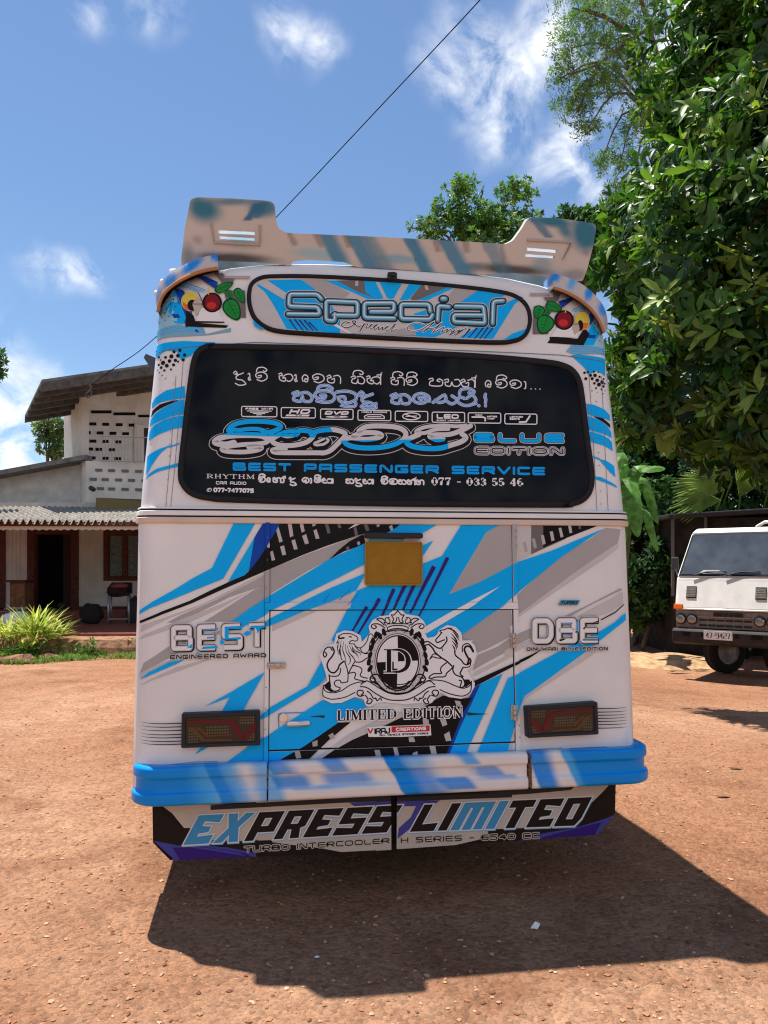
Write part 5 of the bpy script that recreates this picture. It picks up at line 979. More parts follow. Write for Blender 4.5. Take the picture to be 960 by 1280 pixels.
slab_on('plate_lamp', [(463, 672.5), (505, 673.5), (500, 677), (460, 677)], .004, .026, 'teal')
# ---- hinges, latch and handle of the engine door
def knuckle(px, py, h, w):
    a = on_rear(px, py, .012); m = MB(); m.box(a + Vector((-w, -.006, -h)), a + Vector((w, .008, h)))
    for k in (-.66, 0, .66): m.tube([a + Vector((0, -.010, k * h - h * .3)), a + Vector((0, -.010, k * h + h * .3))], .009, 10)
    return m.build('hinge', ['latch'], hatch, bevel=.002)
knuckle(640.5, 800.5, .034, .014); knuckle(641.8, 890, .034, .016)
lm = MB(); a = on_rear(345, 831.5, .010); lm.box(a + Vector((-.04, -.006, -.013)), a + Vector((.042, .006, .014))); lm.tube([a + Vector((-.036, -.012, .004)), a + Vector((.03, -.012, .004))], .006, 8); lm.box(a + Vector((-.004, -.02, -.006)), a + Vector((.018, -.006, .011))); lm.build('latch', ['latch'], hatch, bevel=.002)
dh = MB(); tray = fillet([(347, 890.5), (389.5, 889.2), (388, 912), (348, 914)], 4, True)
hr = ring_mesh('door_handle', [(tray, .006), (inset(tray, .4), .010), (inset(tray, 1.0), .010), (inset(tray, 1.4), .0065)], on_rear, ['outlineblue'], hatch, smooth=False)
bar = MB(); a, b = on_rear(360, 904, .02), on_rear(385.5, 902.5, .02); bar.tube([a + Vector((0, .014, 0)), a, (a + b) / 2 - Vector((0, .004, 0)), b, b + Vector((0, .014, 0))], .012, 10); lk = on_rear(354, 896, .008); bar.tube([lk, lk - Vector((0, .016, 0))], .018, 12);  bar.build('grip', ['chrome'], hr, smooth=False, bevel=.002)

# ---- roof spoiler --------------------------------------------------------------------------
def on_spoiler(px, py, off=0.):
    r = ray(px, py); y = .2; n = Vector((0, -.92, -.39))      # face leans back over the roof, looking down to the rear
    for _ in range(25):
        p = CAM + r * ((y - CAM.y) / r.y); y = .0 + (3.30 - p.z) * .42 + .10 * max(0, abs(p.x) - .85)
    return p + n * off
OUT = [(238, 249.5), (246, 246.5), (290, 248), (333, 250.8), (340.5, 252.5), (343.5, 257), (345, 275), (348, 285), (356, 290.3), (366, 291.6), (440, 294.5), (520, 298.5), (600, 303), (632, 305), (641, 301), (652, 286), (659, 274), (666, 271.2), (700, 273), (735, 277.8), (744, 280), (745.5, 285), (741, 310), (733, 340), (728, 352), (690, 346), (640, 341), (598, 343.5), (560, 341.5), (500, 337), (446, 334), (430, 327.5), (384, 325), (366, 327), (362, 333), (355, 331), (320, 328), (280, 326), (250, 330), (227, 338), (226.5, 322), (231, 285)]
S1h = [(272.5, 287.8), (318.5, 290.0), (318.5, 293.8), (272.5, 291.8)]; S2h = [(273.5, 295.2), (318.5, 297.8), (318.5, 301.2), (273.5, 298.8)]; S3h = [(659, 309.5), (697, 312.5), (696, 316.2), (658.5, 313.2)]; S4h = [(657, 317.5), (694, 320), (693, 323.2), (656.5, 321.0)]
spc = Canvas(); spc.poly(fillet(OUT, 3, True, 3), 'airbrush', 0, holes=[S1h, S2h, S3h, S4h])
spo = spc.mesh('roof_spoiler', on_spoiler, base=0, lattice=(list(np.arange(228, 748, 2.6)), list(np.arange(246, 356, 2.6))), parent=bus)
md = spo.modifiers.new('solid', 'SOLIDIFY'); md.thickness = .035; md.offset = -1
spo['label'] = 'long painted roof spoiler with raised ends and light slots'
_bl = blobs((.55, .535, .53), [(255, 262, 30, 22, 10, TEALP, 1), (246, 256, 12, 22, 0, TEALP, .6), (330, 260, 26, 16, 0, TEALP, .85), (290, 252, 40, 8, 0, TEALP, .7), (300, 300, 30, 14, 0, (.20, .36, .44), .6), (247, 300, 10, 8, 30, DUSK, .45), (290, 323, 66, 10, 4, (.06, .065, .07), .85), (234, 322, 14, 24, 0, (.22, .26, .28), .8), (395, 317, 40, 9, 6, (.30, .52, .60), .8), (640, 337, 60, 9, 4, (.06, .065, .07), .85), (690, 277, 34, 9, 8, TEALP, .95), (732, 292, 26, 30, -25, TEALP, 1), (706, 288, 12, 20, -30, TEALP, .8), (678, 330, 18, 12, 0, (.20, .36, .44), .6), (718, 343, 22, 10, 0, (.30, .31, .32), .7), (733, 316, 7, 6, 30, DUSK, .45), (500, 324, 46, 8, 4, (.22, .44, .58), .75), (590, 333, 22, 8, 0, (.10, .20, .24), .7)], 9, .18, .75)
_bd = lambda b: bands(b, [(408, 10, .5, -40, 40, (.05, .24, .40), .9, 6, 14), (440, 14, .6, -40, 40, (.05, .24, .42), .9, 5, 16), (462, 8, .6, -20, 40, TEALP, .6, 5, 14), (366, 3, .4, -40, 3, DUSK, .6, 4, 6), (399, 3, .4, -40, 3, DUSK, .6, 4, 6), (433, 3, .4, -40, 3, DUSK, .6, 4, 6), (512, 10, .55, -40, 40, (.05, .24, .42), .95, 5, 12), (556, 13, .6, -40, 40, (.05, .24, .42), .9, 5, 14), (582, 3, .3, -40, 3, DUSK, .6, 4, 6), (546, 3, .3, -40, 3, DUSK, .6, 4, 6), (610, 10, .5, -40, 40, TEALP, .6, 6, 16), (627, 2, .1, -40, 40, DUSK, .4, 2, 3), (290, 5, -.6, -48, -26, (.03, .17, .33), .95, 4, 5), (302, 4, -.5, -50, -30, (.03, .17, .33), .8, 4, 8), (700, 6, .9, -46, -20, (.03, .17, .33), .8, 4, 8)], lambda x: 309 + (x - 480) * .04, 1.6)
def _sp(co): return _bd(tuple(_bl(co)))(co)
paint(spo, _sp)
mat('slot', (.88, .92, .92), .3, transl=.92)
for h in (S1h, S2h, S3h, S4h):
    c = [(sum(p[0] for p in h) / 4, sum(p[1] for p in h) / 4)][0]; g = [(c[0] + (x - c[0]) * 1.03, c[1] + (y - c[1]) * 1.15) for x, y in h]
    cc = Canvas(); cc.poly(g, 'slot', 0); cc.mesh('light_slot', on_spoiler, base=-.024, parent=spo)
for h in ([(264, 279), (268, 303), (325, 306), (325, 281), (322, 303), (270, 300)], [(659, 300), (713, 303), (703, 324), (715, 304.5)]):
    t = MB(); t.tube([on_spoiler(x, y, .004) for x, y in h[:4]], .006, 6); t.build('slot_edge', ['airbrush'], spo); paint(spo.children[-1], lambda co: Vector((.42, .38, .36)))
mat('mount', (.16, .22, .26), .4, var=.3, vscale=9)
for pts in ([(270, 318), (362, 325), (362, 338), (270, 342)], [(594, 334), (694, 344), (694, 364), (594, 348)]):
    ft = MB(); ft.prism([CAM + ray(x, y) * ((.20 - CAM.y) / ray(x, y).y) for x, y in pts], (0, .25, 0)); ft.build('spoiler_mount', ['mount'], bus, bevel=.01)
# ---- painted corner fairings
for s in (0, 1):
    IN = [(197.5, 390), (200, 377), (206, 366), (216, 356.5), (230, 348), (245, 341.5), (260, 337.5), (273, 335.5)] if not s else [(755, 416), (751, 405), (746, 396), (738, 386), (727, 376.5), (715, 369), (703, 363.5), (692, 360)]
    OU = [(194.5, 378), (195.5, 366), (201, 352), (212, 341.5), (226, 333), (242, 325), (257, 320.5), (271.5, 318)] if not s else [(759.5, 412), (759, 397), (754.5, 383), (746, 371), (735, 360.5), (722, 352), (706, 345.5), (690.5, 341.5)]
    def fp(px, py, back): r = ray(px, py); return CAM + r * ((back - CAM.y) / r.y)
    i2, o2 = catmull(IN, 4), catmull(OU, 4); n = len(i2); V = []; F = []
    rowsn = 6
    for j in range(rowsn):
        t = j / (rowsn - 1)
        V += [fp(a[0] + (b[0] - a[0]) * t, a[1] + (b[1] - a[1]) * t, .055 + .015 * t * t) for a, b in zip(i2, o2)]
    V += [V[(rowsn - 1) * n + i] + Vector((0, .5, 0)) for i in range(n)]; V += [V[i] + Vector((0, .5, 0)) for i in range(n)]
    for j in range(rowsn + 1):
        for i in range(n - 1): F.append((j * n + i, j * n + i + 1, (j + 1) * n + i + 1, (j + 1) * n + i))
    for i in (0, n - 1): F.append(tuple(j * n + i for j in range(rowsn + 2)))
    o = pyd('roof_fairing', V, F, bus, ['airbrush']); bm = bmesh.new(); bm.from_mesh(o.data); bmesh.ops.recalc_face_normals(bm, faces=bm.faces); bm.to_mesh(o.data); bm.free()
    o['label'] = ('left' if not s else 'right') + ' painted fairing over the roof corner'
    BB = [(270, 320, 8, 12, -40, BLUEP, 1), (240, 331, 20, 8, -35, BLUEP, .95), (212, 352, 10, 14, 30, BLUEP, .8), (198, 368, 6, 14, 0, BLUEP, .5)] if not s else [(694, 346, 8, 9, 30, BLUEP, .95), (715, 353, 7, 12, 30, SKB, .8), (737, 365, 6, 14, 20, BLUEP, .95), (755, 385, 9, 14, 0, BLUEP, .85), (758, 402, 6, 14, 0, DUSK, .5)]
    paint(o, blobs((.56, .51, .47), BB, 26, .2, .6))
    t = MB(); t.tube([fp(x, y, .05) for x, y in i2], .008, 6); t.build('fairing_trim', ['copper'], o, smooth=True)
for (x, z) in ((-1.10, 2.85), (-1.075, 2.905), (-1.035, 2.955)):
    mk = MB(); mk.tube([(x + .02, .16, z), (x - .004, .16, z + .006)], [.022, .012], 10); mk.build('marker_light', ['letterwhite'], bus, smooth=True)  # marker_light is a white stub shaped in place of bright glints along the roof corner
vz = MB(); vz.prism([(-1.09, .5, 2.62), (-1.19, .5, 2.66), (-1.20, .5, 2.64), (-1.09, .5, 2.48)], (0, .03, 0)); vz.prism([(-1.10, .6, 2.40), (-1.17, .6, 2.42), (-1.10, .6, 2.36)], (0, .6, 0)); vz.build('side_visor', [mat('visor', (.06, .08, .11), .4)], bus)

# ================================================================== THE YARD
def sstep(a, b, x): t = min(1, max(0, (x - a) / (b - a))); return t * t * (3 - 2 * t)
def ld(p): v = Vector((p[0] - CAM.x, p[1] - CAM.y, 0)); return v.dot(RH), v.dot(DH)
def gz(x, y):
    l, d = ld((x, y))
    return GROUND - .27 * sstep(1.8, 5.0, l) * sstep(6.5, 11.0, d) + .05 * noise.noise(Vector((x * .35, y * .35, 3.1))) * sstep(5.5, 9, d) + .010 * noise.noise(Vector((x * 1.7, y * 1.7, 0)))
def grid_axis(lo, hi, step, far):
    a = list(np.arange(lo, hi, step)); s = step; x = lo
    left = []
    while x > -far: s *= 1.35; x -= s; left.append(x)
    s = step; x = a[-1]; right = []
    while x < far: s *= 1.35; x += s; right.append(x)
    return left[::-1] + a + right
gx = grid_axis(-4.5, 7.0, .06, 260); gy = grid_axis(-2.6, 9.0, .06, 260)
V = [(x, y, gz(x, y)) for y in gy for x in gx]; n = len(gx)
F = [(j * n + i, j * n + i + 1, (j + 1) * n + i + 1, (j + 1) * n + i) for j in range(len(gy) - 1) for i in range(n - 1)]
def ground_material():
    m = bpy.data.materials.new('laterite'); m.use_nodes = True; t = m.node_tree; N = t.nodes; L = t.links; b = N['Principled BSDF']; b.inputs['Roughness'].default_value = .93; b.inputs['Specular IOR Level'].default_value = .15
    g = N.new('ShaderNodeNewGeometry')
    def ns(sc, det=5, ro=.6, kind='ShaderNodeTexNoise'):
        x = N.new(kind); x.inputs['Scale'].default_value = sc
        if kind == 'ShaderNodeTexNoise': x.inputs['Detail'].default_value = det; x.inputs['Roughness'].default_value = ro
        L.new(g.outputs['Position'], x.inputs['Vector']); return x
    def ramp(src, stops):
        r = N.new('ShaderNodeValToRGB'); e = r.color_ramp.elements
        while len(e) < len(stops): e.new(.5)
        for k, (p, c) in enumerate(stops): e[k].position = p; e[k].color = (*c, 1)
        L.new(src, r.inputs[0]); return r.outputs[0]
    def mixc(f, a, c, mode='MIX'):
        x = N.new('ShaderNodeMix'); x.data_type = 'RGBA'; x.blend_type = mode
        if isinstance(f, float): x.inputs[0].default_value = f
        else: L.new(f, x.inputs[0])
        L.new(a, x.inputs[6]); L.new(c, x.inputs[7]); return x.outputs[2]
    big = ramp(ns(.55, 6, .65).outputs['Fac'], [(.30, (.225, .098, .050)), (.46, (.315, .150, .080)), (.62, (.44, .240, .145)), (.75, (.50, .30, .19))])
    mid = ramp(ns(6.5, 6, .7).outputs['Fac'], [(.28, (.21, .092, .046)), (.5, (.32, .155, .084)), (.74, (.47, .265, .158))])
    fin = ramp(ns(95, 4, .75).outputs['Fac'], [(.30, (.07, .028, .015)), (.44, (.29, .136, .072)), (.60, (.375, .188, .106)), (.76, (.60, .39, .26))])
    c = mixc(.5, big, mid); c = mixc(.42, c, fin)
    wornf = ramp(ns(.22, 4, .6).outputs['Fac'], [(.42, (0, 0, 0)), (.56, (.85, .85, .85))]); worn = ramp(ns(3.1, 6, .7).outputs['Fac'], [(.3, (.33, .17, .10)), (.7, (.50, .30, .19))]); c = mixc(wornf, c, worn)
    dampf = ramp(ns(.9, 5, .65).outputs['Fac'], [(.50, (0, 0, 0)), (.64, (.75, .75, .75))]); damp = ramp(ns(14, 5, .7).outputs['Fac'], [(.3, (.16, .066, .034)), (.7, (.28, .125, .065))]); c = mixc(dampf, c, damp)
    vor = ns(48, kind='ShaderNodeTexVoronoi'); c2 = ramp(vor.outputs['Color'], [(.2, (.55, .55, .55)), (.5, (1, 1, 1)), (.85, (1.25, 1.2, 1.15))]); c = mixc(.55, c, mixc(1.0, c, c2, 'MULTIPLY'))
    L.new(c, b.inputs['Base Color'])
    b1 = N.new('ShaderNodeBump'); b1.inputs['Strength'].default_value = .75; b1.inputs['Distance'].default_value = .02; L.new(ns(85, 6, .8).outputs['Fac'], b1.inputs['Height'])
    b2 = N.new('ShaderNodeBump'); b2.inputs['Strength'].default_value = .55; b2.inputs['Distance'].default_value = .018; b2.invert = True; L.new(vor.outputs['Distance'], b2.inputs['Height']); L.new(b1.outputs[0], b2.inputs['Normal'])
    b3 = N.new('ShaderNodeBump'); b3.inputs['Strength'].default_value = .5; b3.inputs['Distance'].default_value = .05; L.new(ns(9, 5, .6).outputs['Fac'], b3.inputs['Height']); L.new(b2.outputs[0], b3.inputs['Normal'])
    L.new(b3.outputs[0], b.inputs['Normal']); return m
ground = tag(pyd('ground', V, F, None, [ground_material()], smooth=True), kind='structure')
# loose stones
def stones(N_, fn, rmin, rmax, name, cols, pw=3.0):
    vv = []; ff = []; cc = []
    base = [Vector(p).normalized() for p in ((1, 0, 0), (-1, 0, 0), (0, 1, 0), (0, -1, 0), (0, 0, 1), (0, 0, -1), (1, 1, .6), (-1, 1, .6), (1, -1, .6), (-1, -1, .6))]
    bm = bmesh.new()
    for p in base: bm.verts.new(p)
    bmesh.ops.convex_hull(bm, input=bm.verts); bm.verts.ensure_lookup_table(); bf = [tuple(v.index for v in f.verts) for f in bm.faces]; bv = np.array([v.co[:] for v in bm.verts]); bm.free()
    for i in range(N_):
        x, y = fn(); r = rmin + (rmax - rmin) * random.random() ** pw
        a = random.uniform(0, 2 * PI); c, s = math.cos(a), math.sin(a); sc = np.array([random.uniform(.7, 1.4), random.uniform(.6, 1.1), random.uniform(.4, .8)]) * r
        p = bv * sc * RNG.uniform(.75, 1.2, (len(bv), 1)); p = np.stack([p[:, 0] * c - p[:, 1] * s, p[:, 0] * s + p[:, 1] * c, p[:, 2]], 1) + np.array([x, y, gz(x, y) + r * .18])
        n0 = len(vv) * len(bv); vv.append(p); ff += [tuple(k + n0 for k in f) for f in bf]; col = random.choice(cols); k = random.uniform(.75, 1.25); cc.append(np.tile(np.array([*(c_ * k for c_ in col), 1]), (len(bv), 1)))
    P_ = np.concatenate(vv); me = bpy.data.meshes.new(name); me.from_pydata(P_.tolist(), [], ff); a = me.color_attributes.new('paint', 'FLOAT_COLOR', 'POINT'); a.data.foreach_set('color', np.concatenate(cc).ravel().astype(np.float32))
    o = link(name, me, None, [mat('stone', (.4, .2, .1), .9, attr='paint', var=.2, vscale=60)]); return tag(o, kind='stuff')
def near_spot():
    while True:
        d = 1.75 + 8.5 * random.random() ** 1.7; l = random.uniform(-.62, .62) * d
        p = cw(l, d, 0)
        return p.x, p.y
stones(14000, near_spot, .0025, .012, 'gravel', [(.40, .195, .105), (.46, .24, .135), (.31, .14, .075), (.52, .31, .19), (.22, .095, .055)], 3.4)
# litter and leaves lying about
def flat_bits(name, px, py, pts, m, label, cat, h=.02, group=None):
    c = gp(px, py); c.z = gz(c.x, c.y); mbx = MB(); P_ = [c + RH * u + DH * v + UP * (h * random.uniform(.15, 1)) for u, v in pts]; ctr = c + UP * h * 1.1
    mbx.add([ctr] + P_ + [p - UP * .003 for p in P_], [(0, i + 1, (i + 1) % len(P_) + 1) for i in range(len(P_))] + [(i + 1, i + 1 + len(P_), (i + 1) % len(P_) + 1 + len(P_), (i + 1) % len(P_) + 1) for i in range(len(P_))])
    return tag(mbx.build(name, [m]), label, cat, group)
flat_bits('paper_scrap', 669, 1161, [(-.020, -.006), (-.006, -.012), (.008, -.010), (.020, -.004), (.010, .004), (.002, .020), (-.006, .006)], mat('paper', (.78, .79, .80), .7), 'crumpled white paper scrap lying in the shadow behind the bus', 'litter', .028)
flat_bits('pebble', 396, 1198, [(-.008, -.006), (.006, -.008), (.01, .004), (-.004, .008)], 'paper', 'small white pebble in the shadow near the rear of the bus', 'pebble', .012)
mat('dryleaf', (.19, .115, .06), .7, var=.3, vscale=30)
for (px, py, s, lb) in ((848, 821, 1.9, 'long curled dry leaf on the dirt left of the lorry'), (876, 818, 1.4, 'dry leaf under the front of the lorry bumper'), (797, 952, .5, 'small dry leaf right of the bus bumper'), (904, 997, .5, 'brown leaf on the sunlit dirt at the right edge'), (760, 1003, .45, 'tiny dry leaf beside the skirt of the bus'), (920, 962, .55, 'dry leaf on the sunlit dirt behind another leaf'), (858, 880, .7, 'pale fallen leaf at the tree shadow edge')):
    flat_bits('fallen_leaf', px, py, [(-.1 * s, 0), (-.05 * s, -.025 * s), (.03 * s, -.03 * s), (.11 * s, .005), (.03 * s, .03 * s), (-.05 * s, .025 * s)], 'dryleaf', lb, 'leaf', .03 * s, 'dry leaves lying on the dirt')

# ---------------------------------------------------------------- foliage
def leafmat(name, gloss=.38, tr=.30, sp=.5):
    return _mat(name, (.05, .1, .02), gloss, 0., sp, attr='paint', transl=tr)
leafmat('leaf_glossy', .44, .36, .35); leafmat('leaf_soft', .5, .35, .3); leafmat('leaf_dull', .6, .3, .2)
def leaves(name, O, D, Nn, L_, W_, cols, m, parent=None, detail=2, fold=.18, droop=.12, mesh_only=False):
    """O,D,Nn: (n,3) base, direction, face normal; one flat folded blade each"""
    n = len(O); D = D / np.linalg.norm(D, axis=1, keepdims=True); S = np.cross(D, Nn); S /= np.linalg.norm(S, axis=1, keepdims=True) + 1e-9; Nn = np.cross(S, D)
    L_ = np.asarray(L_).reshape(-1, 1) * np.ones((n, 1)); W_ = np.asarray(W_).reshape(-1, 1) * np.ones((n, 1))
    st = [(0, 0), (.42, 1), (.78, .8), (1, 0)] if detail == 2 else [(0, 0), (.5, 1), (1, 0)]
    pts = []
    for t, w in st:
        c = O + D * L_ * t - Nn * L_ * droop * t * t
        if w: pts += [c + S * W_ * .5 * w + Nn * W_ * fold * w, c, c - S * W_ * .5 * w + Nn * W_ * fold * w]
        else: pts.append(c)
    k = len(pts); V_ = np.stack(pts, 1).reshape(-1, 3)
    base = [(0, 1, 2), (0, 2, 3)]
    if detail == 2: base += [(1, 4, 5, 2), (2, 5, 6, 3), (4, 7, 5), (5, 7, 6)]
    else: base += [(1, 4, 2), (2, 4, 3)]
    me = bpy.data.meshes.new(name); ls = []; lt = []
    idx = (np.arange(n) * k)[:, None]
    loops = np.concatenate([idx + np.array(f)[None] for f in base], 1).ravel(); sizes = np.tile([len(f) for f in base], n); starts = np.concatenate([[0], np.cumsum(sizes)[:-1]])
    me.vertices.add(n * k); me.vertices.foreach_set('co', V_.ravel().astype(np.float32)); me.loops.add(len(loops)); me.loops.foreach_set('vertex_index', loops.astype(np.int32)); me.polygons.add(len(sizes)); me.polygons.foreach_set('loop_start', starts.astype(np.int32)); me.polygons.foreach_set('loop_total', sizes.astype(np.int32)); me.update(calc_edges=True); me.validate()
    a = me.color_attributes.new('paint', 'FLOAT_COLOR', 'POINT'); cc = np.ones((n, k, 4), np.float32); cc[:, :, :3] = cols[:, None, :]; a.data.foreach_set('color', cc.ravel())
    return link(name, me, parent, [m])
def unit(v): return v / (np.linalg.norm(v, axis=-1, keepdims=True) + 1e-9)
def palette(n, cols, wts):
    c = np.array(cols)[RNG.choice(len(cols), n, p=np.array(wts) / sum(wts))]; return c * RNG.uniform(.75, 1.25, (n, 1))
def lobe_points(lobes, n, inner=.55, face=None):
    """points through the outer part of a union of ellipsoids, with outward directions"""
    vol = np.array([l[1][0] * l[1][1] + l[1][0] * l[1][2] + l[1][1] * l[1][2] for l in lobes]); P_ = []; Dn = []
    which = RNG.choice(len(lobes), n * 3, p=vol / vol.sum()); u = unit(RNG.normal(size=(n * 3, 3))); r = inner + (1 - inner) * RNG.random(n * 3) ** .55
    C = np.array([l[0][:] for l in lobes]); R = np.array([l[1] for l in lobes])
    bump = 1 + .13 * np.sin(u[:, 0] * 9 + which) * np.sin(u[:, 1] * 8 + 2 * which) + .10 * np.sin(u[:, 2] * 13 + which)
    p = C[which] + u * R[which] * (r * bump)[:, None]; keep = np.ones(len(p), bool)
    for j in range(len(lobes)):
        q_ = np.linalg.norm((p - C[j]) / R[j], axis=1); keep &= ~((q_ < inner * .95) & (which != j))
    if face is not None: keep &= (u @ np.array(face)) > -.45
    p = p[keep][:n]; d = unit(u[keep][:n] / R[which[keep][:n]])
    return p, d
def rosettes(p, d, per, L0, L1, wr, spread=(.5, 1.3), up=.35):
    n = len(p); ax = unit(d * .8 + np.array([0, 0, up]) + RNG.normal(size=(n, 3)) * .35)
    t = np.cross(ax, RNG.normal(size=(n, 3))); t = unit(t); b = np.cross(ax, t); O = []; D = []; N_ = []; L_ = []; I = []
    sc = RNG.uniform(.75, 1.2, n)
    for k in range(per):
        a = 2 * PI * k / per + RNG.uniform(-.35, .35, n); rad = t * np.cos(a)[:, None] + b * np.sin(a)[:, None]; til = RNG.uniform(*spread, n)[:, None]
        dr = unit(ax * np.cos(til) + rad * np.sin(til)); O.append(p + rad * .01 + ax * RNG.uniform(-.05, .03, (n, 1))); D.append(dr); N_.append(unit(ax * np.sin(til) - rad * np.cos(til) + RNG.normal(size=(n, 3)) * .18)); L_.append(RNG.uniform(L0, L1, n) * sc); I.append(np.arange(n))
    L_ = np.concatenate(L_); return np.concatenate(O), np.concatenate(D), np.concatenate(N_), L_, L_ * wr, np.concatenate(I)
def trunk(name, pts, radii, parent, m='bark', n=10):
    t = MB(); t.tube(catmull([tuple(p) for p in pts], 5), list(np.interp(np.linspace(0, 1, (len(pts) - 1) * 5 + 1), np.linspace(0, 1, len(pts)), radii)), n); return t.build(name, [m], parent, smooth=True)
mat('bark', (.13, .095, .07), .9, var=.4, vscale=18, bump=.5, bscale=30)
GREENS = [(.027, .076, .011), (.052, .128, .018), (.095, .185, .026), (.19, .265, .042), (.013, .040, .008)]

def big_tree():
    base = cw(7.6, 9.6, 0); base.z = gz(base.x, base.y)
    t = thing('broadleaf_tree', base, 'huge dense tree with long glossy leaves filling the right side above the lorry', 'tree')
    lobes = [(cw(4.90, 7.7, 4.7), (2.35, 2.2, 2.0)), (cw(5.85, 8.2, 7.6), (2.6, 2.5, 2.6)), (cw(3.85, 8.6, 5.2), (1.2, 1.3, 1.4)), (cw(3.75, 8.5, 3.75), (1.1, 1.2, 1.0)), (cw(4.35, 7.2, 3.25), (1.2, 1.1, .95)), (cw(6.3, 8.6, 5.2), (2.6, 2.4, 2.6)), (cw(4.6, 8.4, 6.9), (1.25, 1.4, 1.3)), (cw(4.05, 7.35, 2.75), (.32, .35, .55)), (cw(5.6, 7.4, 3.3), (1.2, 1.1, 1.0))]
    p, d = lobe_points(lobes, 11500, .60, face=-(DH + RH * .25).normalized())
    O, D, N_, L_, W_, I = rosettes(p, d, 8, .12, .235, .31, (.5, 1.45), .15)
    cl = palette(len(p), GREENS, [3, 4, 3, 1.5, 2.4])[I] * RNG.uniform(.8, 1.2, (len(I), 1)); dead = RNG.random(len(p)) < .002; cl[dead[I]] = (.24, .13, .05)
    leaves('crown', O, D, N_, L_, W_, cl, MATS['leaf_glossy'], t, 2, .18, .28)
    trunk('trunk', [base, base + UP * 1.5 + RH * .1, base + UP * 3 - RH * .3, base + UP * 6 - RH * .9], [.30, .24, .20, .08], t)
    lm = MB()
    for a in ((4.4, 7.6, 4.2), (3.7, 8.6, 5.0), (5.4, 8, 7), (4.4, 7.3, 3.3), (6.2, 7.6, 4.5)):
        e = cw(*a); s0 = base + UP * 2.6; lm.tube(catmull([tuple(s0), tuple(s0.lerp(e, .5) + UP * .5), tuple(e)], 5), [.10 - .008 * i for i in range(11)], 7)
    lm.build('limbs', ['bark'], t, smooth=True)
big_tree()

def leafy(name, label, base, lobes, n, per, L0, L1, wr, cols, wts, m, cat='tree', group=None, trunk_r=.14, inner=.3, detail=1, spread=(.6, 1.5), up=.2, limbs=(), crown='crown'):
    base = Vector(base); base.z = gz(base.x, base.y) if base.z == 0 else base.z
    t = thing(name, base, label, cat, group); p, d = lobe_points(lobes, n, inner); O, D, N_, L_, W_, I = rosettes(p, d, per, L0, L1, wr, spread, up)
    leaves(crown, O, D, N_, L_, W_, palette(len(p), cols, wts)[I] * RNG.uniform(.8, 1.2, (len(I), 1)), MATS[m], t, detail)
    if trunk_r:
        c = lobes[0][0]; trunk('trunk', [base, base.lerp(c, .4) + RH * .15, base.lerp(c, .8), c], [trunk_r, trunk_r * .8, trunk_r * .6, trunk_r * .25], t)
        lm = MB()
        for l in list(lobes[1:]): lm.tube(catmull([tuple(base.lerp(c, .7)), tuple(base.lerp(c, .85).lerp(l[0], .5) + UP * .2), tuple(l[0])], 4), [trunk_r * .4 * (1 - i / 10) for i in range(9)], 6)
        for q_ in limbs: lm.tube(catmull([tuple(x) for x in q_], 4), [.05 * (1 - .8 * i / (4 * len(q_))) for i in range(4 * (len(q_) - 1) + 1)], 6)
        if lm.v: lm.build('limbs', ['bark'], t, smooth=True)
    return t
def lb(px, py, d, r, rz=None): return (cp(px, py, d), (r, r, rz or r))
G2 = [(.05, .115, .022), (.075, .15, .035), (.10, .18, .05), (.035, .085, .02)]
leafy('feathery_tree', 'feathery tree whose fine leafy branches reach out over the sky left of the huge tree', cw(12.5, 22, 0), [lb(790, -40, 18.7, 1.66), lb(732, 12, 18.0, 1.00, 0.58), lb(715, 60, 18.0, 0.69, 0.55), lb(752, 105, 18.0, 0.83, 0.58), lb(716, 130, 18.0, 0.61, 0.50), lb(735, 160, 18.0, 0.42, 0.36), lb(705, 95, 18.0, 0.47, 0.42), lb(775, 60, 18.6, 1.11), lb(800, 150, 18.7, 0.83), lb(775, 205, 19.1, 0.62, 0.48), lb(790, 250, 19.4, 0.76), lb(752, 200, 18.8, 0.28, 0.22)], 3000, 9, .075, .145, .24, [(.07, .15, .03), (.11, .21, .05), (.16, .26, .08), (.05, .11, .025)], [2, 3, 2, 1], 'leaf_soft', inner=.1, spread=(.8, 1.7), up=-.25, limbs=([cp(840, 20, 18.8), cp(787, 50, 18.3), cp(749, 79, 18.0), cp(711, 93, 17.9)], [cp(749, 79, 18.0), cp(735, 110, 18.0), cp(722, 140, 17.9)], [cp(790, 40, 18.3), cp(750, 20, 18.0), cp(715, 10, 18.0)]))
leafy('distant_tree', 'bushy green tree rising behind the middle of the roof spoiler', cw(2.5, 30, 0), [lb(600, 275, 30, 1.3, .8), lb(645, 240, 30, 1.0, .42), lb(578, 236, 30, .8, .42), lb(560, 262, 30, .7, .4), lb(540, 285, 30, .85, .5), lb(655, 285, 30.5, .9, .9), lb(610, 290, 30, 1.6, 1.0), lb(620, 330, 30, 2.0, 1.6)], 1350, 9, .15, .27, .40, [(.06, .15, .03), (.10, .21, .045), (.15, .26, .06), (.04, .10, .02)], [3, 3, 1, 1], 'leaf_soft', inner=.15, trunk_r=.25)
leafy('distant_tree', 'bushy green tree behind the right end of the roof spoiler', cw(6.2, 25, 0), [lb(735, 290, 24, .9, .75), lb(712, 272, 24, .45, .3), lb(757, 270, 24, .6, .5), lb(750, 320, 24, 1.1), lb(775, 290, 24.5, 1.0)], 1300, 9, .14, .24, .42, [(.04, .11, .02), (.065, .15, .03), (.025, .07, .016)], [3, 3, 1], 'leaf_soft', inner=.15, trunk_r=.2)
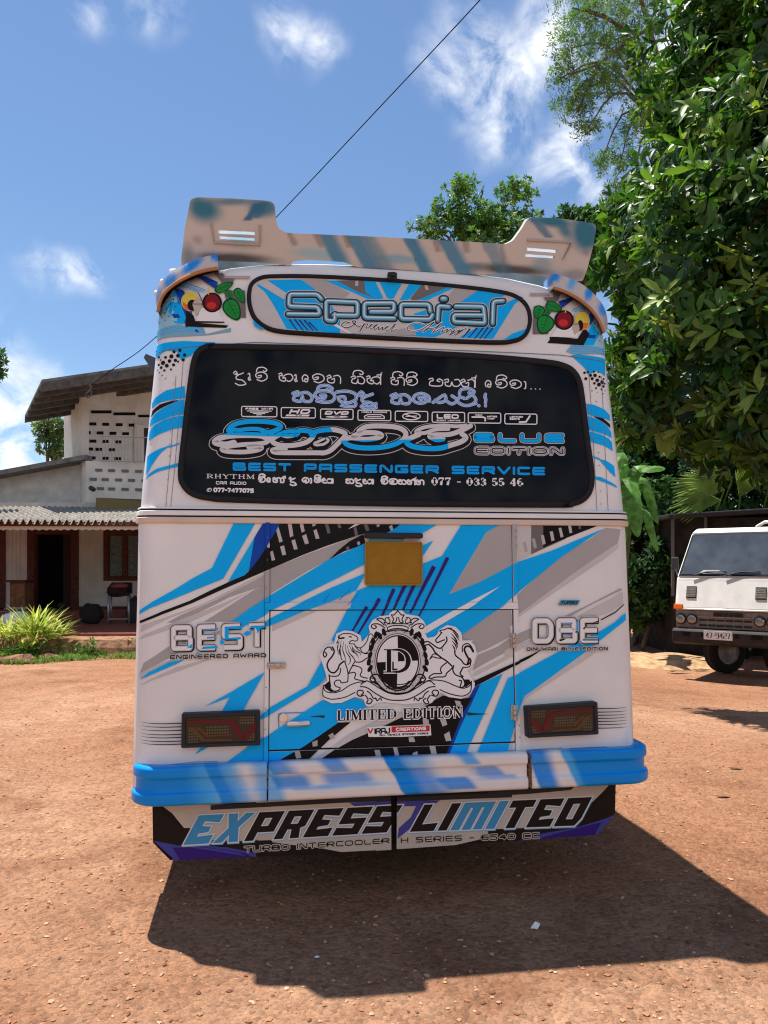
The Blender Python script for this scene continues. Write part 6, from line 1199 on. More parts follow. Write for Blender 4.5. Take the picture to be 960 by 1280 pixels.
leafy('distant_tree', 'small tree top peeking in at the left edge above the house', cw(-10, 17, 0), [lb(-14, 455, 16.5, .33, .42), lb(-34, 440, 16.5, .4)], 260, 8, .10, .18, .4, [(.03, .08, .016), (.05, .11, .025)], [1, 1], 'leaf_soft', inner=.1, trunk_r=.1)
leafy('distant_tree', 'thin sunlit tree between the roof of the house and its lower wing', cw(-12, 27, 0), [lb(62, 545, 26, .55, .75), lb(74, 565, 26, .35, .3), lb(55, 530, 26, .35, .3), lb(80, 535, 26.5, .5)], 330, 7, .12, .22, .4, [(.06, .13, .03), (.10, .18, .04), (.12, .16, .06)], [2, 2, 1], 'leaf_soft', inner=.1, trunk_r=.08)
# undergrowth behind the bus and the lorry
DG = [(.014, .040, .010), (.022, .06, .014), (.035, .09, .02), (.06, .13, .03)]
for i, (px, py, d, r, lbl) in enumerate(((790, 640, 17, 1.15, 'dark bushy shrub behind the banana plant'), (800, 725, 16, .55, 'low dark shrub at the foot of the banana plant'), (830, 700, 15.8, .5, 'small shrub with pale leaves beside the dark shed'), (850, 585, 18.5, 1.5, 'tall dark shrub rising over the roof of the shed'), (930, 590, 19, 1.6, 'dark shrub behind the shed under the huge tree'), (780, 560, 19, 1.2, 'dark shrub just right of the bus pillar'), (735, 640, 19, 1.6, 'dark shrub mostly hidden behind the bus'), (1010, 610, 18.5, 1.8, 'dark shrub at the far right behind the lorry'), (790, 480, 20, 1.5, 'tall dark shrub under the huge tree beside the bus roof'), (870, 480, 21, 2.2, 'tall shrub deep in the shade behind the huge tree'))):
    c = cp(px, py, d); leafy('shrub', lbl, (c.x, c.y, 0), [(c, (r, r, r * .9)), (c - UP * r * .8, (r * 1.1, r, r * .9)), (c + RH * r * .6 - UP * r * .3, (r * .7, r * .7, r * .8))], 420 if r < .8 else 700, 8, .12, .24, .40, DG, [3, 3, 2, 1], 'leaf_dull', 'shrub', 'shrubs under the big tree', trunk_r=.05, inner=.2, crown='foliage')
# banana plant
mat('banana_leaf', (.10, .23, .05), .36, var=.4, vscale=9, transl=.35); mat('frond', (.16, .24, .05), .5, var=.35, vscale=3, transl=.35); mat('stalk', (.07, .09, .03), .6, var=.3)
def blade(mb_, pts, w, n=18, tear=.25, roll=None, fold=.25):
    sp_ = [Vector(p) for p in catmull([tuple(p) for p in pts], n // (len(pts) - 1))]; k = len(sp_); V_ = []
    for i, p in enumerate(sp_):
        t = i / (k - 1); tg = (sp_[min(i + 1, k - 1)] - sp_[max(i - 1, 0)]).normalized(); s = tg.cross(roll or UP).normalized(); nn = s.cross(tg)
        ww = w * (math.sin(PI * min(1, t * .93 + .07)) ** .55); a, b = ww * (1 - tear * random.random()), ww * (1 - tear * random.random()); V_ += [p + s * a - nn * a * fold, p + nn * .004, p - s * b - nn * b * fold]
    F_ = []
    for i in range(k - 1): F_ += [(i * 3, i * 3 + 3, i * 3 + 4, i * 3 + 1), (i * 3 + 1, i * 3 + 4, i * 3 + 5, i * 3 + 2)]
    mb_.add(V_, F_)
def banana():
    b = cw(4.35, 14.6, 0); b.z = gz(b.x, b.y); t = thing('banana_plant', b, 'banana plant with broad drooping leaves between the bus and the shed', 'plant')
    top = cp(788, 640, 14.4); trunk('stem', [b, b.lerp(top, .5), top], [.09, .07, .05], t, 'stalk')
    for pts, w in (([top, cp(785, 600, 14.2), cp(793, 630, 13.8), cp(797, 672, 13.7)], .19), ([top, cp(772, 590, 14), cp(777, 570, 13.8), cp(760, 600, 13.6)], .17), ([top, cp(795, 590, 14.4), cp(815, 585, 14.2), cp(832, 586, 14.1)], .13), ([top, cp(800, 600, 14.6), cp(812, 620, 14.5), cp(822, 655, 14.4)], .13), ([top, cp(778, 575, 14.5), cp(770, 555, 14.5), cp(776, 545, 14.6)], .13), ([top, cp(790, 620, 14.2), cp(780, 650, 14), cp(777, 690, 13.9)], .15), ([top, cp(806, 640, 14.3), cp(815, 665, 14.2), cp(822, 690, 14.2)], .10)):
        m = MB(); blade(m, pts, w, 24, .22, roll=DH * -.7 + UP * .6); m.build('leaf', ['banana_leaf'], t, smooth=False)
banana()
def fan_palm(base, label, specs):
    b = Vector(base); b.z = gz(b.x, b.y); t = thing('palm_plant', b, label, 'plant', 'palms behind the shed')
    for (hub, tip, half, nn) in specs:
        m = MB(); h = Vector(hub); e = Vector(tip); ax = (e - h); Ln = ax.length; ax.normalize(); sd = ax.cross(-DH).normalized()
        for i in range(nn):
            a = -half + 2 * half * i / (nn - 1); dr = ax * math.cos(a) + sd * math.sin(a); ll = Ln * (1 - .22 * abs(a / half)) * random.uniform(.92, 1.05); blade(m, [h, h + dr * ll * .5 - DH * .05, h + dr * ll - UP * ll * .12 - DH * random.uniform(0, .12)], .028, 6, .1, roll=-DH + UP * .3, fold=.4)
        m.tube(catmull([tuple(b), tuple(b.lerp(h, .6) + DH * .2), tuple(h)], 4), .018, 6); m.build('frond', ['frond'], t)
fan_palm(cw(6.4, 16.5, 0), 'yellow green palm fronds arching over the left end of the shed roof', [(cp(905, 612, 15.2), cp(835, 600, 14.8), .42, 17), (cp(900, 625, 15.2), cp(832, 628, 14.8), .35, 13), (cp(915, 600, 15.2), cp(872, 566, 15), .5, 15)])
fan_palm(cw(7.6, 16.5, 0), 'yellow green palm fronds above the lorry at the right edge', [(cp(925, 620, 15.2), cp(945, 572, 15), .6, 15), (cp(960, 615, 15.2), cp(985, 590, 15), .6, 13), (cp(890, 580, 15.4), cp(920, 560, 15.2), .5, 11)])
# sandy bank by the shrubs
bk = MB(); bc = cp(812, 742, 14.0); nb = 26; Vb = []
for j in range(9):
    for i in range(nb):
        u = i / (nb - 1) * 2 - 1; v = j / 8 * 2 - 1; h = max(0, 1 - u * u) * max(0, 1 - v * v) * (.20 + .10 * noise.noise(Vector((u * 3, v * 3, 1)))); p = cw(ld(bc)[0] + u * 1.5, ld(bc)[1] + v * .9, 0); Vb.append((p.x, p.y, gz(p.x, p.y) - .02 + h))
bk.add(Vb, [(j * nb + i, j * nb + i + 1, (j + 1) * nb + i + 1, (j + 1) * nb + i) for j in range(8) for i in range(nb - 1)]); tag(bk.build('bank', [mat('sand', (.37, .23, .125), .95, var=.35, vscale=7, bump=.6, bscale=25)], smooth=True), kind='structure')

# ---------------------------------------------------------------- shed
def shed():
    b = cp(900, 760, 15.5); b.z = gz(b.x, b.y); t = thing('shed', b, 'dark shed with a flat overhanging roof behind the white lorry', 'shed')
    m = MB(); a, c = cw(5.72, 15.3, -.2), cw(9.5, 14.6, -.2); m.prism([a, c, c + DH * 2.5, a + DH * 2.5], (0, 0, 2.72)); m.build('wall', [mat('shedwall', (.030, .025, .022), .85, var=.35, vscale=5)], t)
    r = MB(); a, c = cw(5.50, 14.8, 2.48), cw(9.8, 14.1, 2.70); r.prism([a, c, c + DH * 3.3, a + DH * 3.3], (0, 0, .09)); r.build('roof', [mat('shedroof', (.035, .032, .034), .7, var=.2)], t, bevel=.02)
    p = MB(); p.tube([cp(882, 645, 15.1), cp(882, 700, 15.1)], .03, 8); p.build('post', [mat('shedpost', (.14, .13, .12), .7)], t)
    p = MB(); p.tube([cp(841, 640, 15.2), cp(841, 745, 15.2)], .035, 8); p.build('post', ['shedpost'], t)
shed()

# ---------------------------------------------------------------- unseen wood round the yard, added to cut sky light; mirrored in rear window
WP = []; WDs = []
for a in np.arange(-150, 151, 9.0):
    th = math.radians(a); rr = 17 + 4 * random.random()
    if abs(a) < 60: rr = 52 + 6 * random.random()
    c = Vector((CAM.x + rr * math.sin(YAW + th), CAM.y + rr * math.cos(YAW + th), 0)); hh = random.uniform(3.6, 6.2) if rr < 40 else random.uniform(3.0, 4.6)
    p_, d_ = lobe_points([(c + UP * hh * .62, (2.3 if rr < 40 else 4.6, 2.3, hh * .42)), (c + UP * hh * .25 + RH, (2.0 if rr < 40 else 4.4, 2.0, hh * .3))], 420, .3); WP.append(p_); WDs.append(d_)
WP = np.concatenate(WP); WDs = np.concatenate(WDs); O, D, N_, L_, W_, I = rosettes(WP, WDs, 6, .38, .62, .45, (.6, 1.5), .1)
tag(leaves('woods', O, D, N_, L_, W_, palette(len(WP), DG, [2, 3, 2, 1])[I], MATS['leaf_dull'], None, 1), kind='stuff')  # unseen wood, added to cut sky light

# ---------------------------------------------------------------- house
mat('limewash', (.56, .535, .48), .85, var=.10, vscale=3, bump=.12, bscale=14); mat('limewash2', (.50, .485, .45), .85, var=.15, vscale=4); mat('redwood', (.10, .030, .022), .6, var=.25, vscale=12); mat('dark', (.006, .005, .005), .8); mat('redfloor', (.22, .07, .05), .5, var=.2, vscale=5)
mat('oldroof', (.17, .165, .16), .9, var=.3, vscale=6); mat('asbestos', (.26, .235, .205), .85, var=.35, vscale=7); mat('rooftimber', (.09, .083, .078), .8, var=.3, vscale=9); mat('lace', (.50, .44, .38), .7); mat('earthstep', (.23, .125, .075), .95, var=.45, vscale=9, bump=.8, bscale=18); mat('brownwood', (.20, .095, .05), .6, var=.3, vscale=14); mat('curtain', (.16, .20, .19), .5, var=.5, vscale=34)
def house():
    b = cp(100, 780, 16.5); b.z = 0; h = thing('house', b, 'whitewashed two storey house with a corrugated porch roof left of the bus', 'house')
    WD = 17.6
    def quadbox(name, xs, ys, d, th, m, parent=h, bevel=0.):
        k = MB(); k.prism([cp(xs[0], ys[0], d), cp(xs[1], ys[0], d), cp(xs[1], ys[1], d), cp(xs[0], ys[1], d)], DH * th); return k.build(name, [m], parent, bevel=bevel)
    # ground floor wall as one mesh with its openings left free
    w = MB()
    for x0, x1, y0, y1 in ((-260, 300, 628, 661.5), (5, 34, 661.5, 770), (97, 129.5, 661.5, 770), (176.5, 300, 661.5, 770), (129.5, 176.5, 725.5, 770), (-260, -60, 661.5, 770)): w.prism([cp(x0, y0, WD), cp(x1, y0, WD), cp(x1, y1, WD), cp(x0, y1, WD)], DH * .22)
    for y in (739, 743): w.prism([cp(97, y, WD - .02), cp(300, y, WD - .02), cp(300, y + 1.2, WD - .02), cp(97, y + 1.2, WD - .02)], DH * .02)
    for x in (106, 110, 114, 119, 14, 19, 24): w.prism([cp(x, 662, WD - .012), cp(x + .8, 662, WD - .012), cp(x + .8, 736, WD - .012), cp(x, 736, WD - .012)], DH * .012)
    w.build('wall', ['limewash'], h)
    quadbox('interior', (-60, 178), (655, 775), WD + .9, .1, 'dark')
    d = MB()
    for x0, x1, y0, y1 in ((33.5, 43, 660, 763), (88, 97.5, 660, 763), (43, 88, 660, 668)): d.prism([cp(x0, y0, WD - .05), cp(x1, y0, WD - .05), cp(x1, y1, WD - .05), cp(x0, y1, WD - .05)], DH * .2)
    df = d.build('door', ['redwood'], h, bevel=.01); quadbox('door_leaf', (79, 88), (668, 763), WD + .02, .05, mat('leafwood', (.035, .018, .014), .6), df)
    f = MB()
    for x0, x1, y0, y1 in ((129, 135.5, 662, 726), (152.5, 158.5, 668, 720), (173, 177, 662, 726), (135.5, 173, 662, 669.5), (135.5, 173, 720, 726)): f.prism([cp(x0, y0, WD - .04), cp(x1, y0, WD - .04), cp(x1, y1, WD - .04), cp(x0, y1, WD - .04)], DH * .16)
    wf = f.build('window', ['redwood'], h, bevel=.008)
    for x0, x1 in ((135.5, 152.5), (158.5, 173)): quadbox('pane', (x0, x1), (669.5, 720), WD + .05, .02, 'curtain', wf)
    f2 = MB()
    for x0, x1, y0, y1 in ((-60, -52, 662, 760), (0, 6, 662, 760)): f2.prism([cp(x0, y0, WD - .04), cp(x1, y0, WD - .04), cp(x1, y1, WD - .04), cp(x0, y1, WD - .04)], DH * .16)
    f2.build('window', ['redwood'], h)
    quadbox('skirting_board', (97, 300), (758, 770), WD - .03, .03, 'redwood')
    # porch floor, step and earth terrace
    z1, z2 = .44, .60
    a, c = cw(-14, 13.3, 0), cw(-1.6, 13.3, 0)
    k = MB(); k.prism([a + UP * .0, c + UP * .0, c + DH * 4.4, a + DH * 4.4], (0, 0, z1)); k.build('porch_floor', ['redfloor'], h, bevel=.02)
    a2, c2 = cw(-14, 16.9, z1 - .1), cw(-1.9, 16.9, z1 - .1); k = MB(); k.prism([a2, c2, c2 + DH * .8, a2 + DH * .8], (0, 0, z2 - z1 + .1)); k.build('step', ['redfloor'], h, bevel=.015)
    # corrugated porch roof
    A, B_, C_ = cp(-120, 650.5, 13.5), cp(330, 654.5, 13.9), cp(-120, 633, 17.2); nx = 560; vv = []; ff = []
    for i in range(nx + 1):
        t = i / nx; e = A.lerp(B_, t); o = .045 * math.sin(t * 50 * 2 * PI); back = (C_ - A); vv += [e + UP * o, e + back * .5 + UP * o, e + back + UP * o, e + UP * (o - .012), e + back + UP * (o - .012)]
    for i in range(nx):
        p, q_ = i * 5, (i + 1) * 5; ff += [(p, q_, q_ + 1, p + 1), (p + 1, q_ + 1, q_ + 2, p + 2), (p + 3, q_ + 3, q_, p), (p + 3, p + 4, q_ + 4, q_ + 3)]
    o = pyd('porch_roof', vv, ff, h, ['asbestos'], smooth=False)
    quadbox('fascia', (-120, 320), (652.5, 657.5), 13.75, .06, 'redwood')
    l = MB(); pts = []
    n = 92; xs = np.linspace(-100, 310, n)
    top = [cp(x, 657.5, 13.8) for x in (-100, 310)]
    low = [cp(xs[i], 661.4 + (1.6 if i % 2 else 0), 13.8) for i in range(n)][::-1]
    l.prism([top[0], top[1]] + low, DH * .02); l.build('lace_trim', ['lace'], h)
    for x in (-70, 245):
        k = MB(); p = cp(x, 660, 13.9); k.box((p.x - .08, p.y - .08, z1), (p.x + .08, p.y + .08, p.z)); k.build('porch_post', ['limewash'], h, bevel=.01)
    # lower wing on the left
    k = MB(); k.prism([cp(-160, 615, 18), cp(-160, 645, 18), cp(101, 645, 18), cp(101, 572, 18)], DH * .2); k.build('wing_wall', ['limewash2'], h)
    k = MB(); k.prism([cp(-170, 619, 17.5), cp(-170, 624, 17.5), cp(107, 574, 17.5), cp(107, 568, 17.5)], DH * 3.2); k.build('wing_roof', ['oldroof'], h)
    # upper storey
    dA, dB = 17.7, 20.8
    def up_(x, a=None, b=None, x0=103., w=150.): a, b = a or dA, b or dB; return 1 / (1 / a + (1 / b - 1 / a) * (x - x0) / w)
    k = MB(); k.prism([cp(103, 488, dA), cp(253, 462, dB), cp(253, 645, dB), cp(103, 645, dA)], DH * .2); k.prism([cp(103, 488, dA), cp(80, 514, 20), cp(80, 640, 20), cp(103, 645, dA)], RH * .15)
    k.build('upper_wall', ['limewash'], h)
    s = MB()
    slots = [(114, 139, 513, 516.5), (142, 169, 515.5, 519), (173, 192, 518.5, 521.5)]
    for y, xs in ((528, (112, 128, 145, 161)), (539, (105, 121, 137, 153)), (549.5, (112, 128, 144)), (559.5, (108, 119.5, 136)), (570.5, (111, 128, 143))): slots += [(x, x + 8, y + (x - 112) * .03, y + 3.6 + (x - 112) * .03) for x in xs]
    for x0, x1, y0, y1 in slots: s.prism([cp(x0, y0, up_(x0) - .02), cp(x1, y0, up_(x1) - .02), cp(x1, y1, up_(x1) - .02), cp(x0, y1, up_(x0) - .02)], DH * .1)
    o = s.build('vent_slots', ['dark'], h); o['kind'] = 'stuff'
    fr = MB()
    for x0, x1, y0, y1 in ((168, 170.5, 528, 578), (170.5, 200, 528, 531)): fr.prism([cp(x0, y0, up_(x0) - .05), cp(x1, y0, up_(x1) - .05), cp(x1, y1, up_(x1) - .05), cp(x0, y1, up_(x0) - .05)], DH * .06)
    wn = fr.build('window', ['limewash2'], h); k = MB(); k.prism([cp(180, 535, up_(180) - .015), cp(192, 535, up_(192) - .015), cp(192, 577, up_(192) - .015), cp(180, 577, up_(180) - .015)], DH * .03); k.build('pane', [mat('darkpane', (.03, .035, .045), .2)], wn)
    pd = 16.4; bd = lambda x: up_(x, pd, pd + 1.2, 107., 143.)
    k = MB(); k.prism([cp(x, y, bd(x)) for x, y in ((107, 576), (250, 582), (250, 627), (120, 622), (119.5, 629), (107, 627))], DH * .14); pw = k.build('balcony_wall', ['limewash'], h)
    s = MB()
    for y, xs in ((585.5, (119, 135, 152, 169)), (597, (112, 127, 144, 160, 177)), (608.5, (121, 135, 152, 169))):
        for x in xs: s.prism([cp(x, y + (x - 110) * .03, up_(x, pd, pd + 1.2, 107., 143.) - .02), cp(x + 8.5, y + .2 + (x - 110) * .03, up_(x + 8.5, pd, pd + 1.2, 107., 143.) - .02), cp(x + 8.5, y + 3.6 + (x - 110) * .03, up_(x + 8.5, pd, pd + 1.2, 107., 143.) - .02), cp(x, y + 3.4 + (x - 110) * .03, up_(x, pd, pd + 1.2, 107., 143.) - .02)], DH * .06)
    o = s.build('block_openings', [mat('slotgrey', (.13, .13, .14), .8)], pw); o['kind'] = 'stuff'
    k = MB(); k.prism([cp(119.5, 622, pd + .1), cp(250, 627, pd + 1.3), cp(250, 640, pd + 1.3), cp(119.5, 640, pd + .1)], DH * .1); k.build('under_balcony', [mat('olive', (.20, .15, .07), .8)], h)
    r = MB()
    for y in (545.5, 576): r.tube([cp(124, y, pd), cp(215, y + 2, pd + .9)], .012, 6)
    for x in range(124, 212, 4): r.tube([cp(x, 545.5 + (x - 124) * .022, pd + (x - 124) * .01), cp(x, 577, pd + (x - 124) * .01)], .006, 5)
    r.build('balcony_railing', [mat('rail', (.30, .30, .29), .6)], h)
    # main roof with a deep overhang
    P1, P2, P3 = cp(31, 522.5, 18.6), cp(52, 478.5, 16.0), cp(330, 438, 18.4); P4 = P1 + (P3 - P2)
    k = MB(); k.prism([P1, P2, P3, P4], UP * .07); rf = k.build('roof', ['oldroof'], h)
    for t in (.03, .22, .41, .60, .79, .97):
        a = P2.lerp(P1, t); bb = P3.lerp(P4, t); k = MB(); k.prism([a, a + (P1 - P2).normalized() * .10, bb + (P1 - P2).normalized() * .10, bb], UP * -.12); k.build('rafter', ['rooftimber'], rf)
    k = MB(); k.prism([P2, P3, P3 - UP * .2, P2 - UP * .2], -DH * .03); k.build('bargeboard', ['rooftimber'], rf)
    wr_ = MB(); wr_.tube(catmull([tuple(cp(x, y, 15.6)) for x, y in ((112, 481), (113, 487), (109, 491), (107, 494), (110, 497), (114, 494), (114, 488))], 4), .012, 6); wr_.tube([cp(113, 479, 15.6), cp(113.5, 486, 15.6)], .02, 6); wr_.build('cable_hook', ['rooftimber'], rf)
    cm = MB(); p = cp(117, 612, pd - .12); cm.tube([p, p + UP * .02 - DH * .16], .05, 10); cm.build('lamp', ['darkmetal'], h)
house()
tr = MB(); TE = [cw(-15, 12.9, 0), cw(-3.0, 12.9, 0)]; nT = 90; Vt = []
for i in range(nT + 1):
    l = -15 + 12.2 * i / nT; o = .10 * noise.noise(Vector((l * 2.2, 0, 0))) + .05 * noise.noise(Vector((l * 7, 3, 0)))
    for dd, z in ((12.75, -.1), (12.8, .10), (12.84, .24), (12.92, .36 + .03 * noise.noise(Vector((l * 4, 1, 1)))), (13.5, .40)): p = cw(l, dd + o * (1 if dd < 13 else 0), 0); Vt.append((p.x, p.y, z))
tr.add(Vt, [(i * 5 + j, (i + 1) * 5 + j, (i + 1) * 5 + j + 1, i * 5 + j + 1) for i in range(nT) for j in range(4)]); tag(tr.build('terrace', ['earthstep'], smooth=False), kind='structure')

# grass and plants in front of the house
def blades(name, spots, h0, h1, w, cols, wts, m, spread=.5, parent=None, droop=.35):
    n = len(spots); O = np.array([s[:] for s in spots]); D = unit(np.concatenate([RNG.normal(size=(n, 2)) * spread, np.ones((n, 1))], 1)); N_ = unit(np.concatenate([-D[:, :2] * 1.0 + RNG.normal(size=(n, 2)) * .2, np.full((n, 1), .3)], 1)); H = RNG.uniform(h0, h1, n)
    return leaves(name, O, D, N_, H, np.full(n, w), palette(n, cols, wts), MATS[m], parent, 2, .1, droop)
GS = []
for _ in range(15000):
    l = random.uniform(-8.8, -3.9); d = 11.4 + 1.45 * random.random(); dn = noise.noise(Vector((l * .9, d * 1.2, 5))) + .25 * noise.noise(Vector((l * 4, d * 4, 2)))
    lim = 12.35 - .85 * sstep(-4.4, -5.8, l)
    if dn > (-.55 if l < -4.7 else .0) and d > lim + .25 * noise.noise(Vector((l * 2, 0, 9))): p = cw(l, d, 0); GS.append((p.x, p.y, gz(p.x, p.y) - .005))
tag(blades('grass', GS, .05, .13, .012, [(.10, .20, .03), (.16, .26, .05), (.07, .14, .025), (.22, .24, .08)], [3, 3, 2, 1], 'leaf_dull', .45), kind='stuff')
def strappy(px, py, d, n, h, label):
    c = cp(px, py, d); t = thing('strap_leaf_plant', (c.x, c.y, c.z), label, 'plant', 'yellow striped plants by the porch')
    m = [(.42, .46, .10), (.52, .50, .18), (.28, .36, .06), (.18, .28, .05)]
    O = []; D = []; N_ = []; L_ = []
    for i in range(n):
        a = random.uniform(0, 2 * PI); e = random.uniform(.15, 1.15) ** 1.0; dr = Vector((math.cos(a) * math.sin(e), math.sin(a) * math.sin(e), math.cos(e))); O.append((c + Vector((dr.x, dr.y, 0)) * .05 + Vector((random.uniform(-.12, .12), random.uniform(-.08, .08), random.uniform(0, .05))))[:]); D.append(dr[:]); N_.append((-dr.x * .8, -dr.y * .8, 1 - dr.z * .5)); L_.append(h * random.uniform(.6, 1.1))
    leaves('foliage', np.array(O), np.array(D), np.array(N_), np.array(L_), np.full(n, .030), palette(n, m, [3, 2, 3, 2]), MATS['leaf_soft'], t, 2, .15, .35)
strappy(44, 800, 12.6, 140, .66, 'largest yellow striped plant in front of the porch door'); strappy(10, 803, 12.7, 110, .55, 'yellow striped plant at the left edge of the photo'); strappy(-25, 803, 12.7, 60, .5, 'yellow striped plant partly outside the left edge'); strappy(37, 812, 12.3, 26, .34, 'small pale striped plant at the front of the bed'); strappy(62, 802, 12.9, 70, .5, 'yellow striped plant on the right end of the bed')
for i, (px, py, s, lbl) in enumerate(((22, 826, .20, 'flat brown rock at the foot of the plants'), (60, 822, .15, 'small brown rock right of the plants'), (95, 819, .07, 'little stone in the grass before the porch'), (8, 820, .16, 'mossy rock at the left edge'))):
    c = gp(px, py + 4); bm = bmesh.new(); bmesh.ops.create_icosphere(bm, subdivisions=2, radius=1)
    for v in bm.verts: v.co = c + Vector((v.co.x * s * 1.5, v.co.y * s * .8, v.co.z * s * .55 + s * .2)) * (1 + .25 * noise.noise(v.co * 1.7 + Vector((i, 0, 0))))
    me = bpy.data.meshes.new('rock'); bm.to_mesh(me); bm.free(); tag(link('rock', me, None, ['earthstep']), lbl, 'rock', 'rocks along the bed')
def plantlet(px, py, lbl):
    c = gp(px, py); t = thing('weed', c, lbl, 'plant', 'weeds by the terrace'); p = np.array(c[:]) + RNG.normal(size=(60, 3)) * np.array([.13, .1, .07]) + np.array([0, 0, .10]); O, D, N_, L_, W_, I = rosettes(p, unit(RNG.normal(size=(60, 3)) + np.array([0, 0, 1.])), 5, .05, .10, .5); leaves('foliage', O, D, N_, L_, W_, palette(60, [(.05, .11, .02), (.09, .17, .03)], [1, 1])[I], MATS['leaf_dull'], t, 1)
for a in ((110, 822, 'leafy weed at the foot of the terrace left of the bus'), (165, 818, 'leafy weed beside the bus at the terrace end'), (12, 828, 'leafy weed among the rocks at the left edge'), (40, 824, 'leafy weed between the two flat rocks')): plantlet(*a)
# pale sack behind the plants, chair, backpack and bags on the porch
def blob(name, c, r, m, label, cat, seed=0, parent=None):
    bm = bmesh.new(); bmesh.ops.create_icosphere(bm, subdivisions=3, radius=1)
    for v in bm.verts: n_ = 1 + .22 * noise.noise(v.co * 1.6 + Vector((seed, 0, 0))) + .07 * noise.noise(v.co * 5 + Vector((0, seed, 0))); v.co = Vector(c) + RH * v.co.x * r[0] * n_ + DH * v.co.y * r[1] * n_ + UP * max(v.co.z * n_, -.85) * r[2]
    me = bpy.data.meshes.new(name); bm.to_mesh(me); bm.free(); o = link(name, me, parent, [m], True); return tag(o, label, cat) if label else o
blob('sack', cp(18, 776, 13.7), (.28, .2, .16), mat('sackcloth', (.55, .57, .62), .8, var=.2, vscale=12), 'pale crumpled sack behind the striped plants', 'sack', 3)
def chair():
    d = 15.3; zf = .44; c = cp(149, 770, d); t = thing('chair', (c.x, c.y, zf), 'metal framed chair with a dark seat standing below the porch window', 'chair')
    B = lambda x, y, dd=0: cp(x, y, d + dd)
    for (x0, y0, x1, y1, dd) in ((135.5, 746, 135.5, 774, 0), (160.5, 746, 161.5, 773, 0), (139, 744, 139, 768, .45), (163, 744, 165, 768, .45)):
        m = MB(); a, b = B(x0, y0, dd), B(x1, y1, dd); b.z = zf; m.tube([a, b], .022, 8); m.build('leg', [mat('steel', (.30, .30, .31), .4, metal=.6)], t, smooth=True)
    m = MB(); a, b, e, f = B(134.5, 745), B(162, 745), B(164, 742, .5), B(137, 742, .5); m.prism([a, b, e, f], UP * .05); m.build('seat', [mat('darkcloth', (.02, .018, .02), .8)], t, bevel=.015)
    m = MB(); m.tube([B(135.5, 774), B(161, 773.5)], .018, 8); m.build('stretcher', ['steel'], t)
    m = MB(); m.prism([B(139, 742, .48), B(165, 742, .48), B(165, 728, .6), B(139, 728, .6)], DH * .04); m.build('backrest', ['darkcloth'], t, bevel=.01)
chair()
bp = blob('backpack', cp(146, 738, 15.4), (.20, .15, .15), mat('pack', (.025, .014, .015), .8, var=.3), 'dark backpack with a red top lying on the porch chair', 'bag', 8)
blob('flap', cp(149, 732.5, 15.3), (.16, .13, .055), mat('redcloth', (.20, .05, .05), .8), None, None, 4, bp)
blob('bag', cp(114, 768, 15.4), (.24, .18, .22), 'darkcloth', 'dark bag on the porch floor left of the chair', 'bag', 12); blob('bag', cp(167, 766, 15.6), (.16, .16, .32), mat('jacket', (.03, .032, .04), .8), 'dark jacket bundle hanging at the right of the chair', 'bag', 15)
bx = MB(); bx.prism([cp(12, 728, 16.2), cp(31, 728, 16.2), cp(31, 759, 16.2), cp(12, 759, 16.2)], DH * .4); tag(bx.build('cabinet', ['brownwood'], bevel=.01), 'low brown wooden cabinet on the porch left of the door', 'cabinet')
cb = MB(); cb.prism([cp(4, 725.5, 16.1), cp(32, 725.5, 16.1), cp(32, 728, 16.1), cp(4, 728, 16.1)], DH * .5); o = cb.build('cabinet_top', ['redwood'], [x for x in COL.objects if x.name == 'cabinet'][0])
blob('shoes', cp(78, 757, 15.5), (.10, .09, .06), 'darkcloth', 'small dark pair of shoes by the open door', 'shoes', 21)

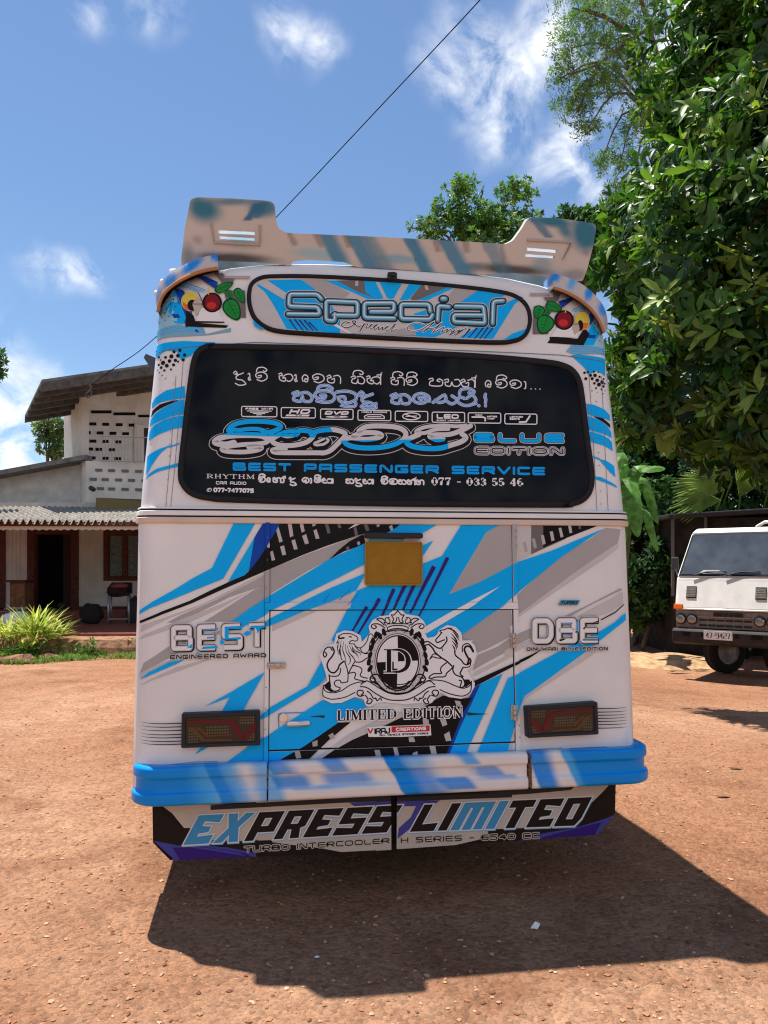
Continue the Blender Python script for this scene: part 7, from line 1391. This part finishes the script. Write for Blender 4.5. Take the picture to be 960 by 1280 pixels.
# ---------------------------------------------------------------- lorry
def lorry():
    ang = math.radians(39); vd = RH * math.sin(ang) + DH * math.cos(ang); ud = RH * math.cos(ang) - DH * math.sin(ang); o = cw((904 - 480) / 960 * 11.7, 11.7, 0); zb = -.16
    t = thing('lorry', (o.x, o.y, zb), 'small old white lorry with a black bumper parked at the right', 'lorry')
    W = lambda u, v, z: o + ud * u + vd * v + UP * z
    HW = .745
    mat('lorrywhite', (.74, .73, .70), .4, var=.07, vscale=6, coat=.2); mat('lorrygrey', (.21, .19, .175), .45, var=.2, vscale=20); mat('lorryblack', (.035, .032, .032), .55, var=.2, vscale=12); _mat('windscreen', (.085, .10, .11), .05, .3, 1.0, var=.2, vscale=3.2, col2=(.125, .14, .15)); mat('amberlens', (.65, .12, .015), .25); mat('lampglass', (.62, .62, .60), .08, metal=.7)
    def prof_body(name, prof, u0, u1, m, parent=t, bevel=.03, seg=3):
        k = MB(); k.prism([W(u0, v, z) for v, z in prof], ud * (u1 - u0)); return k.build(name, [m], parent, bevel=bevel, seg=seg)
    k = MB(); k.prism([W(-HW, v, z) for v, z in [(-.05, .90), (.09, 1.41), (1.60, 1.41), (1.60, .62), (.06, .62), (.04, .90)]], ud * 2 * HW); cab = k.build('cab', ['lorrywhite'], t, bevel=.035, seg=3)
    k = MB(); k.hexa([W(-HW + .005, .085, 1.40), W(HW - .005, .085, 1.40), W(HW - .005, 1.59, 1.40), W(-HW + .005, 1.59, 1.40), W(-.60, .43, 2.10), W(.60, .43, 2.10), W(.60, 1.59, 2.10), W(-.60, 1.59, 2.10)]); k.hexa([W(-.605, .40, 2.09), W(.605, .40, 2.09), W(.605, 1.6, 2.09), W(-.605, 1.6, 2.09), W(-.54, .50, 2.175), W(.54, .50, 2.175), W(.54, 1.58, 2.175), W(-.54, 1.58, 2.175)]); k.build('roof', ['lorrywhite'], cab, bevel=.03, seg=3)
    prof_body('front_panel', [(-.060, .925), (.085, 1.385), (.12, 1.385), (.05, .925)], -HW + .03, HW - .03, 'lorrywhite', bevel=.02)
    prof_body('crease', [(-.070, .90), (-.068, .925), (.03, .925), (.03, .90)], -HW + .02, HW - .02, 'lorrywhite', bevel=.006)
    # windscreen, slightly proud of the sloping front
    def ws(u, z, off): k = (z - 1.40) / .68; return W(u, .088 + .335 * k, z) + (vd * -.9 + UP * .43) * off
    gl_ = [(-.69, 1.425), (.69, 1.425), (.565, 2.06), (.0, 2.07), (-.565, 2.06)]
    k = MB(); k.add([ws(u * 1.03, 1.42 + (z - 1.42) * 1.02 - .008, .012) for u, z in gl_] + [ws(u * 1.03, 1.42 + (z - 1.42) * 1.02 - .008, .0) for u, z in gl_], [tuple(range(5)), tuple(range(5, 10))[::-1]] + [(i, i + 5, (i + 1) % 5 + 5, (i + 1) % 5) for i in range(5)]); wr = k.build('windscreen', ['rubber'], t)
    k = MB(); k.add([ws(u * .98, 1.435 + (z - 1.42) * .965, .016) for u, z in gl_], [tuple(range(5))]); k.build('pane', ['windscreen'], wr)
    for u in (-.5, -.02):
        k = MB(); k.tube([ws(u, 1.41, .03), ws(u + .22, 1.47, .035), ws(u + .40, 1.475, .03)], .009, 6); k.tube([ws(u + .10, 1.45, .03), ws(u + .50, 1.485, .03)], .008, 6); k.build('wiper', ['lorryblack'], t)
    k = MB(); k.prism([ws(-.42, 1.445, .018), ws(.02, 1.445, .018), ws(-.12, 1.505, .018), ws(-.34, 1.505, .018)], vd * .004); k.build('dash_paper', [mat('dashpaper', (.45, .46, .46), .5)], t)
    for s in (-1, 1):
        k = MB(); u0 = s * .50; k.prism([W(u0 - .075, -.020, 1.08), W(u0 + .075, -.020, 1.08), W(u0 + .075, .037, 1.26), W(u0 - .075, .037, 1.26)], vd * .01); vent = k.build('vent', ['lorryblack'], t)
        for i in range(6): z = 1.10 + i * .025; k = MB(); k.prism([W(u0 - .07, -.030 + (z - 1.08) * .315, z), W(u0 + .07, -.030 + (z - 1.08) * .315, z), W(u0 + .07, -.024 + (z - 1.08) * .315, z + .018), W(u0 - .07, -.024 + (z - 1.08) * .315, z + .018)], vd * .006); k.build('slat', ['lorrygrey'], vent)
        k = MB(); k.prism([W(s * (HW + .008), -.078, .905), W(s * (HW - .13), -.084, .905), W(s * (HW - .13), -.066, .985), W(s * (HW + .008), -.060, .985)], vd * .06); k.build('indicator', ['amberlens'], t, bevel=.01)
    # grille with four round lamps
    gr = prof_body('grille', [(-.02, .62), (-.03, .89), (.05, .89), (.05, .62)], -HW + .01, HW - .01, 'lorrygrey', bevel=.012)
    for z in (.655, .735):
        for i in range(6): k = MB(); u = -.38 + i * .128; k.prism([W(u, -.033, z), W(u + .11, -.033, z), W(u + .11, -.036, z + .028), W(u, -.036, z + .028)], vd * .006); k.build('slot', ['lorryblack'], gr)
    k = MB(); k.prism([W(-.40, -.045, .79), W(.36, -.045, .79), W(.36, -.045, .806), W(-.40, -.045, .806)], vd * .02); k.build('bar', [mat('barmetal', (.30, .28, .26), .4, metal=.5)], gr)
    cvx = Canvas(); words(cvx, 'NISSAN', [(0, 0), (1, 0), (1, 1), (0, 1)], [(.10, 'lorryblack')], gap=.35, r=.1)
    k = MB(); k.prism([W(-.16, -.040, .795), W(.25, -.040, .795), W(.25, -.041, .875), W(-.16, -.041, .875)], vd * .01); bd = k.build('badge', [mat('badgegrey', (.075, .068, .062), .5)], gr)
    cvx.mesh('badge_letters', lambda x, y, off: W(-.145 + .38 * x, -.0425 - off, .862 - .055 * y), base=0, step=.0005, parent=bd)
    for s in (-1, 1):
        for j, u in enumerate((.655, .485)):
            c = W(s * u, -.045, .755)
            k = MB(); k.tube([c + vd * .03, c - vd * .012], .082, 20); lr = k.build('headlamp', ['lorryblack'], t, smooth=False, bevel=.006)
            bm = bmesh.new(); bmesh.ops.create_uvsphere(bm, u_segments=20, v_segments=10, radius=1)
            for v in bm.verts: v.co = c - vd * .010 + ud * v.co.x * .069 + UP * v.co.y * .069 - vd * abs(v.co.z) * .018
            me = bpy.data.meshes.new('lens'); bm.to_mesh(me); bm.free(); link('lens', me, lr, ['lampglass'], True)
    bmp = prof_body('bumper', [(-.10, .40), (-.12, .46), (-.12, .57), (-.09, .61), (.06, .61), (.06, .42), (.0, .36)], -HW - .03, HW + .03, 'lorryblack', bevel=.02)
    for u, w in ((-.55, .12), (-.28, .10), (.18, .05), (.46, .16)): k = MB(); k.prism([W(u - w / 2, -.123, .50), W(u + w / 2, -.123, .50), W(u + w / 2, -.124, .57), W(u - w / 2, -.124, .57)], vd * .004); k.build('slot', ['seam'], bmp)
    k = MB(); k.prism([W(-.29, -.136, .465), W(.12, -.136, .465), W(.12, -.136, .595), W(-.29, -.136, .595)], vd * .012); pl = k.build('number_plate', ['paper'], t); pl['label'] = 'white number plate with black figures 47 9427'
    cp_ = Canvas(); words(cp_, '47-9427', [(.08, .22), (.92, .22), (.92, .80), (.08, .80)], [(.030, 'seam')], gap=.42, r=.12); cp_.mesh('figures', lambda x, y, off: W(-.29 + .41 * x, -.1375 - off, .595 - .13 * y), base=0, step=.0003, parent=pl)
    for u, z0, z1, v in ((-.86, 1.50, 1.72, .35), (.80, 1.36, 1.70, -.22)):
        k = MB(); k.prism([W(u - .06, v, z0), W(u + .07, v - .03, z0), W(u + .07, v - .03, z1), W(u - .06, v, z1)], vd * .045); mr = k.build('mirror', [mat('mirrorshell', (.06, .06, .062), .45)], t, bevel=.02)
        k = MB(); s = 1 if u > 0 else -1; k.tube([W(u, v + .03, z0 + .05), W(s * .72, .12, 1.36)], .012, 6); k.build('arm', ['lorryblack'], mr)
    for u in (-.30, .60): wheel(W(u, .98, zb + .35), .35, .20, t, (ud * math.cos(.62) - vd * math.sin(.62)))
    for s in (-1, 1): wheel(W(s * .60, 3.3, zb + .33), .33, .24, t, ud)
    k = MB()
    for s in (-1, 1): k.prism([W(s * .3 - .05, .1, .42), W(s * .3 + .05, .1, .42), W(s * .3 + .05, 4.3, .42), W(s * .3 - .05, 4.3, .42)], UP * .16)
    k.prism([W(-.62, .9, .28), W(.62, .9, .28), W(.62, 1.06, .28), W(-.62, 1.06, .28)], UP * .12); k.build('chassis', ['seam'], t)
    k = MB(); k.prism([W(-.80, 1.7, .72), W(.80, 1.7, .72), W(.80, 4.4, .72), W(-.80, 4.4, .72)], UP * .10)
    for u0, v0, u1, v1 in ((-.80, 1.7, -.76, 4.4), (.76, 1.7, .80, 4.4), (-.76, 1.7, .76, 1.74), (-.76, 4.36, .76, 4.4)): k.prism([W(u0, v0, .82), W(u1, v0, .82), W(u1, v1, .82), W(u0, v1, .82)], UP * .5)
    k.build('cargo_bed', ['lorrygrey'], t)
    k = MB()
    for z in (2.30,): k.tube([W(.05, 1.75, 2.12), W(.08, 1.75, 2.24), W(.20, 1.75, 2.31), W(.8, 1.75, 2.31), W(.82, 1.75, 1.3)], .03, 8)
    k.tube([W(.42, 1.75, 2.31), W(.42, 1.75, 1.3)], .022, 8); k.tube([W(.05, 1.75, 2.12), W(.05, 1.75, 1.3)], .03, 8); k.build('cargo_rail', [mat('railwhite', (.62, .59, .52), .5)], t, smooth=True)
    k = MB(); k.tube([W(.06, .32, 1.50), W(.06, .32, 1.66)], [.07, .04], 10); k.build('dashboard_bottle', ['railwhite'], t)
    return t
lorry()
# ---------------------------------------------------------------- overhead cable
cb = MB(); cb.tube(catmull([tuple(cp(x, y, d)) for x, y, d in ((113, 482, 15.7), (140, 462, 15.5), (185, 430, 15.2), (262, 357, 14.4), (345, 272, 13.6), (470, 139, 12.2), (600, 0, 10.8), (720, -135, 9.4))], 6), .009, 6)
tag(cb.build('power_cable', ['seam']), 'thin black overhead cable running from the house up across the sky', 'cable')
